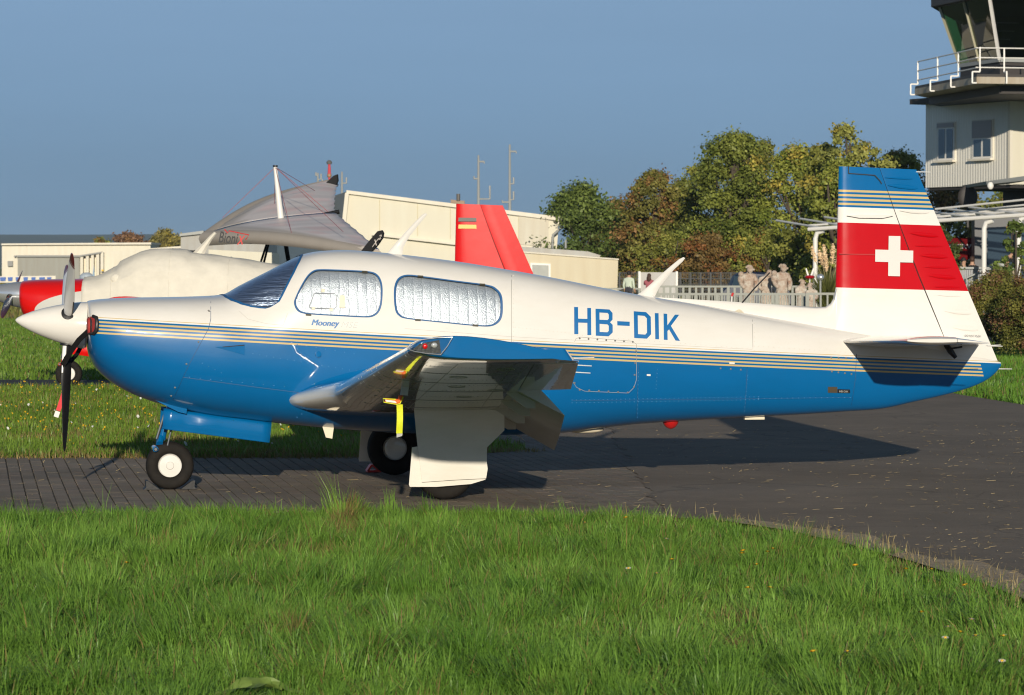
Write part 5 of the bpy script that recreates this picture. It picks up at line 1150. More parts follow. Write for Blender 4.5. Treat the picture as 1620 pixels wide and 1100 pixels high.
# chocks
M_CHK = mat('chock_plastic', (0.014, 0.0145, 0.016), 0.6, bump=0.2, bscale=50)
for sgn, lab in ((-1, 'black plastic wheel chock in front of the nose wheel'), (1, 'black plastic wheel chock behind the nose wheel')):
    nx = A(268.5, 735)[0]; mb = MB(); x0_ = nx + sgn * 0.075; x1_ = nx + sgn * 0.185
    prof = [(x0_, 0.003), (nx + sgn * 0.165, 0.068), (nx + sgn * 0.182, 0.068), (nx + sgn * 0.178, 0.02), (x1_ + sgn * 0.012, 0.003)]
    mb.prism([(x, -0.085, z) for x, z in prof], (0, 0.17, 0)); own(mb, 'wheel_chock', M_CHK, lab, 'wheel chock', smooth=False)['group'] = 'wheel chocks under the aeroplane'
g3 = [A3(581, 747.5, 1.20), A3(588, 738, 1.20), A3(602, 747.5, 1.20)]
gg = G(591, 747.5); lx, ly = Vector(gg).dot(AX), Vector(gg).dot(AY)
mb = MB(); t_ = 0.016
tri = [(lx - 0.055, 0.012), (lx - 0.02, 0.062), (lx + 0.055, 0.012)]
for a_, b_ in ((0, 1), (1, 2), (2, 0)): mb.bar((tri[a_][0], ly, tri[a_][1]), (tri[b_][0], ly, tri[b_][1]), 0.12, 0.016)
own(mb, 'red_chock', mat('chock_red', (0.75, 0.045, 0.04), 0.45), 'small red triangular chock in front of the far main wheel', 'wheel chock', smooth=False)
# ================================================================== red aeroplane parked behind, under a cream cover
def red_paint():
    m, ns, ls, b = new_mat('red_fuselage_paint'); tc = ns.new('ShaderNodeTexCoord'); sx = ns.new('ShaderNodeSeparateXYZ'); ls.new(tc.outputs['Object'], sx.inputs[0]); x, z = sx.outputs[0], sx.outputs[2]
    cx0, cz0 = A(330, 545); ex = math_n(ns, ls, 'DIVIDE', math_n(ns, ls, 'SUBTRACT', x, A(420, 540)[0]), 1.10); ez = math_n(ns, ls, 'DIVIDE', math_n(ns, ls, 'SUBTRACT', z, A(300, 557)[1]), 0.28)
    rr = math_n(ns, ls, 'ADD', math_n(ns, ls, 'MULTIPLY', ex, ex), math_n(ns, ls, 'MULTIPLY', ez, ez))
    c = mix_c(ns, ls, math_n(ns, ls, 'LESS_THAN', rr, 1.0), (0.60, 0.006, 0.005), (0.55, 0.54, 0.50)); ls.new(c, b.inputs['Base Color']); paint_finish(ns, ls, b, tc, 0.02, 0.5); return m
RYAW = math.radians(0.5); RX = Vector((math.cos(RYAW), math.sin(RYAW), 0)); RYV = Vector((-math.sin(RYAW), math.cos(RYAW), 0)); RSC = 1.034
red_plane = empty('parked_aircraft', (0, 0, 0), RYAW); red_plane.scale = (RSC, RSC, RSC)
tag(red_plane, 'red nosed aeroplane with polished spinner and red fin parked behind under a cover', 'aeroplane')
M_REDF = red_paint()
fm2 = FUS_MESH.copy()
build_aircraft(red_plane, M_REDF, M_RED, M_WING, M_RED, M_RED, M_WHITE, M_CHROME, mat('blade_brown_red', (0.16, 0.03, 0.025), 0.4), mat('blade_dark_blue', (0.03, 0.06, 0.11), 0.4), (108, -72))
_wn = G(109, 612.5); _nxl = A(268.5, 735)[0]
red_plane.location = (_wn.x - RX.x * _nxl * RSC, _wn.y - RX.y * _nxl * RSC, 0)
REDY = red_plane.location.y
# flag bars of the red fin
for (q, col, nm) in (((344.5, 350.5), (0.012, 0.012, 0.012), 'flag_black_bar'), ((355.5, 361.8), (0.72, 0.44, 0.06), 'flag_gold_bar')):
    def RP(px, py):
        o = red_plane.location; d = ray(px, py); ya = -0.055; t = (ya * RSC + o.dot(RYV) - CAM.dot(RYV)) / d.dot(RYV); p = CAM + d * t - o; return (p.dot(RX) / RSC, ya, p.z / RSC)
    mb = MB(); mb.add([RP(725.5, q[0]), RP(753.5, q[0] + .4), RP(753.8, q[1] + .2), RP(725, q[1])], [(0, 1, 2, 3)]); mb.build(nm, mat(nm, col, 0.4), red_plane, smooth=False)
# fitted canvas cover
M_CANV = mat('cream_canvas', (0.68, 0.64, 0.55), 0.85, var=0.14, vscale=5, bump=0.5, bscale=7, bdist=0.02)
mb = MB(); rows = []; xa, xb = A(318, 470)[0], A(930, 470)[0]
for i in range(60):
    x = xa + (xb - xa) * i / 59; row = []
    for k in range(37):
        t = -28 + (180 + 56) * k / 36; sag = 0.012 * math.sin(7 * x + k * 0.5) * math.sin(k * 0.9)
        p = FP(x, t, 0.022 + abs(sag) + (0.03 if -1.9 < x < -1.0 and 25 < t < 155 else 0)); row.append(p)
    rows.append(row)
mb.loft(rows, closed=False); cover = mb.build('aircraft_cover', M_CANV); cover.location = red_plane.location; cover.rotation_euler = (0, 0, RYAW); cover.scale = (RSC, RSC, RSC)
tag(cover, 'cream canvas cover draped over the cabin of the red aeroplane', 'cover'); sm = cover.modifiers.new('t', 'SOLIDIFY'); sm.thickness = 0.006
def cover_part(mb, nm): return mb.build(nm, M_CANV, cover)
ap = [(606, 404, 650, 409, 2.6), (620, 392, 646, 402, 2.2), (640, 372, 656, 382, 1.9), (660, 351, 668, 360, 1.4), (674, 338, 681, 343, 0.9)]
mb = MB(); rings = []
for (xf, yf, xr, yr, k) in ap:
    a, b_ = Vector(A3(xf, yf)), Vector(A3(xr, yr)); rings.append([a + (b_ - a) * u + Vector((0, v * 0.018 * k, 0)) for u, v in ((0, 0), (.3, -1), (.7, -1), (1, 0), (.7, 1), (.3, 1))])
mb.loft(rings, cap=True); cover_part(mb, 'aerial_sleeve')
mb = MB(); c = FP(A(545, 500)[0] - 0.62, 38, 0.03); mb.sphere(c, 0.075, 12, 8, (1, 0.4, 0.8)); cover_part(mb, 'step_bulge')
for xx in (A(400, 470)[0], A(560, 470)[0], A(720, 470)[0]):
    mb = MB(); mb.tube([FP(xx, t, 0.026 + (0.03 if -1.9 < xx < -1.0 and 25 < t < 155 else 0)) for t in range(-20, 201, 5)], 0.005, 5); cover_part(mb, 'cover_seam')

# ================================================================== flexwing microlight
M_SAIL = mat('sail_grey_cloth', (0.36, 0.32, 0.275), 0.65, var=0.08, vscale=4, bump=0.25, bscale=10, bdist=0.01)
def sail_top():
    m, ns, ls, b = new_mat('sail_translucent_panels'); tc = ns.new('ShaderNodeTexCoord'); at = nd(ns, 'ShaderNodeAttribute', attribute_name='tint'); ls.new(at.outputs['Color'], b.inputs['Base Color']); b.inputs['Roughness'].default_value = 0.5; return m
M_SAILT = sail_top()
trike = empty('flexwing_microlight', (0, 0, 0)); tag(trike, 'grey flexwing microlight with kingpost and dark winglets parked behind the red aeroplane', 'microlight')
Nz = W(322, 376, 52.0); Tn = W(577, 398, 48.4); Tf = W(512, 290, 55.8); Ke = W(527, 337, 52.2)
def sail_half(T, side, name):
    """rows from the keel to the tip; each row from the leading edge back"""
    rows = []; n = 22; m = 12
    for i in range(n + 1):
        u = i / n
        le = Nz * (1 - u) + T * u; le = le + Vector((-0.10, 0, 0.0)) * math.sin(PI * u) * 1.3 + Vector((0, 0, 0.10)) * math.sin(PI * u)
        te0 = Ke * (1 - u) + (T + Vector((0.22, -0.02 * side, -0.01))) * u
        te = te0 + Vector((-0.02, 0, 0.02)) * math.sin(PI * u) + Vector((0.03 * abs(math.sin(PI * 7 * u)), 0, 0))
        row = []
        for j in range(m + 1):
            v = j / m; p = le * (1 - v) + te * v; camb = 0.17 * (1 - 0.5 * u) * (v ** 0.5) * (1 - v) * 1.6; row.append(p + Vector((0, 0, camb)))
        rows.append(row)
    return rows
def sail_build(T, side, nm):
    rows = sail_half(T, side, nm); vs = []; fs = []; cs = []; n = len(rows[0]); r = np.random.default_rng(3 + side)
    for i, row in enumerate(rows):
        for j, p in enumerate(row):
            vs.append(p); u = i / (len(rows) - 1); v = j / (n - 1)
            c = np.array([0.42, 0.38, 0.34]) if v < 0.26 - 0.12 * u else np.array([0.60, 0.55, 0.53])
            if v >= 0.3:
                k = int(u * 9); c = c * (0.93 + 0.14 * ((k * 37 + side * 3) % 5) / 4); 
                if (k + int(v * 4)) % 3 == 0: c = c * np.array([1.06, 0.93, 0.93])
                if (i % 3) == 0: c = c * 1.12
            cs.append(c)
    for i in range(len(rows) - 1):
        for j in range(n - 1): a = i * n + j; fs.append((a, a + 1, a + n + 1, a + n))
    o = np_mesh(nm, np.array([tuple(v) for v in vs]), np.array(fs), M_SAILT, np.array(cs), trike, True)
    sm = o.modifiers.new('t', 'SOLIDIFY'); sm.thickness = 0.012; return o, rows
sn, rn = sail_build(Tn, -1, 'sail_half'); sf, rf = sail_build(Tf, 1, 'sail_half')
for rows, T in ((rn, Tn), (rf, Tf)):                       # rolled leading edge pocket
    mb = MB(); rings = []
    for i, row in enumerate(rows):
        u = i / (len(rows) - 1); c = row[0] + Vector((0.09, 0, -0.03)); k = 1 - 0.35 * u
        rings.append([c + Vector((-0.17 * k * math.cos(a), 0, 0.13 * k * math.sin(a) + 0.01)) if math.cos(a) > 0 else c + Vector((-0.26 * k * math.cos(a), 0, 0.10 * k * math.sin(a))) for a in [2 * PI * q / 12 for q in range(12)]])
    mb.loft(rings, cap=True); mb.build('leading_edge_pocket', M_SAIL, trike)
M_TAR = mat('winglet_black', (0.010, 0.0105, 0.012), 0.7, spec=0.2)
wl1 = [W(p, q, 48.35) for p, q in ((571, 397.5), (576, 391), (584, 381), (597, 366), (603.5, 364.5), (606, 369), (605, 376), (597, 388), (588, 397.5))]
wo = MB().prism(wl1, (0.02, 0.03, 0)).build('winglet', M_TAR, trike, smooth=False)
wl2 = [W(p, q, 55.5) for p, q in ((507, 301), (515, 290), (527, 278.5), (533, 276), (534, 286), (530, 296), (523, 304))]
MB().prism(wl2, (0.02, 0.03, 0)).build('winglet', M_TAR, trike, smooth=False)
def flat_text(txt, p00, p10, p01, m, name, parent, shear=0.0, offset=0.0, n=(0, -0.004, 0)):
    """text laid in the parallelogram p00 (lower left), p10 (lower right), p01 (upper left)"""
    vs, fs = text_mesh(txt, 1.0, shear, offset); xs = [v.x for v in vs]; ys = [v.y for v in vs]; x0, x1, y0, y1 = min(xs), max(xs), min(ys), max(ys); a, b_, c = Vector(p00), Vector(p10), Vector(p01)
    return mk(name, [a + (b_ - a) * ((v.x - x0) / (x1 - x0)) + (c - a) * ((v.y - y0) / (y1 - y0)) + Vector(n) for v in vs], fs, m, parent, smooth=False)
flat_text('X', W(588.5, 391, 48.20), W(597, 388, 48.20), W(591, 380, 48.20), mat('winglet_lettering', (0.55, 0.5, 0.45), 0.6), 'winglet_lettering', wo, 0.15, 0.0)
flat_text('2', W(598.2, 380, 48.20), W(603, 378, 48.20), W(599.2, 373, 48.20), mat('winglet_lettering', (0.55, 0.5, 0.45), 0.6), 'winglet_lettering', wo, 0.15, 0.0)
# sail maker's lettering on the rolled leading edge
M_INK = mat('sail_ink_black', (0.02, 0.02, 0.022), 0.6); M_INKR = mat('sail_ink_red', (0.55, 0.03, 0.03), 0.6)
def near_pocket(px, py, dd): return W(px, py, dd)
DL = 49.6
flat_text('Bioni', W(345.5, 384, 50.15), W(376, 387, 50.12), W(347, 366, 50.15), M_INK, 'sail_lettering', trike, 0.2, 0.015)
flat_text('X', W(374.5, 387.5, 50.10), W(386, 387, 50.10), W(376.5, 373.5, 50.10), M_INKR, 'sail_lettering', trike, 0.2, 0.02)
mb = MB(); mb.tube([W(p, q, 50.10) for p, q in ((355, 363), (360, 369), (363, 365.5), (394, 372), (388.5, 379.5))], 0.009, 5); mb.build('sail_emblem', M_INKR, trike)
# kingpost, cables, keel, mast and frame below
M_POST = mat('kingpost_white', (0.72, 0.70, 0.66), 0.4); M_CABLE = mat('red_cable', (0.32, 0.10, 0.11), 0.7)
kt, kb = W(435.5, 264.5, 52.0), W(444.5, 342, 52.0)
mb = MB(); mb.tube([kb - Vector((0, 0, .05)), kt], [0.055, 0.032], 10); kp = mb.build('kingpost', M_POST, trike)
mb = MB(); mb.lathe([(0, .04), (.03, .04)], kt, (0, 0, 1), 10); mb.build('kingpost_cap', M_BLK, kp)
for a in (W(352, 345, 52), W(461, 368, 50), W(543, 367, 48.9), W(500, 303, 54.6), W(434, 322, 53.3), W(520, 336, 52.2)):
    mb = MB(); mb.tube([kt, a], 0.0045, 5); mb.build('rigging_cable', M_CABLE, trike)
mb = MB(); mb.tube([Nz + Vector((0.1, 0, 0)), Ke + Vector((0.1, 0, 0.02))], 0.035, 8); mb.build('keel_tube', M_TAR, trike)
gk = kb + Vector((0.15, 0, -0.3))
mb = MB(); mb.tube([kb, Vector((kb.x + 0.25, kb.y, 0.95)), Vector((kb.x + 0.3, kb.y, 0.35))], 0.035, 8); mb.build('mast', M_TAR, trike)
for s in (-1, 1):
    mb = MB(); mb.tube([kb + Vector((-0.1, 0, -0.05)), Vector((kb.x - 0.55, kb.y + s * 0.75, 0.85))], 0.018, 8); mb.build('control_frame_tube', M_TAR, trike)
mb = MB(); mb.tube([Vector((kb.x - 0.55, kb.y - 0.75, 0.85)), Vector((kb.x - 0.55, kb.y + 0.75, 0.85))], 0.018, 8); mb.build('control_bar', M_TAR, trike)
mb = MB(); rings = []
for x, w, z0, z1 in ((-1.3, .05, .4, .5), (-0.9, .28, .25, .75), (-0.2, .36, .22, .8), (0.5, .34, .25, .85), (0.9, .2, .35, .8)):
    rings.append([(kb.x + x, kb.y + w * math.cos(a), (z0 + z1) / 2 + (z1 - z0) / 2 * math.sin(a)) for a in [2 * PI * k / 14 for k in range(14)]])
mb.loft(rings, cap=True); mb.build('pod', mat('pod_grey', (0.3, 0.3, 0.32), 0.3, coat=.6), trike)
def simple_wheel(parent, c, r, w, ax=(0, 1, 0)):
    mb = MB(); mb.lathe([(-w / 2, r * .5), (-w / 2, r * .85), (-w * .3, r), (w * .3, r), (w / 2, r * .85), (w / 2, r * .5)], c, ax, 20); t = mb.build('tyre', M_RUB, parent)
    mb = MB(); mb.lathe([(-w * .45, 0.01), (-w * .4, r * .52), (w * .4, r * .52), (w * .45, 0.01)], c, ax, 16); mb.build('rim', M_MET, t); return t
for dx, dy in ((-1.0, 0), (0.5, -0.8), (0.5, 0.8)): simple_wheel(trike, (kb.x + dx, kb.y + dy, 0.2), 0.2, 0.12)
mb = MB(); mb.tube([(kb.x + .5, kb.y - .8, .2), (kb.x + .3, kb.y, .38), (kb.x + .5, kb.y + .8, .2)], .03, 8); mb.tube([(kb.x - 1.0, kb.y, .2), (kb.x - .8, kb.y, .45)], .03, 8); mb.build('axle', M_TAR, trike)
# ================================================================== buildings, tower, terrace, trees, people
def wall_mat(name, col, ribs=0.0, axis='X', var=0.08, streak=0.1, rough=0.7):
    m, ns, ls, b = new_mat(name); tc = ns.new('ShaderNodeTexCoord'); mp = ns.new('ShaderNodeMapping'); mp.inputs['Scale'].default_value = (2.5, 2.5, 0.25); ls.new(tc.outputs['Object'], mp.inputs[0])
    n = ns.new('ShaderNodeTexNoise'); n.inputs['Scale'].default_value = 1.2; n.inputs['Detail'].default_value = 7; ls.new(mp.outputs[0], n.inputs[0])
    rp = ns.new('ShaderNodeValToRGB'); rp.color_ramp.elements[0].position = .3; rp.color_ramp.elements[1].position = .65; rp.color_ramp.elements[0].color = tuple(c * (1 - streak * (1 + .5 * i)) for i, c in enumerate(col)) + (1,); rp.color_ramp.elements[1].color = tuple(col) + (1,)
    ls.new(n.outputs[0], rp.inputs[0]); ls.new(rp.outputs[0], b.inputs['Base Color']); b.inputs['Roughness'].default_value = rough; return m
M_HALL = wall_mat('hall_cream_render', (0.65, 0.62, 0.51), streak=.03); M_HWHITE = wall_mat('hall_white_trim', (0.72, 0.68, 0.58), streak=.06); M_HGREY = wall_mat('hall_grey_cladding', (0.40, 0.40, 0.38), streak=.1)
M_ROOF = mat('flat_roof_grey', (0.12, 0.12, 0.12), 0.8); M_PANE = mat('dark_window_pane', (0.03, 0.05, 0.07), 0.08, coat=1.0); M_GALV = mat('galvanised_steel', (0.30, 0.31, 0.30), 0.55, metal=0.1); M_WPIPE = mat('white_pipe', (0.72, 0.70, 0.66), 0.45)
def wall_prism(name, pts_top, base_z, depth_vec, m, parent):
    """wall between a top line (list of 3d points) and base_z, extruded backwards"""
    lo = [Vector((p.x, p.y, base_z)) for p in pts_top]; poly = lo + [Vector(p) for p in pts_top[::-1]]
    return MB().prism(poly, depth_vec).build(name, m, parent, smooth=False)
# ---- long cream hall
hall = empty('cream_hall', W(700, 478, 150)); HB_ = hall.location.copy()
tag(hall, 'long cream hall with white roof edge and aerials behind the red fin', 'building')
def hp(px, py, dd=150.0): return W(px, py, dd) - HB_
def hplate(name, px_pts, dd, th, m, parent=hall): return MB().prism([hp(p, q, dd) for p, q in px_pts], (0, th, 0)).build(name, m, parent, smooth=False)
hplate('wall', [(553, 305), (885, 346), (873, 480), (530, 480), (530, 470), (548, 310)], 150.0, 14.0, M_HALL)
hplate('roof_edge', [(548, 301), (893, 344), (893, 350.5), (548, 306.5)], 149.8, 14.4, M_HWHITE)
MB().prism([hp(519, 313, 160), hp(549, 303, 150), hp(549, 480, 150), hp(519, 480, 160)], (0, 0.3, 0)).build('side_wall', M_HGREY, hall, smooth=False)
hplate('corner_trim', [(546, 305), (552, 306), (543, 390), (537, 390)], 149.6, 0.3, M_HWHITE)
hplate('wall_band', [(588, 369), (722, 384.5), (722, 388), (588, 372.5)], 149.7, 0.5, M_HWHITE)
for x in (600, 660, 712, 770, 820): hplate('panel_joint', [(x, 310 + (x - 553) * .126), (x + 1, 310 + (x - 553) * .126), (x + 1, 366 + (x - 588) * .1), (x, 366 + (x - 588) * .1)], 149.95, 0.06, mat('hall_panel_joint', (0.52, 0.46, 0.30), .8))  # joint strips in a darker cream than the wall
hplate('pale_panel', [(821, 342), (868, 347), (868, 390), (821, 387)], 149.93, 0.09, wall_mat('hall_pale_panel', (0.58, 0.55, 0.46)))
mb = MB(); mb.tube([hp(889, 352, 149.5), hp(889, 360, 149.5), hp(875, 372, 149.5), hp(874, 395, 149.5)], 0.06, 8); mb.build('downpipe', M_GALV, hall)
hplate('soffit_box', [(871, 348), (888, 350), (886, 357), (871, 358)], 150.2, 8.0, M_HGREY)  # grey clad box under the end of the roof edge
hplate('annex_wall', [(826, 399), (978, 410.5), (976, 482), (826, 482)], 144.0, 12.0, wall_mat('annex_render', (0.60, 0.54, 0.40), streak=.06))
hplate('annex_roof_edge', [(822, 390), (930, 398), (950, 404), (949, 407), (822, 399)], 146.0, 6.0, M_HGREY)
hplate('annex_coping', [(826, 398), (979, 409.5), (979, 411.5), (826, 400)], 143.9, 12.2, M_HWHITE)
wn_ = hplate('window_frame', [(839, 416), (871, 417.5), (871, 440), (839, 439)], 143.85, 0.15, M_WPIPE); hplate('pane', [(842, 419), (868, 420), (868, 438), (842, 437)], 143.80, 0.12, mat('curtain_pane', (0.28, 0.30, 0.28), 0.4, var=.3, vscale=3), wn_)
mb = MB(); mb.tube([hp(895, 393, 147), hp(895, 380, 147)], .05, 6); mb.build('vent_pipe', M_GALV, hall)
hplate('chimney_base', [(713, 321), (735, 324), (735, 318), (713, 316)], 153, 1.0, mat('chimney_brick', (.3, .22, .16), .8)); mb = MB(); mb.tube([hp(725, 318, 153), hp(725, 307, 153)], .09, 10); mb.build('chimney_flue', mat('flue_dark', (.1, .09, .08), .5), hall)
def mast(name, x, yb, yt, dd, label, arms):
    b0 = W(x, yb, dd); e = empty(name, b0); tag(e, label, 'aerial mast', 'roof aerial masts'); mb = MB(); s = ppm(dd); mb.tube([(0, 0, 0), (0, 0, (yb - yt) / s)], [.07, .045], 8); mb.build('pole', M_GALV, e)
    for (h0, dx, h1) in arms:
        mb = MB(); mb.tube([(0, 0, (yb - h0) / s), (dx / s, 0, (yb - h0) / s), (dx / s, 0, (yb - h1) / s)], .045, 6); mb.build('side_aerial', M_GALV, e)
mast('antenna_mast', 757, 327, 246, 152, 'shorter grey aerial mast with side arms on the hall roof', [(315, 18, 294), (283, -7, 279), (256, 9, 259)])
mast('antenna_mast', 806.5, 336, 229, 152, 'tallest grey aerial mast on the hall roof near the trees', [(291, 6, 281), (316, 6, 303), (320, -12, 317), (240, 10, 243)])
mast('antenna_mast', 503, 330, 274, 158, 'small branched aerial mast left of the red lamp post', [(292, 7, 284), (300, -7, 292), (284, 5, 275), (278, -3, 273)])
mast('antenna_mast', 541, 318, 272, 156, 'thin aerial mast above the left end of the hall', [(290, 7, 281)])
b0 = W(521, 322, 160); e = empty('obstruction_light', b0); tag(e, 'red obstruction lamp on a pole behind the far winglet', 'warning light'); mb = MB(); s_ = ppm(160); mb.tube([(0, 0, 0), (0, 0, 42 / s_)], .06, 8); mb.build('pole', mat('pole_red', (.55, .06, .07), .5), e); mb = MB(); mb.sphere((0, 0, 44 / s_), .12, 10, 7); mb.build('lamp', mat('lamp_brass', (.35, .2, .12), .4), e); mb = MB(); mb.tube([(0, 0, 62 / s_), (0, 0, 46 / s_)], [.06, .09], 8); mb.build('lamp_top', mat('pole_red2', (.55, .06, .07), .5), e); mb = MB(); mb.lathe([(0, .12), (.1, .15), (.2, .05)], (0, 0, 62 / s_), (0, 0, 1), 10); mb.build('lamp_cap', M_ROOF, e)

# ---- white hangars far left
def far_building(name, label, dd, items, cat='building'):
    base = W(items[0][1][0][0], 446, dd); base.z = 0; e = empty(name, base); tag(e, label, cat)
    for nm, pts, d2, th, m in items: MB().prism([W(p, q, d2) - base for p, q in pts], (0, th, 0)).build(nm, m, e, smooth=False)
    return e
M_HGW = wall_mat('hangar_white', (0.70, 0.66, 0.55), streak=.06); M_DOOR = wall_mat('hangar_door_grey', (0.30, 0.30, 0.27), streak=.08); M_SHUT = mat('vent_grey', (.25, .25, .24), .6)
far_building('white_hangar', 'low white hangar with wide grey door at the far left', 330, [('wall', [(3, 386.5), (238, 384.5), (238, 452), (3, 452)], 330, 18, M_HGW), ('roof_edge', [(2, 385.5), (239, 383.8), (239, 387), (2, 388)], 329.5, 19, M_HWHITE), ('sliding_door', [(28, 406), (126, 406), (126, 452), (28, 452)], 329.6, .4, M_DOOR), ('door_rail', [(26, 404), (150, 404), (150, 407), (26, 407)], 329.3, .3, M_SHUT), ('vent', [(12, 413), (20, 413), (20, 421.5), (12, 421.5)], 329.6, .4, M_SHUT), ('lamp', [(22, 404.5), (25, 404.5), (25, 406.5), (22, 406.5)], 329.4, .5, M_SHUT)])
far_building('grey_shed', 'white clad shed with three narrow door bays beside the hangar', 300, [('wall', [(160, 399), (286, 389.5), (286, 452), (160, 452)], 300, 10, M_HGW), ('window_band', [(247, 395), (286, 392.5), (286, 398), (247, 398)], 299.8, .3, M_SHUT), ('porch_roof', [(126, 404), (160, 398.5), (160, 401), (126, 406.5)], 299, 2, M_SHUT)] + [('door_post', [(x, 404 - (x - 126) * .14), (x + 4.5, 404 - (x - 126) * .14), (x + 4.5, 452), (x, 452)], 299.2, 1.5, M_HGW) for x in (127, 136, 144, 152.5, 159)] + [('door_opening', [(x, 410 - (x - 126) * .1), (x + 4, 410 - (x - 126) * .1), (x + 4, 452), (x, 452)], 299.9, .5, M_CREAM) for x in (131.8, 140, 148.2)])
far_building('grey_container_block', 'grey flat roofed block under the microlight nose', 200, [('wall', [(286, 371), (330, 366), (420, 372), (420, 460), (286, 460)], 200, 10, M_HGREY), ('roof_edge', [(284, 370), (322, 365), (322, 370), (284, 374)], 199.7, 10.5, M_GALV), ('lower_wall', [(330, 395), (430, 400), (430, 460), (330, 460)], 190, 6, M_HALL), ('dark_opening', [(296, 396), (312, 396), (312, 440), (296, 440)], 199.8, .4, M_DARK)])
# banner fence
M_BAN = mat('banner_blue', (0.05, 0.13, 0.42), 0.6); bf = W(0, 446, 230); bf.z = 0; e = empty('banner_fence', bf); tag(e, 'low blue and white advertising banner in front of the white hangar', 'banner')
MB().prism([W(-30, 437.5, 230) - bf, W(88, 436.5, 230) - bf, W(88, 447, 230) - bf, W(-30, 447.5, 230) - bf], (0, .1, 0)).build('banner', M_HWHITE, e, smooth=False)
rb = np.random.default_rng(8)
for k in range(9):
    x = -25 + k * 12.4; w_ = 6 + 4 * rb.random(); MB().prism([W(x, 438.8, 229.9) - bf, W(x + w_, 438.6, 229.9) - bf, W(x + w_ - 1.5 * rb.random(), 444.6, 229.9) - bf, W(x + .5, 444.8, 229.9) - bf], (0, .05, 0)).build('printed_panel', M_BAN, e, smooth=False)
b0 = W(162, 452, 200); b0.z = 0; e = empty('marker_board', b0); tag(e, 'yellow and black marker board by the shed doors', 'sign')
for k in range(5): MB().prism([W(160.5, 426.5 + 3 * k, 200) - b0, W(164, 426.5 + 3 * k, 200) - b0, W(164, 429.3 + 3 * k, 200) - b0, W(160.5, 429.3 + 3 * k, 200) - b0], (0, .08, 0)).build('stripe', mat('marker_yellow', (.7, .45, .03), .6) if k % 2 == 0 else M_BLK, e, smooth=False)
b0 = W(137, 452, 190); b0.z = 0; e = empty('small_covered_aircraft', b0); tag(e, 'tiny silver covered aircraft far behind the red cowling', 'aeroplane'); mb = MB(); mb.sphere((0, 0, .95), .42, 16, 9, (1, .8, .75)); mb.build('hull', mat('silver_cover', (.5, .56, .62), .3, metal=.3), e); mb = MB(); mb.prism([(.3, -.02, .8), (.44, -.02, 1.7), (.5, -.02, .8)], (0, .05, 0)); mb.build('tail_fin', mat('fin_bluegrey', (.15, .25, .35), .4), e)

# ---- control tower
tower = empty('control_tower', (19.4, 99.0, 0)); TB = tower.location.copy(); tag(tower, 'airfield control tower with clad office storey, balcony and slanted glass cab', 'tower')
M_CLAD, ns, ls, b = new_mat('tower_cladding')
tc = ns.new('ShaderNodeTexCoord'); wv = ns.new('ShaderNodeTexWave'); wv.bands_direction = 'Y'; wv.inputs['Scale'].default_value = 2.2; ls.new(tc.outputs['Object'], wv.inputs[0]); b.inputs['Base Color'].default_value = (0.80, 0.77, 0.69, 1); b.inputs['Roughness'].default_value = 0.6; add_bump(ns, ls, b, math_n(ns, ls, 'POWER', wv.outputs[0], 0.25), 0.4, 0.05)
M_CLADR = wall_mat('tower_front_cladding', (0.70, 0.66, 0.54), streak=.05); M_TDARK = mat('tower_dark_band', (0.035, 0.03, 0.028), 0.6); M_CONC = wall_mat('tower_concrete', (0.42, 0.38, 0.31), streak=.2)
TF, TN = Vector((16.25, 102.8, 0)), Vector((18.83, 98.1, 0)); tu = (TF - TN).normalized(); tv = Vector((-tu.y, tu.x, 0)) * -1
if tv.x < 0: tv = -tv
def tp_(u, v, z): return TN + tu * u + tv * v + Vector((0, 0, z)) - TB
LU = (TF - TN).length
def tbox(name, u0, u1, v0, v1, z0, z1, m, parent=tower):
    vs = [tp_(u, v, z) for z in (z0, z1) for u, v in ((u0, v0), (u1, v0), (u1, v1), (u0, v1))]; return MB().add(vs, [(0, 3, 2, 1), (4, 5, 6, 7), (0, 1, 5, 4), (1, 2, 6, 5), (2, 3, 7, 6), (3, 0, 4, 7)]).build(name, m, parent, smooth=False)
ZB, ZT = 4.72, 7.98
tbox('office_storey', 0, LU, 0, 9, ZB, ZT, M_CLAD)
tbox('front_cladding', -0.06, 0.0, 0.02, 9, ZB + .02, ZT - .02, M_CLADR); tbox('corner_trim', -0.09, 0.05, -0.06, 0.08, ZB, ZT, M_HWHITE)
tbox('floor_slab', 0.1, LU - .1, 0.1, 9, ZB - .12, ZB - .005, M_TDARK); tbox('roof_edge', -0.4, LU + .45, -0.45, 9, ZT + .01, ZT + .22, M_TDARK)
for (a0, a1, q, blind) in ((3.42 + .35, 4.50, 0, .12), (1.02 + .35, 2.24, 1, .45)):
    w0, w1 = a0 - 0.35, a1 + .0; z0, z1 = 5.75, 7.2
    tbox('window_reveal', w0 - .05, w1 + .05, -0.05, 0.002, z0 - .05, z1 + .05, M_HWHITE)
    fr_ = tbox('window_frame', w0, w1, -0.065, -0.05, z0, z1, M_WPIPE)
    h_ = (w0 + w1) / 2
    for c0, c1 in ((w0 + .08, h_ - .06), (h_ + .06, w1 - .08)): tbox('pane', c0, c1, -0.075, -0.062, z0 + .08, z1 - .06 - blind * (z1 - z0), M_PANE, fr_)
    tbox('roller_blind', w0, w1, -0.10, -0.068, z1 - blind * (z1 - z0), z1, mat('blind_grey', (.36, .33, .33), .6), fr_); tbox('sill', w0 - .1, w1 + .1, -0.22, -0.05, z0 - .08, z0, M_HWHITE, fr_)
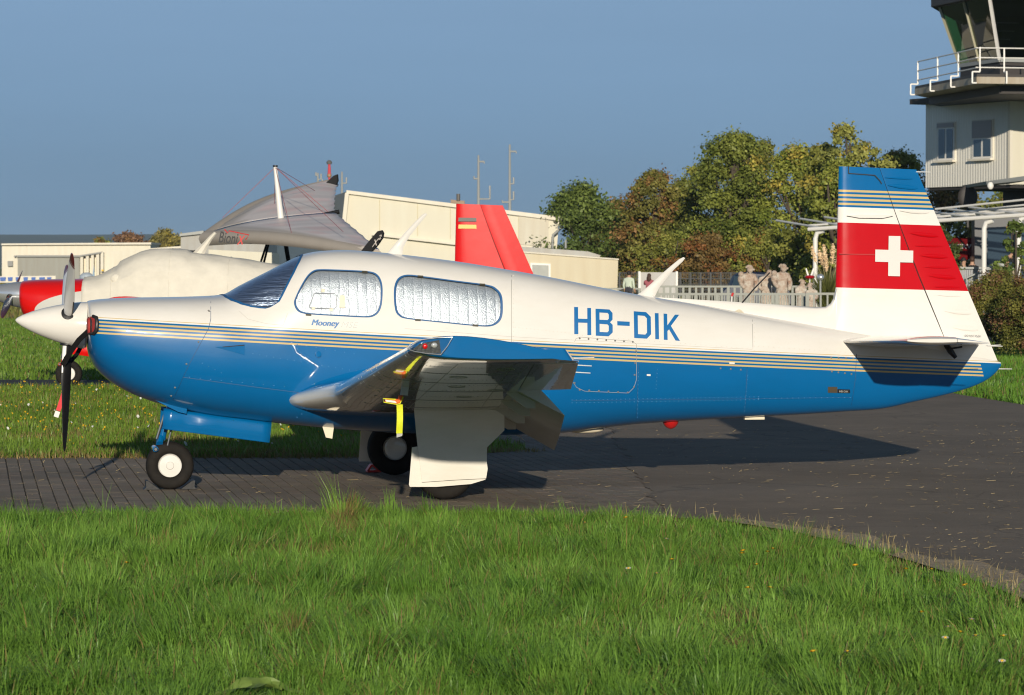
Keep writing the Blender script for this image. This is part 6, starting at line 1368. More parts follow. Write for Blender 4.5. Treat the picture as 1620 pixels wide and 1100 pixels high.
# balcony slab, from pixel corners
pa, pb_, pc2 = W(1447, 152, 124), W(1545, 131, 116.0), W(1680, 131, 116.6); ZP = (pb_.z + pa.z) / 2
pl_ = [Vector((p.x, p.y, ZP)) - TB for p in (pa, pb_, pc2)] + [Vector((pc2.x, pc2.y + 9, ZP)) - TB, Vector((pa.x + 3, pa.y + 8, ZP)) - TB]
MB().prism(pl_, (0, 0, .24)).build('balcony_slab', M_CONC, tower, smooth=False)
inn = [p + Vector((.55, .4, .25)) for p in pl_]
MB().prism([p + Vector((.0, .0, 0)) for p in [pl_[0] + Vector((.02, .05, .245)), pl_[1] + Vector((.02, .08, .245)), pl_[2] + Vector((0, .08, .245)), pl_[3], pl_[4]]], (0, 0, .10)).build('slab_flashing', M_TDARK, tower, smooth=False)
MB().prism([p + Vector((1.2, 1.2, -0.30)) for p in (pl_[0] + Vector((-.5, 0, 0)), pl_[1] + Vector((-.2, 0, 0)), pl_[2], pl_[3], pl_[4])], (0, 0, .29)).build('cornice', M_TDARK, tower, smooth=False)
def rail_line(a, b_, n, first=0):
    a, b_ = Vector(a), Vector(b_); out = Vector((b_.y - a.y, -(b_.x - a.x), 0)).normalized()
    if out.y > 0 and abs(out.y) > abs(out.x) or out.x > 0.3: out = -out
    for k in range(first, n):
        p = a + (b_ - a) * (k / (n - 1)); mb = MB(); q = p + out * .16
        pts = [p + Vector((0, 0, .02)) + out * .0, q + Vector((0, 0, .02)), q + Vector((0, 0, .42)), p + Vector((0, 0, .42)) - out * .12, p + Vector((0, 0, 1.30)) - out * .12]
        for r0, r1 in zip(pts[:-1], pts[1:]): mb.bar(r0, r1, .05, .05)
        mb.build('railing_post', M_WPIPE, tower, smooth=False)
    for h in (.58, .93, 1.28):
        mb = MB(); mb.tube([a - out * .12 + Vector((0, 0, h)), b_ - out * .12 + Vector((0, 0, h))], .024, 8); mb.build('rail', M_WPIPE, tower)
rail_line(pl_[0], pl_[1], 4); rail_line(pl_[1], pl_[2], 4, 1)
# cab: sill wall, slanted panes, mullions, roof
cb = [W(1519, 106, 122), W(1582, 92, 118.6), W(1700, 92, 119.4)]; ct_ = [W(1487, 10, 122.6), W(1566, -6, 117.8), W(1700, -6, 118.4)]
zb_, zt_ = ZP + 1.02, ZP + 3.25
cb = [Vector((p.x, p.y, zb_)) - TB for p in cb]; ct_ = [Vector((p.x, p.y, zt_)) - TB for p in ct_]
back = Vector((1.5, 6.5, 0))
MB().prism([cb[0] - Vector((0, 0, .72)), cb[1] - Vector((0, 0, .72)), cb[2] - Vector((0, 0, .72)), cb[2] - Vector((0, 0, .72)) + back, cb[0] - Vector((0, 0, .72)) + back], (0, 0, .68)).build('cab_sill_wall', M_TDARK, tower, smooth=False)
M_CABG = glass_mat('cab_glass', (0.22, 0.40, 0.20), 1.6)  # green tint stands in for grass reflected in the panes
for k, (i, j) in enumerate(((0, 1), (1, 2))):
    n_ = 2
    for q in range(n_):
        a0, a1 = q / n_, (q + 1) / n_; MB().prism([cb[i].lerp(cb[j], a0), cb[i].lerp(cb[j], a1), ct_[i].lerp(ct_[j], a1), ct_[i].lerp(ct_[j], a0)], (0.01, .03, 0)).build('cab_pane', M_CABG, tower, smooth=False)
    for q in range(n_ + 1):
        if k == 1 and q == 0: continue
        a0 = q / n_; mb = MB(); mb.bar(cb[i].lerp(cb[j], a0) + Vector((-.02, -.02, 0)), ct_[i].lerp(ct_[j], a0) + Vector((-.02, -.02, 0)), .10 if (k == 0 and q == 2) else .06, .10); mb.build('mullion', M_WPIPE if (k == 0 and q == 2) else mat('mullion_olive', (.32, .30, .2), .5), tower, smooth=False)
    mb = MB(); mb.bar(cb[i] + Vector((0, -.04, -.02)), cb[j] + Vector((0, -.04, -.02)), .12, .14); mb.build('sill_rail', M_GALV, tower, smooth=False)
MB().prism([ct_[0] + Vector((-.35, -.1, 0)), ct_[1] + Vector((-.25, -.5, 0)), ct_[2] + Vector((0, -.5, 0)), ct_[2] + back * 1.3, ct_[0] + back * 1.3], (0, 0, 1.0)).build('cab_roof', M_TDARK, tower, smooth=False)
MB().prism([cb[0] + back * .9, cb[2] + back * .9, ct_[2] + back, ct_[0] + back], (0, .2, 0)).build('cab_rear_wall', M_TDARK, tower, smooth=False)
MB().prism([cb[0] + Vector((.3, .3, -.03)), cb[1] + Vector((0, .4, -.03)), cb[2] + Vector((0, .4, -.03)), cb[2] + back * .9, cb[0] + back * .9], (0, 0, .02)).build('cab_floor', M_TDARK, tower, smooth=False)
# dark lower core and canopy
tbox('core', 2.0, LU - .5, 3.4, 8.5, 0, ZB - .13, M_TDARK); tbox('stair_wall', -1.5, 1.6, 2.2, 8.5, 3.4, ZB - .2, M_TDARK)
MB().prism([W(1560, 287, 112) - TB, W(1640, 276, 110) - TB, W(1640, 284, 110) - TB, W(1561, 292, 112) - TB], (0, 6, 0)).build('canopy', M_GALV, tower, smooth=False)
mb = MB(); mb.sphere(W(1531, 312, 117) - TB, .36, 14, 8, (1, .3, 1.2)); mb.build('dish_aerial', M_TDARK, tower); mb = MB(); mb.bar(W(1531, 312, 117) - TB, W(1531, 360, 117) - TB, .07, .07); mb.build('dish_pole', M_TDARK, tower)
mb = MB(); mb.sphere(W(1567, 294, 111.5) - TB, .09, 10, 7, (1.2, .8, 1.5)); mb.build('floodlight', M_WPIPE, tower)

# ---- terrace pavilion with sign and pergola
pav = empty('terrace_pavilion', W(1560, 470, 113)); PB = pav.location.copy(); PB.z = 0; pav.location = PB; tag(pav, 'dark grey terrace building under the tower with large window', 'building')
M_ANTH = mat('anthracite_facade', (0.075, 0.078, 0.085), 0.5)
def pp(name, pts, dd, th, m, parent=pav): return MB().prism([W(p, q, dd) - PB for p, q in pts], (0, th, 0)).build(name, m, parent, smooth=False)
pp('pillar', [(1542, 347), (1562, 345), (1562, 470), (1542, 470)], 114, .8, M_ANTH); pp('lintel', [(1562, 338), (1660, 330), (1660, 356), (1562, 360)], 114, .8, M_ANTH)
pp('window_pane', [(1562, 359), (1660, 355), (1660, 440), (1562, 440)], 114.4, .1, M_PANE); pp('rear_wall', [(1575, 330), (1680, 325), (1680, 470), (1575, 470)], 118, .3, M_DARK); pp('window_post', [(1607, 352), (1613, 352), (1613, 470), (1607, 470)], 114.1, .3, M_GALV)
terr = empty('terrace_wall', W(1500, 470, 110)); QB = terr.location.copy(); QB.z = 0; terr.location = QB; tag(terr, 'grey ribbed terrace parapet with handrail beside the restaurant guests', 'parapet')
for k in range(26):
    x = 1480 + k * 3.5; MB().prism([W(x, 425.5, 110) - QB, W(x + 2.9, 425.5, 110) - QB, W(x + 2.9, 455, 110) - QB, W(x, 455, 110) - QB], (0, .05, 0)).build('parapet_board', wall_mat('parapet_grey', (.33, .34, .36)) if k == 0 else bpy.data.materials['parapet_grey'], terr, smooth=False)
mb = MB(); mb.bar(W(1478, 424, 109.9) - QB, W(1612, 424.5, 109.9) - QB, .06, .06); mb.build('handrail', M_GALV, terr, smooth=False); mb = MB(); mb.tube([W(1529, 455, 109.7) - QB, W(1529, 440, 109.7) - QB, W(1556, 428, 109.7) - QB, W(1575, 424, 109.7) - QB], .03, 6); mb.build('stair_rail', M_GALV, terr)
MB().prism([W(1475, 440, 110.3) - QB, W(1640, 440, 110.3) - QB, W(1640, 475, 110.3) - QB, W(1475, 475, 110.3) - QB], (0, 4.5, 0)).build('terrace_floor', M_CONC, terr, smooth=False)
sg = empty('red_sign', W(1525, 400, 115.5)); SB = sg.location.copy(); tag(sg, 'red fire service sign board with white lettering behind the rudder', 'sign')
MB().prism([W(1488, 376.5, 115.5) - SB, W(1560, 376.5, 115.5) - SB, W(1560, 411, 115.5) - SB, W(1488, 411, 115.5) - SB], (0, .06, 0)).build('board', mat('sign_red_shaded', (.11, .003, .004), .8, spec=.1), sg, smooth=False)  # board red is darkened to stand in for shade over it
flat_text('FEUERWEHR', W(1492, 393.5, 115.45) - SB, W(1569, 393.5, 115.45) - SB, W(1492, 386.5, 115.45) - SB, mat('sign_white', (.55, .5, .5), .6), 'lettering', sg, 0, .01)
for x in (1490, 1558): mb = MB(); mb.bar(W(x, 376, 115.6) - SB, W(x, 460, 115.6) - SB, .06, .06); mb.build('sign_post', M_GALV, sg, smooth=False)
perg = empty('pergola', W(1290, 470, 120)); GB = perg.location.copy(); GB.z = 0; perg.location = GB; tag(perg, 'white steel pipe pergola in front of the tower terrace', 'pergola')
L0, L1, L2 = W(1283, 360, 120), W(1620, 337, 106), W(1700, 331, 103)
def beam(a, b_, r): mb = MB(); mb.tube([Vector(a) - GB, Vector(b_) - GB], r, 8); return mb.build('beam', M_WPIPE, perg)
beam(W(1279, 363, 112), W(1660, 337.5, 107), .07); beam(W(1279, 357, 113.5), W(1660, 331, 108.5), .038); beam(W(1330, 352, 115), W(1660, 327, 110), .038); beam(W(1480, 331, 111), W(1660, 312, 107), .038); beam(W(1460, 343, 112), W(1660, 320, 108), .038); beam(W(1480, 348.5, 111.5), W(1660, 328, 107.5), .038)
for x, yt in ((1290, 366), (1557, 350), (1612, 344)):
    dd = 112 - (x - 1290) * 5 / 370; mb = MB(); t = W(x, yt, dd) - GB; b_ = Vector((t.x, t.y, 0)); mb.tube([b_, t - Vector((0, 0, .25)), t + Vector((.06, 0, -.06)), t + Vector((.28, -.1, .02))], .085, 10); mb.build('post', M_WPIPE, perg)
for k in range(9):
    x = 1300 + k * 40; dd = 112 - (x - 1290) * 5 / 370; a = W(x, 361.5 - (x - 1290) * .068, dd); beam(a, a + Vector((-1.2, 4.5, .32)), .04)

# ---- railings
def railing(name, px0, px1, py_top, dd, h, step, label, dd1=None, grp=None, bw=.03):
    dd1 = dd1 or dd; a, b_ = W(px0, py_top, dd), W(px1, py_top, dd1); b_.z = a.z; base = Vector((a.x, a.y, 0)); e = empty(name, base); tag(e, label, 'railing', grp); z = a.z
    a = a - base; b_ = b_ - base; n = max(2, int((b_ - a).length / step))
    mb = MB(); mb.bar(a, b_, .06, .06); mb.build('top_rail', M_RAIL, e, smooth=False); lo = Vector((0, 0, -h)); mb = MB(); mb.bar(a + lo, b_ + lo, .05, .05); mb.build('bottom_rail', M_RAIL, e, smooth=False)
    bm_ = None
    for k in range(n + 1):
        p = a + (b_ - a) * (k / n); post = (k % 12 == 0 or k == n)
        if bm_ is None: bm_ = {}
        key = post
        if key not in bm_:
            m_ = MB(); m_.bar((0, 0, 0.02 if post else -.03), (0, 0, -z if post else -h + .02), .09 if post else bw, .09 if post else .02); o = m_.build('post' if post else 'bar', M_RAIL, e, smooth=False); bm_[key] = o.data
        else: o = link(bpy.data.objects.new('post' if post else 'bar', bm_[key]), e)
        o.location = p
    return e
M_RAIL = mat('railing_grey_green', (.27, .28, .25), .6, metal=.1)
railing('railing', 1030, 1325, 453.5, 104, .75, .20, 'rear pale railing running behind the statues', grp='pale railings', bw=.07)
railing('railing', 955, 1012, 457, 118, .7, .22, 'short pale railing in front of the standing child', grp='pale railings', bw=.06)
railing('railing', 1040, 1272, 465.5, 86, .75, .065, 'long front railing with closely set bars below the statues', grp='pale railings', bw=.028)
railing('railing', 1277, 1352, 465, 85.5, .72, .16, 'front railing section with open bars left of the fin', grp='pale railings', bw=.045)
railing('railing', 1530, 1590, 457.5, 84, .75, .16, 'railing section right of the rudder in front of the bushes', grp='pale railings', bw=.045)
M_DFEN = mat('dark_fence', (.03, .035, .04), .6)
fe = empty('dark_fence', W(980, 470, 128)); FB = fe.location.copy(); FB.z = 0; fe.location = FB; tag(fe, 'tall dark green mesh fence in front of the trees', 'fence')
for x in range(980, 1300, 16): mb = MB(); mb.bar(W(x, 431, 128) - FB, W(x, 470, 128) - FB, .07, .07); mb.build('post', M_DFEN, fe, smooth=False)
for k in range(120): x = 980 + k * 2.66; mb = MB(); mb.bar(W(x, 433, 128.1) - FB, W(x, 470, 128.1) - FB, .018, .018); o = mb.build('wire', M_DFEN, fe, smooth=False)
for y in (432, 441, 450, 459): mb = MB(); mb.bar(W(980, y, 128.05) - FB, W(1300, y, 128.05) - FB, .03, .03); mb.build('cross_wire', M_DFEN, fe, smooth=False)
nb = empty('notice_board', W(1040, 470, 122)); NB = nb.location.copy(); NB.z = 0; nb.location = NB; tag(nb, 'pale grey cabinet standing behind the rear roof aerial', 'cabinet')
MB().prism([W(1011, 431, 122) - NB, W(1071, 431, 122) - NB, W(1071, 475, 122) - NB, W(1011, 475, 122) - NB], (0, .7, 0)).build('cabinet_body', wall_mat('cabinet_grey', (.48, .48, .47)), nb, smooth=False)
for x in (1010, 1069): MB().prism([W(x, 429.5, 121.9) - NB, W(x + 3.5, 429.5, 121.9) - NB, W(x + 3.5, 475, 121.9) - NB, W(x, 475, 121.9) - NB], (0, .9, 0)).build('cabinet_edge', M_WPIPE, nb, smooth=False)

# ---- dark car behind the statues
car = empty('parked_car', W(1190, 470, 110)); CB = car.location.copy(); CB.z = 0; car.location = CB; tag(car, 'dark blue estate car parked behind the statues', 'car')
M_CARP = mat('car_dark_blue', (0.012, 0.020, 0.05), 0.45, spec=0.3); s_ = ppm(110)
def cz(py): return W(1190, py, 110).z
def cxp(px): return W(px, 440, 110).x - CB.x
mb = MB(); prof = [(cxp(1142), .35), (cxp(1142), .72), (cxp(1147), .88), (cxp(1155), .92), (cxp(1163), 1.30), (cxp(1170), 1.40), (cxp(1190), 1.45), (cxp(1212), 1.42), (cxp(1222), 1.30), (cxp(1232), .95), (cxp(1248), .88), (cxp(1252), .70), (cxp(1252), .35)]
rings = []
for dy, k in ((0, .94), (.12, 1), (.5, 1.0), (1.2, 1.0), (1.55, 1), (1.68, .94)): rings.append([(x * (1 if k == 1 else .985), dy + (max(0, z - .9) * .28 if dy < .8 else -max(0, z - .9) * .28), .35 + (z - .35) * k) for x, z in prof])
mb.loft(rings, cap=True); mb.build('body', M_CARP, car)
for (a0, a1) in ((1158, 1176), (1178, 1198), (1200, 1222)):
    p = [(cxp(a0 + (4 if a0 == 1158 else 0)), -.004 + .10, 1.30), (cxp(a1 - (5 if a1 == 1222 else 0)), -.004 + .10, 1.30), (cxp(a1), -.02, .95), (cxp(a0), -.02, .95)]; MB().prism([Vector(q) + Vector((0, -.012, 0)) for q in p], (0, .01, 0)).build('side_window', M_PANE, car, smooth=False)
for x in (1162, 1232): simple_wheel(car, (cxp(x), .08, .32), .32, .2)
for x in (1162, 1232): simple_wheel(car, (cxp(x), 1.58, .32), .32, .2)
mb = MB(); mb.box((cxp(1143) - .02, .3, .68), (.05, .3, .14)); mb.build('tail_lamp', mat('tail_lamp_red', (.4, .01, .01), .2), car)

# ---- stone statues
M_STONE = mat('weathered_sandstone', (0.60, 0.56, 0.48), 0.95, var=.5, vscale=6, bump=.9, bscale=16, bdist=.05, col2=(0.30, 0.17, 0.11))
def statue(px, py_top, dd, h, face, label, kind):
    b0 = W(px, py_top, dd); e_ = empty('statue', (b0.x, b0.y, 0)); tag(e_, label, 'statue', 'stone garden statues behind the railing'); H = b0.z; k = H / 1.66; f = face
    J = [(0, 0, .92 * k, .15 * k), (0, 0, 1.12 * k, .135 * k, .11 * k), (0.01 * f, 0, 1.30 * k, .17 * k, .12 * k), (.02 * f, 0, 1.42 * k, .07 * k), (.045 * f, 0, 1.50 * k, .07 * k), (.06 * f, 0, 1.60 * k, .06 * k),
         (-.16, -.02, 1.34 * k, .07 * k), (-.23, -.04, 1.12 * k, .058 * k), (-.10 * 1, -.14, .98 * k, .05 * k), (.17, -.02, 1.34 * k, .07 * k), (.25, -.03, 1.12 * k, .06 * k), (.20, -.12, .90 * k, .05 * k),
         (0, 0, .55 * k, .19 * k), (0, 0, .2 * k, .24 * k), (0, 0, .02, .28 * k)]
    E = [(0, 1), (1, 2), (2, 3), (3, 4), (4, 5), (2, 6), (6, 7), (7, 8), (2, 9), (9, 10), (10, 11), (0, 12), (12, 13), (13, 14)]
    if kind == 'head_bowed': J[4] = (.07 * f, -.04, 1.49 * k, .07 * k); J[5] = (.11 * f, -.08, 1.55 * k, .06 * k)
    if kind == 'small': J[6] = (-.12, 0, 1.30 * k, .08 * k); J[9] = (.12, 0, 1.30 * k, .08 * k); J[7] = (-.12, -.08, 1.1 * k, .07 * k); J[10] = (.13, -.08, 1.1 * k, .07 * k); J[8] = (-.04, -.14, 1.05 * k, .06 * k); J[11] = (.05, -.14, 1.05 * k, .06 * k)
    J = [j[:3] + tuple(q * 1.22 for q in j[3:]) for j in J]; skin_mesh('figure', J, E, M_STONE, e_, 2)
    mb = MB(); hc = Vector(J[4][:3]) * .5 + Vector(J[5][:3]) * .5; mb.sphere(hc, .105 * k, 14, 10, (.92, .86, 1.18))
    rr = np.random.default_rng(int(px))
    for q in range(0 if kind == 'head_bowed' else 26):                                  # carved curls
        a = rr.uniform(0, 2 * PI); el = rr.uniform(.1, 1.5); d = Vector((math.cos(a) * math.cos(el) - .3 * f, math.sin(a) * math.cos(el), math.sin(el))); mb.sphere(hc + Vector((-.02 * f, 0, .02 * k)) + d * .082 * k, .029 * k, 7, 5)
    mb.sphere(hc + Vector((.105 * f * k, 0, -.01)), .026 * k, 6, 5, (1.2, .8, 1.3)); mb.build('carved_head', M_STONE, e_)
    mb = MB(); mb.lathe([(0, .32 * k), (.12 * k, .32 * k), (.16 * k, .26 * k)], (0, 0, 0), (0, 0, 1), 14); mb.build('plinth', M_STONE, e_)
    if kind == 'child': 
        mb = MB(); mb.sphere((-.22 * k, -.05, 1.40 * k), .085 * k, 10, 7); mb.sphere((-.22 * k, -.03, 1.24 * k), .10 * k, 10, 7, (1, 1, 1.3)); mb.build('carried_child', M_STONE, e_)
statue(1184, 420, 95, 1.7, 1, 'leftmost stone statue looking right with a draped shoulder', 'child'); statue(1212, 425.5, 95.5, 1.6, 1, 'middle stone statue with bowed smooth head and reddish stain', 'head_bowed'); statue(1237, 418, 94.5, 1.75, 1, 'tallest curly haired stone statue carrying a small figure', 'child')
statue(1267, 442.5, 94, 1.2, 1, 'small stone figure right of the tall statue', 'small'); statue(1284, 448, 88, 1.1, -1, 'smallest stone figure behind the open railing', 'small')
# red garden sculpture with ears
gs = empty('garden_sculpture', W(1281, 470, 97)); g0 = gs.location.copy(); g0.z = 0; gs.location = g0; tag(gs, 'shiny red garden bowl sculpture with two white blades on a stick', 'sculpture')
z = W(1281, 438.5, 97).z; mb = MB(); mb.sphere((0, 0, z), .155, 14, 8, (1, 1, .42)); mb.build('red_bowl', mat('glossy_red', (.35, .005, .01), .12, coat=1), gs); mb = MB(); mb.tube([(0, 0, 0), (0, 0, z)], .018, 6); mb.build('stick', M_WPIPE, gs)
for s in (-1, 1): mb = MB(); mb.prism([(s * .02, 0, z + .05), (s * .075, 0, z + .05), (s * .13, 0, z + .25), (s * .10, 0, z + .27)], (0, .02, 0)); mb.build('blade', M_WPIPE, gs, smooth=False)
mb = MB(); gb = W(1298, 439, 100); bo = mb.sphere((0, 0, 0), .11, 14, 10).build('plant_stand_in', M_CHROME); bo.location = gb; tag(bo, 'silver ball standing in for a plant beside the pergola post', 'plant stand-in')  # chrome ball takes the place of a faint plant
mb = MB(); mb.tube([(0, 0, -gb.z), (0, 0, -.09)], .03, 6); mb.build('ball_stand', M_GALV, bo)
cn = empty('traffic_marker', W(1159, 475, 84)); c0 = cn.location.copy(); c0.z = 0; cn.location = c0; tag(cn, 'small red and white marker post in front of the railing', 'marker post'); zt = W(1159, 463.5, 84).z
mb = MB(); mb.tube([(-.06, 0, 0), (-.02, 0, zt - .09)], .025, 8); mb.build('white_section', M_WPIPE, cn); mb = MB(); mb.tube([(-.02, 0, zt - .09), (.01, 0, zt)], .03, 8); mb.build('red_section', mat('marker_red', (.6, .03, .03), .5), cn)

# ---- people
SKIN = mat('skin', (0.45, 0.26, 0.17), 0.6); HAIRB = mat('hair_brown', (0.05, 0.022, 0.012), 0.7); HAIRD = mat('hair_dark', (0.012, 0.01, 0.009), 0.7)
def person(px, py_top, dd, pose, shirt, trousers, hair, label, face=0.0, h=1.7, long_hair=False, floor=0.0):
    t = W(px, py_top, dd); k = h / 1.7; e_ = empty('person', (t.x, t.y, t.z - (1.70 if pose != 'sit' else 1.28) * k), face); tag(e_, label, 'person')
    if pose == 'sit':
        J = [(0, 0, .48, .15, .12), (0, 0, .70, .14, .11), (0, 0, .90, .17, .11), (0, -.01, 1.01, .055), (0, -.03, 1.11, .082, .095), (0, -.03, 1.20, .075, .085), (-.19, 0, .90, .06), (-.25, -.08, .66, .05), (-.14, -.28, .64, .04), (-.06, -.36, .66, .035), (.19, 0, .90, .06), (.25, -.08, .66, .05), (.14, -.28, .64, .04), (.06, -.36, .66, .035), (-.10, -.05, .47, .10), (-.12, -.44, .47, .07), (-.12, -.44, .08, .05), (-.12, -.56, .03, .04), (.10, -.05, .47, .10), (.12, -.44, .47, .07), (.12, -.44, .08, .05), (.12, -.56, .03, .04)]
    elif pose == 'lean':
        J = [(0, 0, .95, .15, .12), (.02, -.10, 1.16, .14, .11), (.05, -.24, 1.34, .17, .12), (.06, -.33, 1.42, .055), (.07, -.40, 1.50, .082, .095), (.08, -.45, 1.58, .075, .085), (-.15, -.22, 1.33, .065), (-.26, -.12, 1.10, .05), (-.20, -.3, .95, .04), (-.16, -.36, .92, .035), (.24, -.24, 1.32, .065), (.30, -.36, 1.08, .05), (.25, -.52, .95, .04), (.22, -.6, .93, .035), (-.10, 0, .90, .10), (-.11, -.02, .5, .07), (-.11, .03, .09, .05), (-.11, -.1, .03, .04), (.10, 0, .90, .10), (.11, -.02, .5, .07), (.11, .03, .09, .05), (.11, -.1, .03, .04)]
    else:
        J = [(0, 0, .95, .15, .12), (0, 0, 1.18, .14, .11), (0, 0, 1.38, .17, .12), (0, 0, 1.48, .055), (0, -.02, 1.57, .082, .095), (0, -.02, 1.64, .078, .088), (-.20, 0, 1.37, .06), (-.25, .02, 1.10, .05), (-.24, -.08, .88, .04), (-.24, -.12, .80, .035), (.20, 0, 1.37, .06), (.25, .02, 1.10, .05), (.24, -.08, .88, .04), (.24, -.12, .80, .035), (-.10, 0, .90, .10), (-.11, -.02, .5, .07), (-.11, .03, .09, .05), (-.11, -.1, .03, .04), (.10, 0, .90, .10), (.11, -.02, .5, .07), (.11, .03, .09, .05), (.11, -.1, .03, .04)]
        if pose == 'hand_face': J[11] = (.26, -.14, 1.22, .05); J[12] = (.12, -.26, 1.42, .04); J[13] = (.06, -.22, 1.50, .035)
    J = [(a[0] * k, a[1] * k, a[2] * k) + tuple(r * k for r in a[3:]) for a in J]
    E = [(0, 1), (1, 2), (2, 3), (3, 4), (4, 5), (2, 6), (6, 7), (7, 8), (8, 9), (2, 10), (10, 11), (11, 12), (12, 13), (0, 14), (14, 15), (15, 16), (16, 17), (0, 18), (18, 19), (19, 20), (20, 21)]
    o = skin_mesh('body', J, E, [SKIN, shirt, trousers], e_, 2); V = np.array([j[:3] for j in J]); vc = np.array([p.center for p in o.data.polygons]); nz_ = np.argmin(((vc[:, None] - V[None]) ** 2).sum(2), 1)
    cls = {0: 2, 1: 1, 2: 1, 3: 0, 4: 0, 5: 0, 6: 1, 7: 1, 10: 1, 11: 1, 14: 2, 15: 2, 16: 2, 17: 2, 18: 2, 19: 2, 20: 2, 21: 2}; o.data.polygons.foreach_set('material_index', np.array([cls.get(int(q), 0) for q in nz_], np.int32)); o.data.update()
    hc = Vector(J[4][:3]) * .5 + Vector(J[5][:3]) * .5; mb = MB(); mb.sphere(hc + Vector((0, .025 * k, .03 * k)), .105 * k, 14, 9, (.88, .95, 1.05)); 
    if long_hair: mb.sphere(hc + Vector((0, .07 * k, -.10 * k)), .11 * k, 12, 8, (1, .6, 1.5))
    mb.build('hair', hair, e_)
    mb = MB(); 
    for s in (-1, 1): mb.sphere(hc + Vector((s * .032 * k, -.088 * k, -.012 * k)), .011 * k, 6, 5)
    mb.build('eyes', HAIRD, e_); mb = MB(); mb.sphere(hc + Vector((0, -.105 * k, -.035 * k)), .018 * k, 6, 5, (.8, 1, 1.2)); mb.build('nose', SKIN, e_)
    return e_
SH = lambda n, c: mat(n, c, .85)
person(995, 430, 116, 'stand', SH('shirt_white_green', (.55, .62, .50)), SH('shorts_dark', (.04, .04, .05)), HAIRD, 'dark haired child in a white and green shirt by the railing', 2.6, 1.42)
person(1027, 434, 116, 'hand_face', SH('shirt_pink', (.35, .10, .12)), SH('trousers_brown', (.10, .06, .04)), HAIRB, 'brown haired woman holding a hand to her face behind the rear aerial', 2.8, 1.35, True)
person(1524, 407.5, 111.5, 'sit', SH('top_beige', (.45, .32, .24)), SH('jeans', (.04, .05, .08)), HAIRD, 'dark haired seated woman in a beige top near the rudder', .5, 1.7, True)
person(1538, 406, 112, 'sit', SH('shirt_black', (.012, .012, .014)), SH('jeans2', (.04, .05, .08)), HAIRB, 'seated person in black seen from behind beside the pillar', 2.9, 1.7)
person(1585, 392, 111.2, 'lean', SH('shirt_black2', (.012, .012, .014)), SH('trousers_black', (.02, .02, .022)), HAIRD, 'standing waiter in a black shirt leaning over the terrace table', .9, 1.72)
person(1593, 408, 110.9, 'sit', SH('shirt_khaki', (.36, .30, .20)), SH('jeans3', (.04, .05, .08)), HAIRD, 'seated bearded man in a khaki shirt at the terrace table', .3, 1.7)
gp = empty('grey_pedestal', W(1578, 440, 109.5)); tag(gp, 'grey square pedestal standing in front of the leaning waiter', 'pedestal'); mb = MB(); mb.box((0, 0, -.0), (.36, .36, 1.2)); mb.build('column', mat('pedestal_grey', (.16, .165, .17), .6), gp, smooth=False); gp.location.z = .6 + .45; mb = MB(); mb.box((0, 0, .64), (.4, .4, .08)); mb.build('cap', M_GALV, gp, smooth=False)
# ================================================================== trees and bushes
M_BARK = mat('tree_bark', (0.09, 0.07, 0.05), 0.9, var=.4, vscale=6, bump=.6, bscale=14, bdist=.03)
def leaf_cloud(name, centres, radii, n_per, size, colA, colB, accent, seed, parent, pacc=.15, squash=.8):
    r = np.random.default_rng(seed); C = np.asarray(centres, float); R = np.asarray(radii, float); k = len(C); n = k * n_per
    d = r.normal(size=(n, 3)); d /= np.linalg.norm(d, axis=1)[:, None]; rad = np.abs(r.normal(.70, .40, n))
    ci = np.repeat(np.arange(k), n_per); P = C[ci] + d * (rad * R[ci])[:, None] * np.array([1, 1, squash])
    nrm = d * .7 + r.normal(size=(n, 3)) * .6 + np.array([0, 0, .35]); nrm /= np.linalg.norm(nrm, axis=1)[:, None]
    t = np.cross(nrm, r.normal(size=(n, 3))); t /= np.linalg.norm(t, axis=1)[:, None]; bt = np.cross(nrm, t); s = size * .82 * r.uniform(.6, 1.35, n)[:, None]
    V = np.stack([P - t * s * .5, P + bt * s * .32 + nrm * s * .07, P + t * s * .5, P - bt * s * .32 - nrm * s * .05], 1).reshape(-1, 3)
    cl = r.random(k); c = np.asarray(colA) + (np.asarray(colB) - np.asarray(colA)) * np.clip(cl[ci] * .75 + r.random(n) * .35, 0, 1)[:, None]
    ac = (r.random(k) < pacc)[ci] & (r.random(n) < .75); c[ac] = np.asarray(accent) * r.uniform(.7, 1.2, (int(ac.sum()), 1)); c *= r.uniform(.75, 1.2, (n, 1)) * 2.0
    return np_mesh(name, V, np.arange(4 * n).reshape(-1, 4), M_LEAF, np.repeat(c, 4, 0), parent)
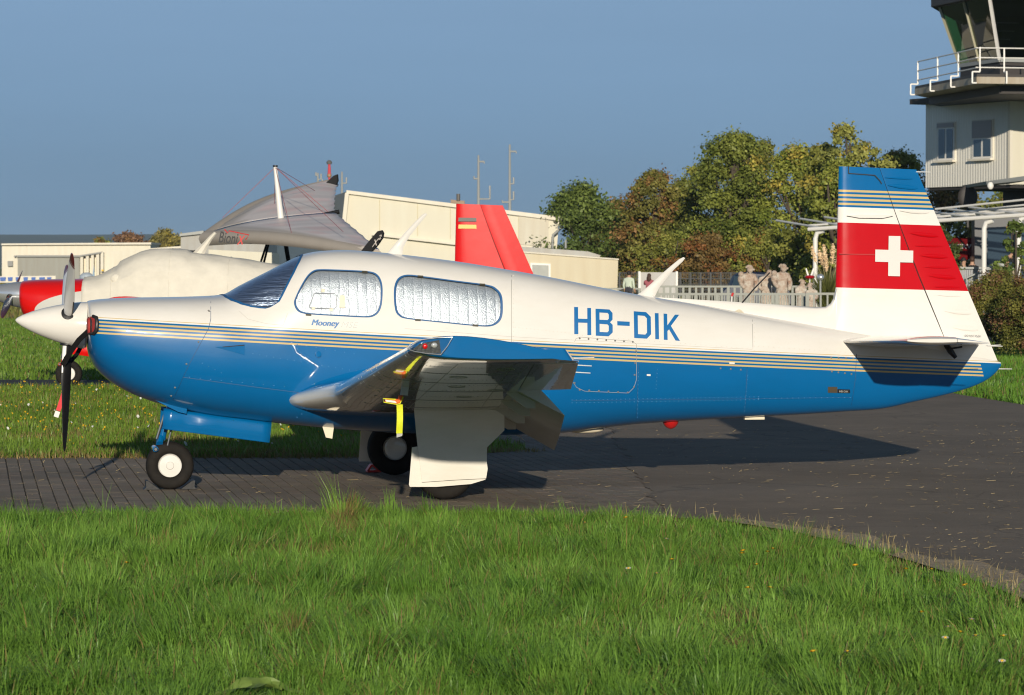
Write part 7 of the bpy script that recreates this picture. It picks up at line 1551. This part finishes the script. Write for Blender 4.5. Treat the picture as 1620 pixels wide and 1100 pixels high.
def tree(px, dd, top_y, half_px, base_y, label, colA, colB, acc, seed, n_cl=70, n_per=170, leaf=.17, pacc=.15, gap=1.0, name='tree'):
    r = np.random.default_rng(seed); t = W(px, top_y, dd); s = ppm(dd); H = t.z; R = half_px / s * (1.42 if name == 'tree' else 1.05); e = empty(name, (t.x, t.y, 0)); tag(e, label, 'tree' if name == 'tree' else 'bush', 'trees behind the airfield fence' if name == 'tree' else 'bushes behind the fence')
    zb = max(.2, W(px, base_y, dd).z); mb = MB(); bend = r.normal(0, .12, 2)
    mb.tube([(0, 0, 0), (bend[0], bend[1], H * .3), (bend[0] * 2, bend[1] * 2, H * .62), (bend[0] * 2.5, bend[1] * 2.3, H * .9)], [.05 * H * .5, .04 * H * .45, .02 * H * .5, .006 * H], 9); trunk = mb.build('trunk', M_BARK, e)
    cen, rad = [], []
    for i in range(n_cl):
        v = r.random() ** .8; z = zb + (H - zb) * v; prof = (math.sin(PI * min(1, .2 + v * .8)) ** .6) * (1.08 - .25 * v)
        a = r.uniform(0, 2 * PI); q = R * prof * (r.random() ** .45) * (.95 + .3 * math.sin(3 * a + seed)); cr = R * r.uniform(.15, .34) * (1 - .3 * v) * gap
        c = np.array([q * math.cos(a), q * math.sin(a) * .8, min(z, H - cr * .55)]); cen.append(c); rad.append(cr)
    for i in range(0, n_cl, 4):
        c = cen[i]; z0 = max(.15 * H, c[2] * r.uniform(.35, .7)); mb = MB(); mb.tube([(bend[0], bend[1], z0), tuple(c * np.array([.5, .5, 0]) + np.array([0, 0, (z0 + c[2]) / 2])), tuple(c)], [.012 * H, .008 * H, .003 * H], 5); mb.build('limb', M_BARK, e)
    leaf_cloud('crown', cen, rad, int(n_per * 1.4), leaf, colA, colB, acc, seed, e, pacc); return e
GR, GR2 = (0.042, 0.060, 0.011), (0.135, 0.150, 0.030); OL, OL2 = (0.050, 0.060, 0.012), (0.165, 0.165, 0.035); BRN = (0.15, 0.085, 0.025); YEL = (0.22, 0.18, 0.035)
tree(920, 150, 292, 66, 470, 'dark green rounded tree left of the row behind the hall end', (.032, .052, .013), (.10, .13, .03), BRN, 1, 75, 190, .2, .05)
tree(1035, 146, 274, 52, 470, 'russet brown tree between the green trees', (.050, .055, .013), (.145, .130, .032), (.15, .085, .03), 2, 80, 180, .19, .25)
tree(985, 160, 345, 60, 475, 'low reddish bush like tree right of the hall', (.055, .055, .014), (.14, .12, .03), (.15, .07, .02), 3, 60, 160, .18, .3)
tree(1165, 140, 214, 66, 470, 'tallest green tree in the middle of the row', GR, GR2, YEL, 4, 110, 200, .18, .10)
tree(1105, 148, 262, 50, 470, 'slim olive tree left of the tallest tree', OL, OL2, BRN, 5, 70, 170, .18, .2)
tree(1205, 150, 226, 45, 470, 'olive tree top peeking right of the tallest tree', OL, OL2, YEL, 16, 70, 170, .18, .2)
tree(1265, 138, 232, 58, 470, 'light yellowish green tree left of the fin', (.06, .085, .014), (.20, .21, .04), YEL, 6, 95, 190, .18, .15)
tree(1345, 119, 196, 62, 470, 'thin crowned tall tree behind the tail fin', (.09, .10, .024), (.20, .20, .05), YEL, 7, 80, 120, .17, .2, .75)
tree(1330, 117, 255, 52, 470, 'bright green tree directly left of the fin edge', (.055, .075, .014), (.17, .18, .035), YEL, 8, 80, 180, .18, .15)
tree(1420, 150, 240, 60, 470, 'olive tree behind the fin below the tower', OL, OL2, BRN, 9, 80, 170, .19, .2)
tree(1500, 150, 268, 62, 470, 'brown green tree under the tower overhang', (.05, .045, .012), (.15, .115, .03), BRN, 10, 85, 170, .19, .35)
tree(1590, 156, 300, 60, 470, 'shaded tree behind the terrace building', GR, OL2, BRN, 11, 60, 150, .19, .2)
tree(1120, 132, 372, 60, 478, 'reddish brown hedge bush behind the parked car', (.06, .045, .016), (.14, .09, .03), (.14, .06, .02), 12, 60, 160, .15, .3, name='bush')
tree(1050, 134, 370, 50, 478, 'olive bush behind the pale cabinet', OL, OL2, BRN, 13, 55, 150, .15, .2, name='bush')
tree(1210, 131, 365, 55, 478, 'dark green bush above the statues', GR, OL2, BRN, 14, 60, 150, .15, .2, name='bush')
tree(1275, 130, 372, 36, 478, 'yellow green bush left of the pergola post', OL, (.20, .19, .05), YEL, 15, 50, 140, .15, .2, name='bush')
tree(940, 158, 385, 40, 478, 'russet bush at the end of the hall annex', (.07, .05, .014), (.15, .11, .03), BRN, 17, 45, 150, .15, .3, name='bush')
tree(1080, 155, 285, 50, 470, 'olive tree filling the gap right of the russet tree', OL, OL2, BRN, 41, 70, 170, .18, .2)
tree(1300, 122, 228, 45, 470, 'yellowish tree behind the bright green tree near the fin', OL, OL2, YEL, 42, 70, 170, .18, .2)
tree(975, 162, 318, 40, 470, 'dark green low tree between hall roof and russet tree', (.035, .05, .013), (.11, .125, .03), BRN, 43, 60, 170, .18, .1)
# far left trees
tree(262, 340, 365, 32, 440, 'round yellowish tree behind the left hangars', (.10, .09, .025), (.18, .15, .045), YEL, 21, 50, 110, .4, .2)
tree(205, 350, 369, 32, 440, 'brownish tree behind the left hangars', (.10, .055, .03), (.15, .085, .045), BRN, 22, 50, 110, .4, .2)
tree(160, 360, 377, 20, 440, 'small olive treetop over the hangar roof', OL, OL2, BRN, 23, 30, 90, .4, .2)
tree(290, 345, 376, 14, 440, 'narrow olive treetop left of the grey block', OL, OL2, BRN, 24, 25, 90, .4, .2)
# bramble bank and near twigs right of the tail
tree(1580, 62, 432, 56, 545, 'tangled bramble bank right of the rudder', (.045, .055, .012), (.14, .13, .03), (.11, .06, .03), 31, 120, 330, .052, .30, 1.0, name='bush')
tree(1640, 58, 405, 60, 560, 'taller bramble bush cut by the right edge of the picture', (.045, .055, .012), (.14, .13, .03), (.11, .06, .03), 32, 100, 300, .052, .25, 1.0, name='bush')
tree(1545, 66, 470, 30, 545, 'low bramble clump just behind the rudder', (.045, .06, .012), (.13, .13, .03), (.15, .07, .03), 33, 60, 240, .052, .25, 1.0, name='bush')
tree(1605, 80, 350, 26, 470, 'young leafy tree with orange fruit beside the terrace', (.03, .05, .012), (.09, .12, .025), (.35, .16, .03), 34, 34, 60, .12, .12, .8)
tree(1478, 108, 352, 34, 440, 'dark shaded tree in front of the red sign', (.02, .035, .01), (.07, .085, .02), BRN, 35, 40, 130, .14, .1, name='bush')
# pampas grass
pg = empty('pampas_grass', W(1310, 480, 104)); p0 = pg.location.copy(); p0.z = 0; pg.location = p0; tag(pg, 'tall pampas grass with feathery plumes left of the fin', 'grass plant', 'bushes behind the fence')
r = np.random.default_rng(9); n = 900; az = r.uniform(0, 2 * PI, n); L = r.uniform(.9, 1.7, n); ln = np.abs(r.normal(0, .45, n)) + .1; V = []; 
dx = np.cos(az); dy = np.sin(az); P1 = np.stack([dx * L * .5 * np.sin(ln * .6), dy * L * .5 * np.sin(ln * .6), L * .5 * np.cos(ln * .6)], 1); P2 = np.stack([dx * L * np.sin(ln), dy * L * np.sin(ln), L * np.cos(ln)], 1); w = .014
V = np.stack([np.stack([-w * np.ones(n), 0 * L, 0 * L], 1), np.stack([w * np.ones(n), 0 * L, 0 * L], 1), P1 + [w, 0, 0], P1 - [w, 0, 0], P2], 1).reshape(-1, 3); b0 = (np.arange(n) * 5)[:, None]
np_mesh('blades', V, [np.array([[0, 1, 2, 3]]) + b0, np.array([[3, 2, 4]]) + b0], M_BLADE, np.repeat(np.array([.12, .13, .035]) * r.uniform(.6, 1.4, (n, 1)), 5, 0), pg)
for k in range(11):
    a = r.uniform(0, 2 * PI); q = r.uniform(.1, .5); h = r.uniform(1.75, 2.35); mb = MB(); mb.tube([(0, 0, .3), (q * .5 * math.cos(a), q * .5 * math.sin(a), h * .6), (q * math.cos(a), q * math.sin(a), h * .82)], .012, 5); st = mb.build('stem', mat('pampas_stem', (.3, .26, .12), .8) if k == 0 else bpy.data.materials['pampas_stem'], pg)
    c = [np.array([q * math.cos(a), q * math.sin(a), h * .82]) + np.array([.10 * math.cos(a), .1 * math.sin(a), .42]) * t for t in np.linspace(0, 1, 6)]
    leaf_cloud('plume', c, [.05, .07, .08, .08, .06, .03], 60, .06, (.42, .32, .20), (.55, .44, .30), (.5, .4, .28), 60 + k, st, 0)
# ================================================================== hills
mb = MB(); rows = []; xs = np.linspace(-2600, 600, 120)
hh = vnoise(np.stack([xs, 0 * xs], 1), .0016, 5) * 22 + vnoise(np.stack([xs, 0 * xs], 1), .006, 6) * 6
HILLD = 4200.0; base_h = (420 - 383) / ppm(HILLD)
for off, k in ((-900, 0.0), (-350, .75), (0, 1.0), (500, .8)):
    rows.append([(x, HILLD - 24.5 + off, -1 + k * max(2, (base_h + 8 + hh[i] * .55) * (1 if x < -200 else max(0.3, 1 - (x + 200) / 700)))) for i, x in enumerate(xs)])
mb.loft(rows, closed=False); hill = mb.build('hills', mat('forest_hillside', (.035, .05, .022), .95, var=.4, vscale=.01), None); tag(hill, kind='structure')
# ================================================================== distance haze
hb = MB(); hb.box((-900, 2600, 29), (5600, 5400, 60.0)); haze = hb.build('haze', None, None, smooth=False)
mh = bpy.data.materials.new('haze_air'); mh.use_nodes = True; mh.node_tree.nodes.remove(mh.node_tree.nodes['Principled BSDF'])
pvn = mh.node_tree.nodes.new('ShaderNodeVolumePrincipled'); pvn.inputs['Color'].default_value = (0.60, 0.80, 0.98, 1); pvn.inputs['Density'].default_value = 0.00010; pvn.inputs['Anisotropy'].default_value = 0.0
mh.node_tree.links.new(pvn.outputs[0], mh.node_tree.nodes['Material Output'].inputs['Volume']); haze.data.materials.append(mh); tag(haze, 'thin blue air between the airfield and the distant hills', 'haze', kind='stuff')

print('TRIS', sum(len(o.data.loops) - 2 * len(o.data.polygons) for o in bpy.data.objects if o.type == 'MESH'))
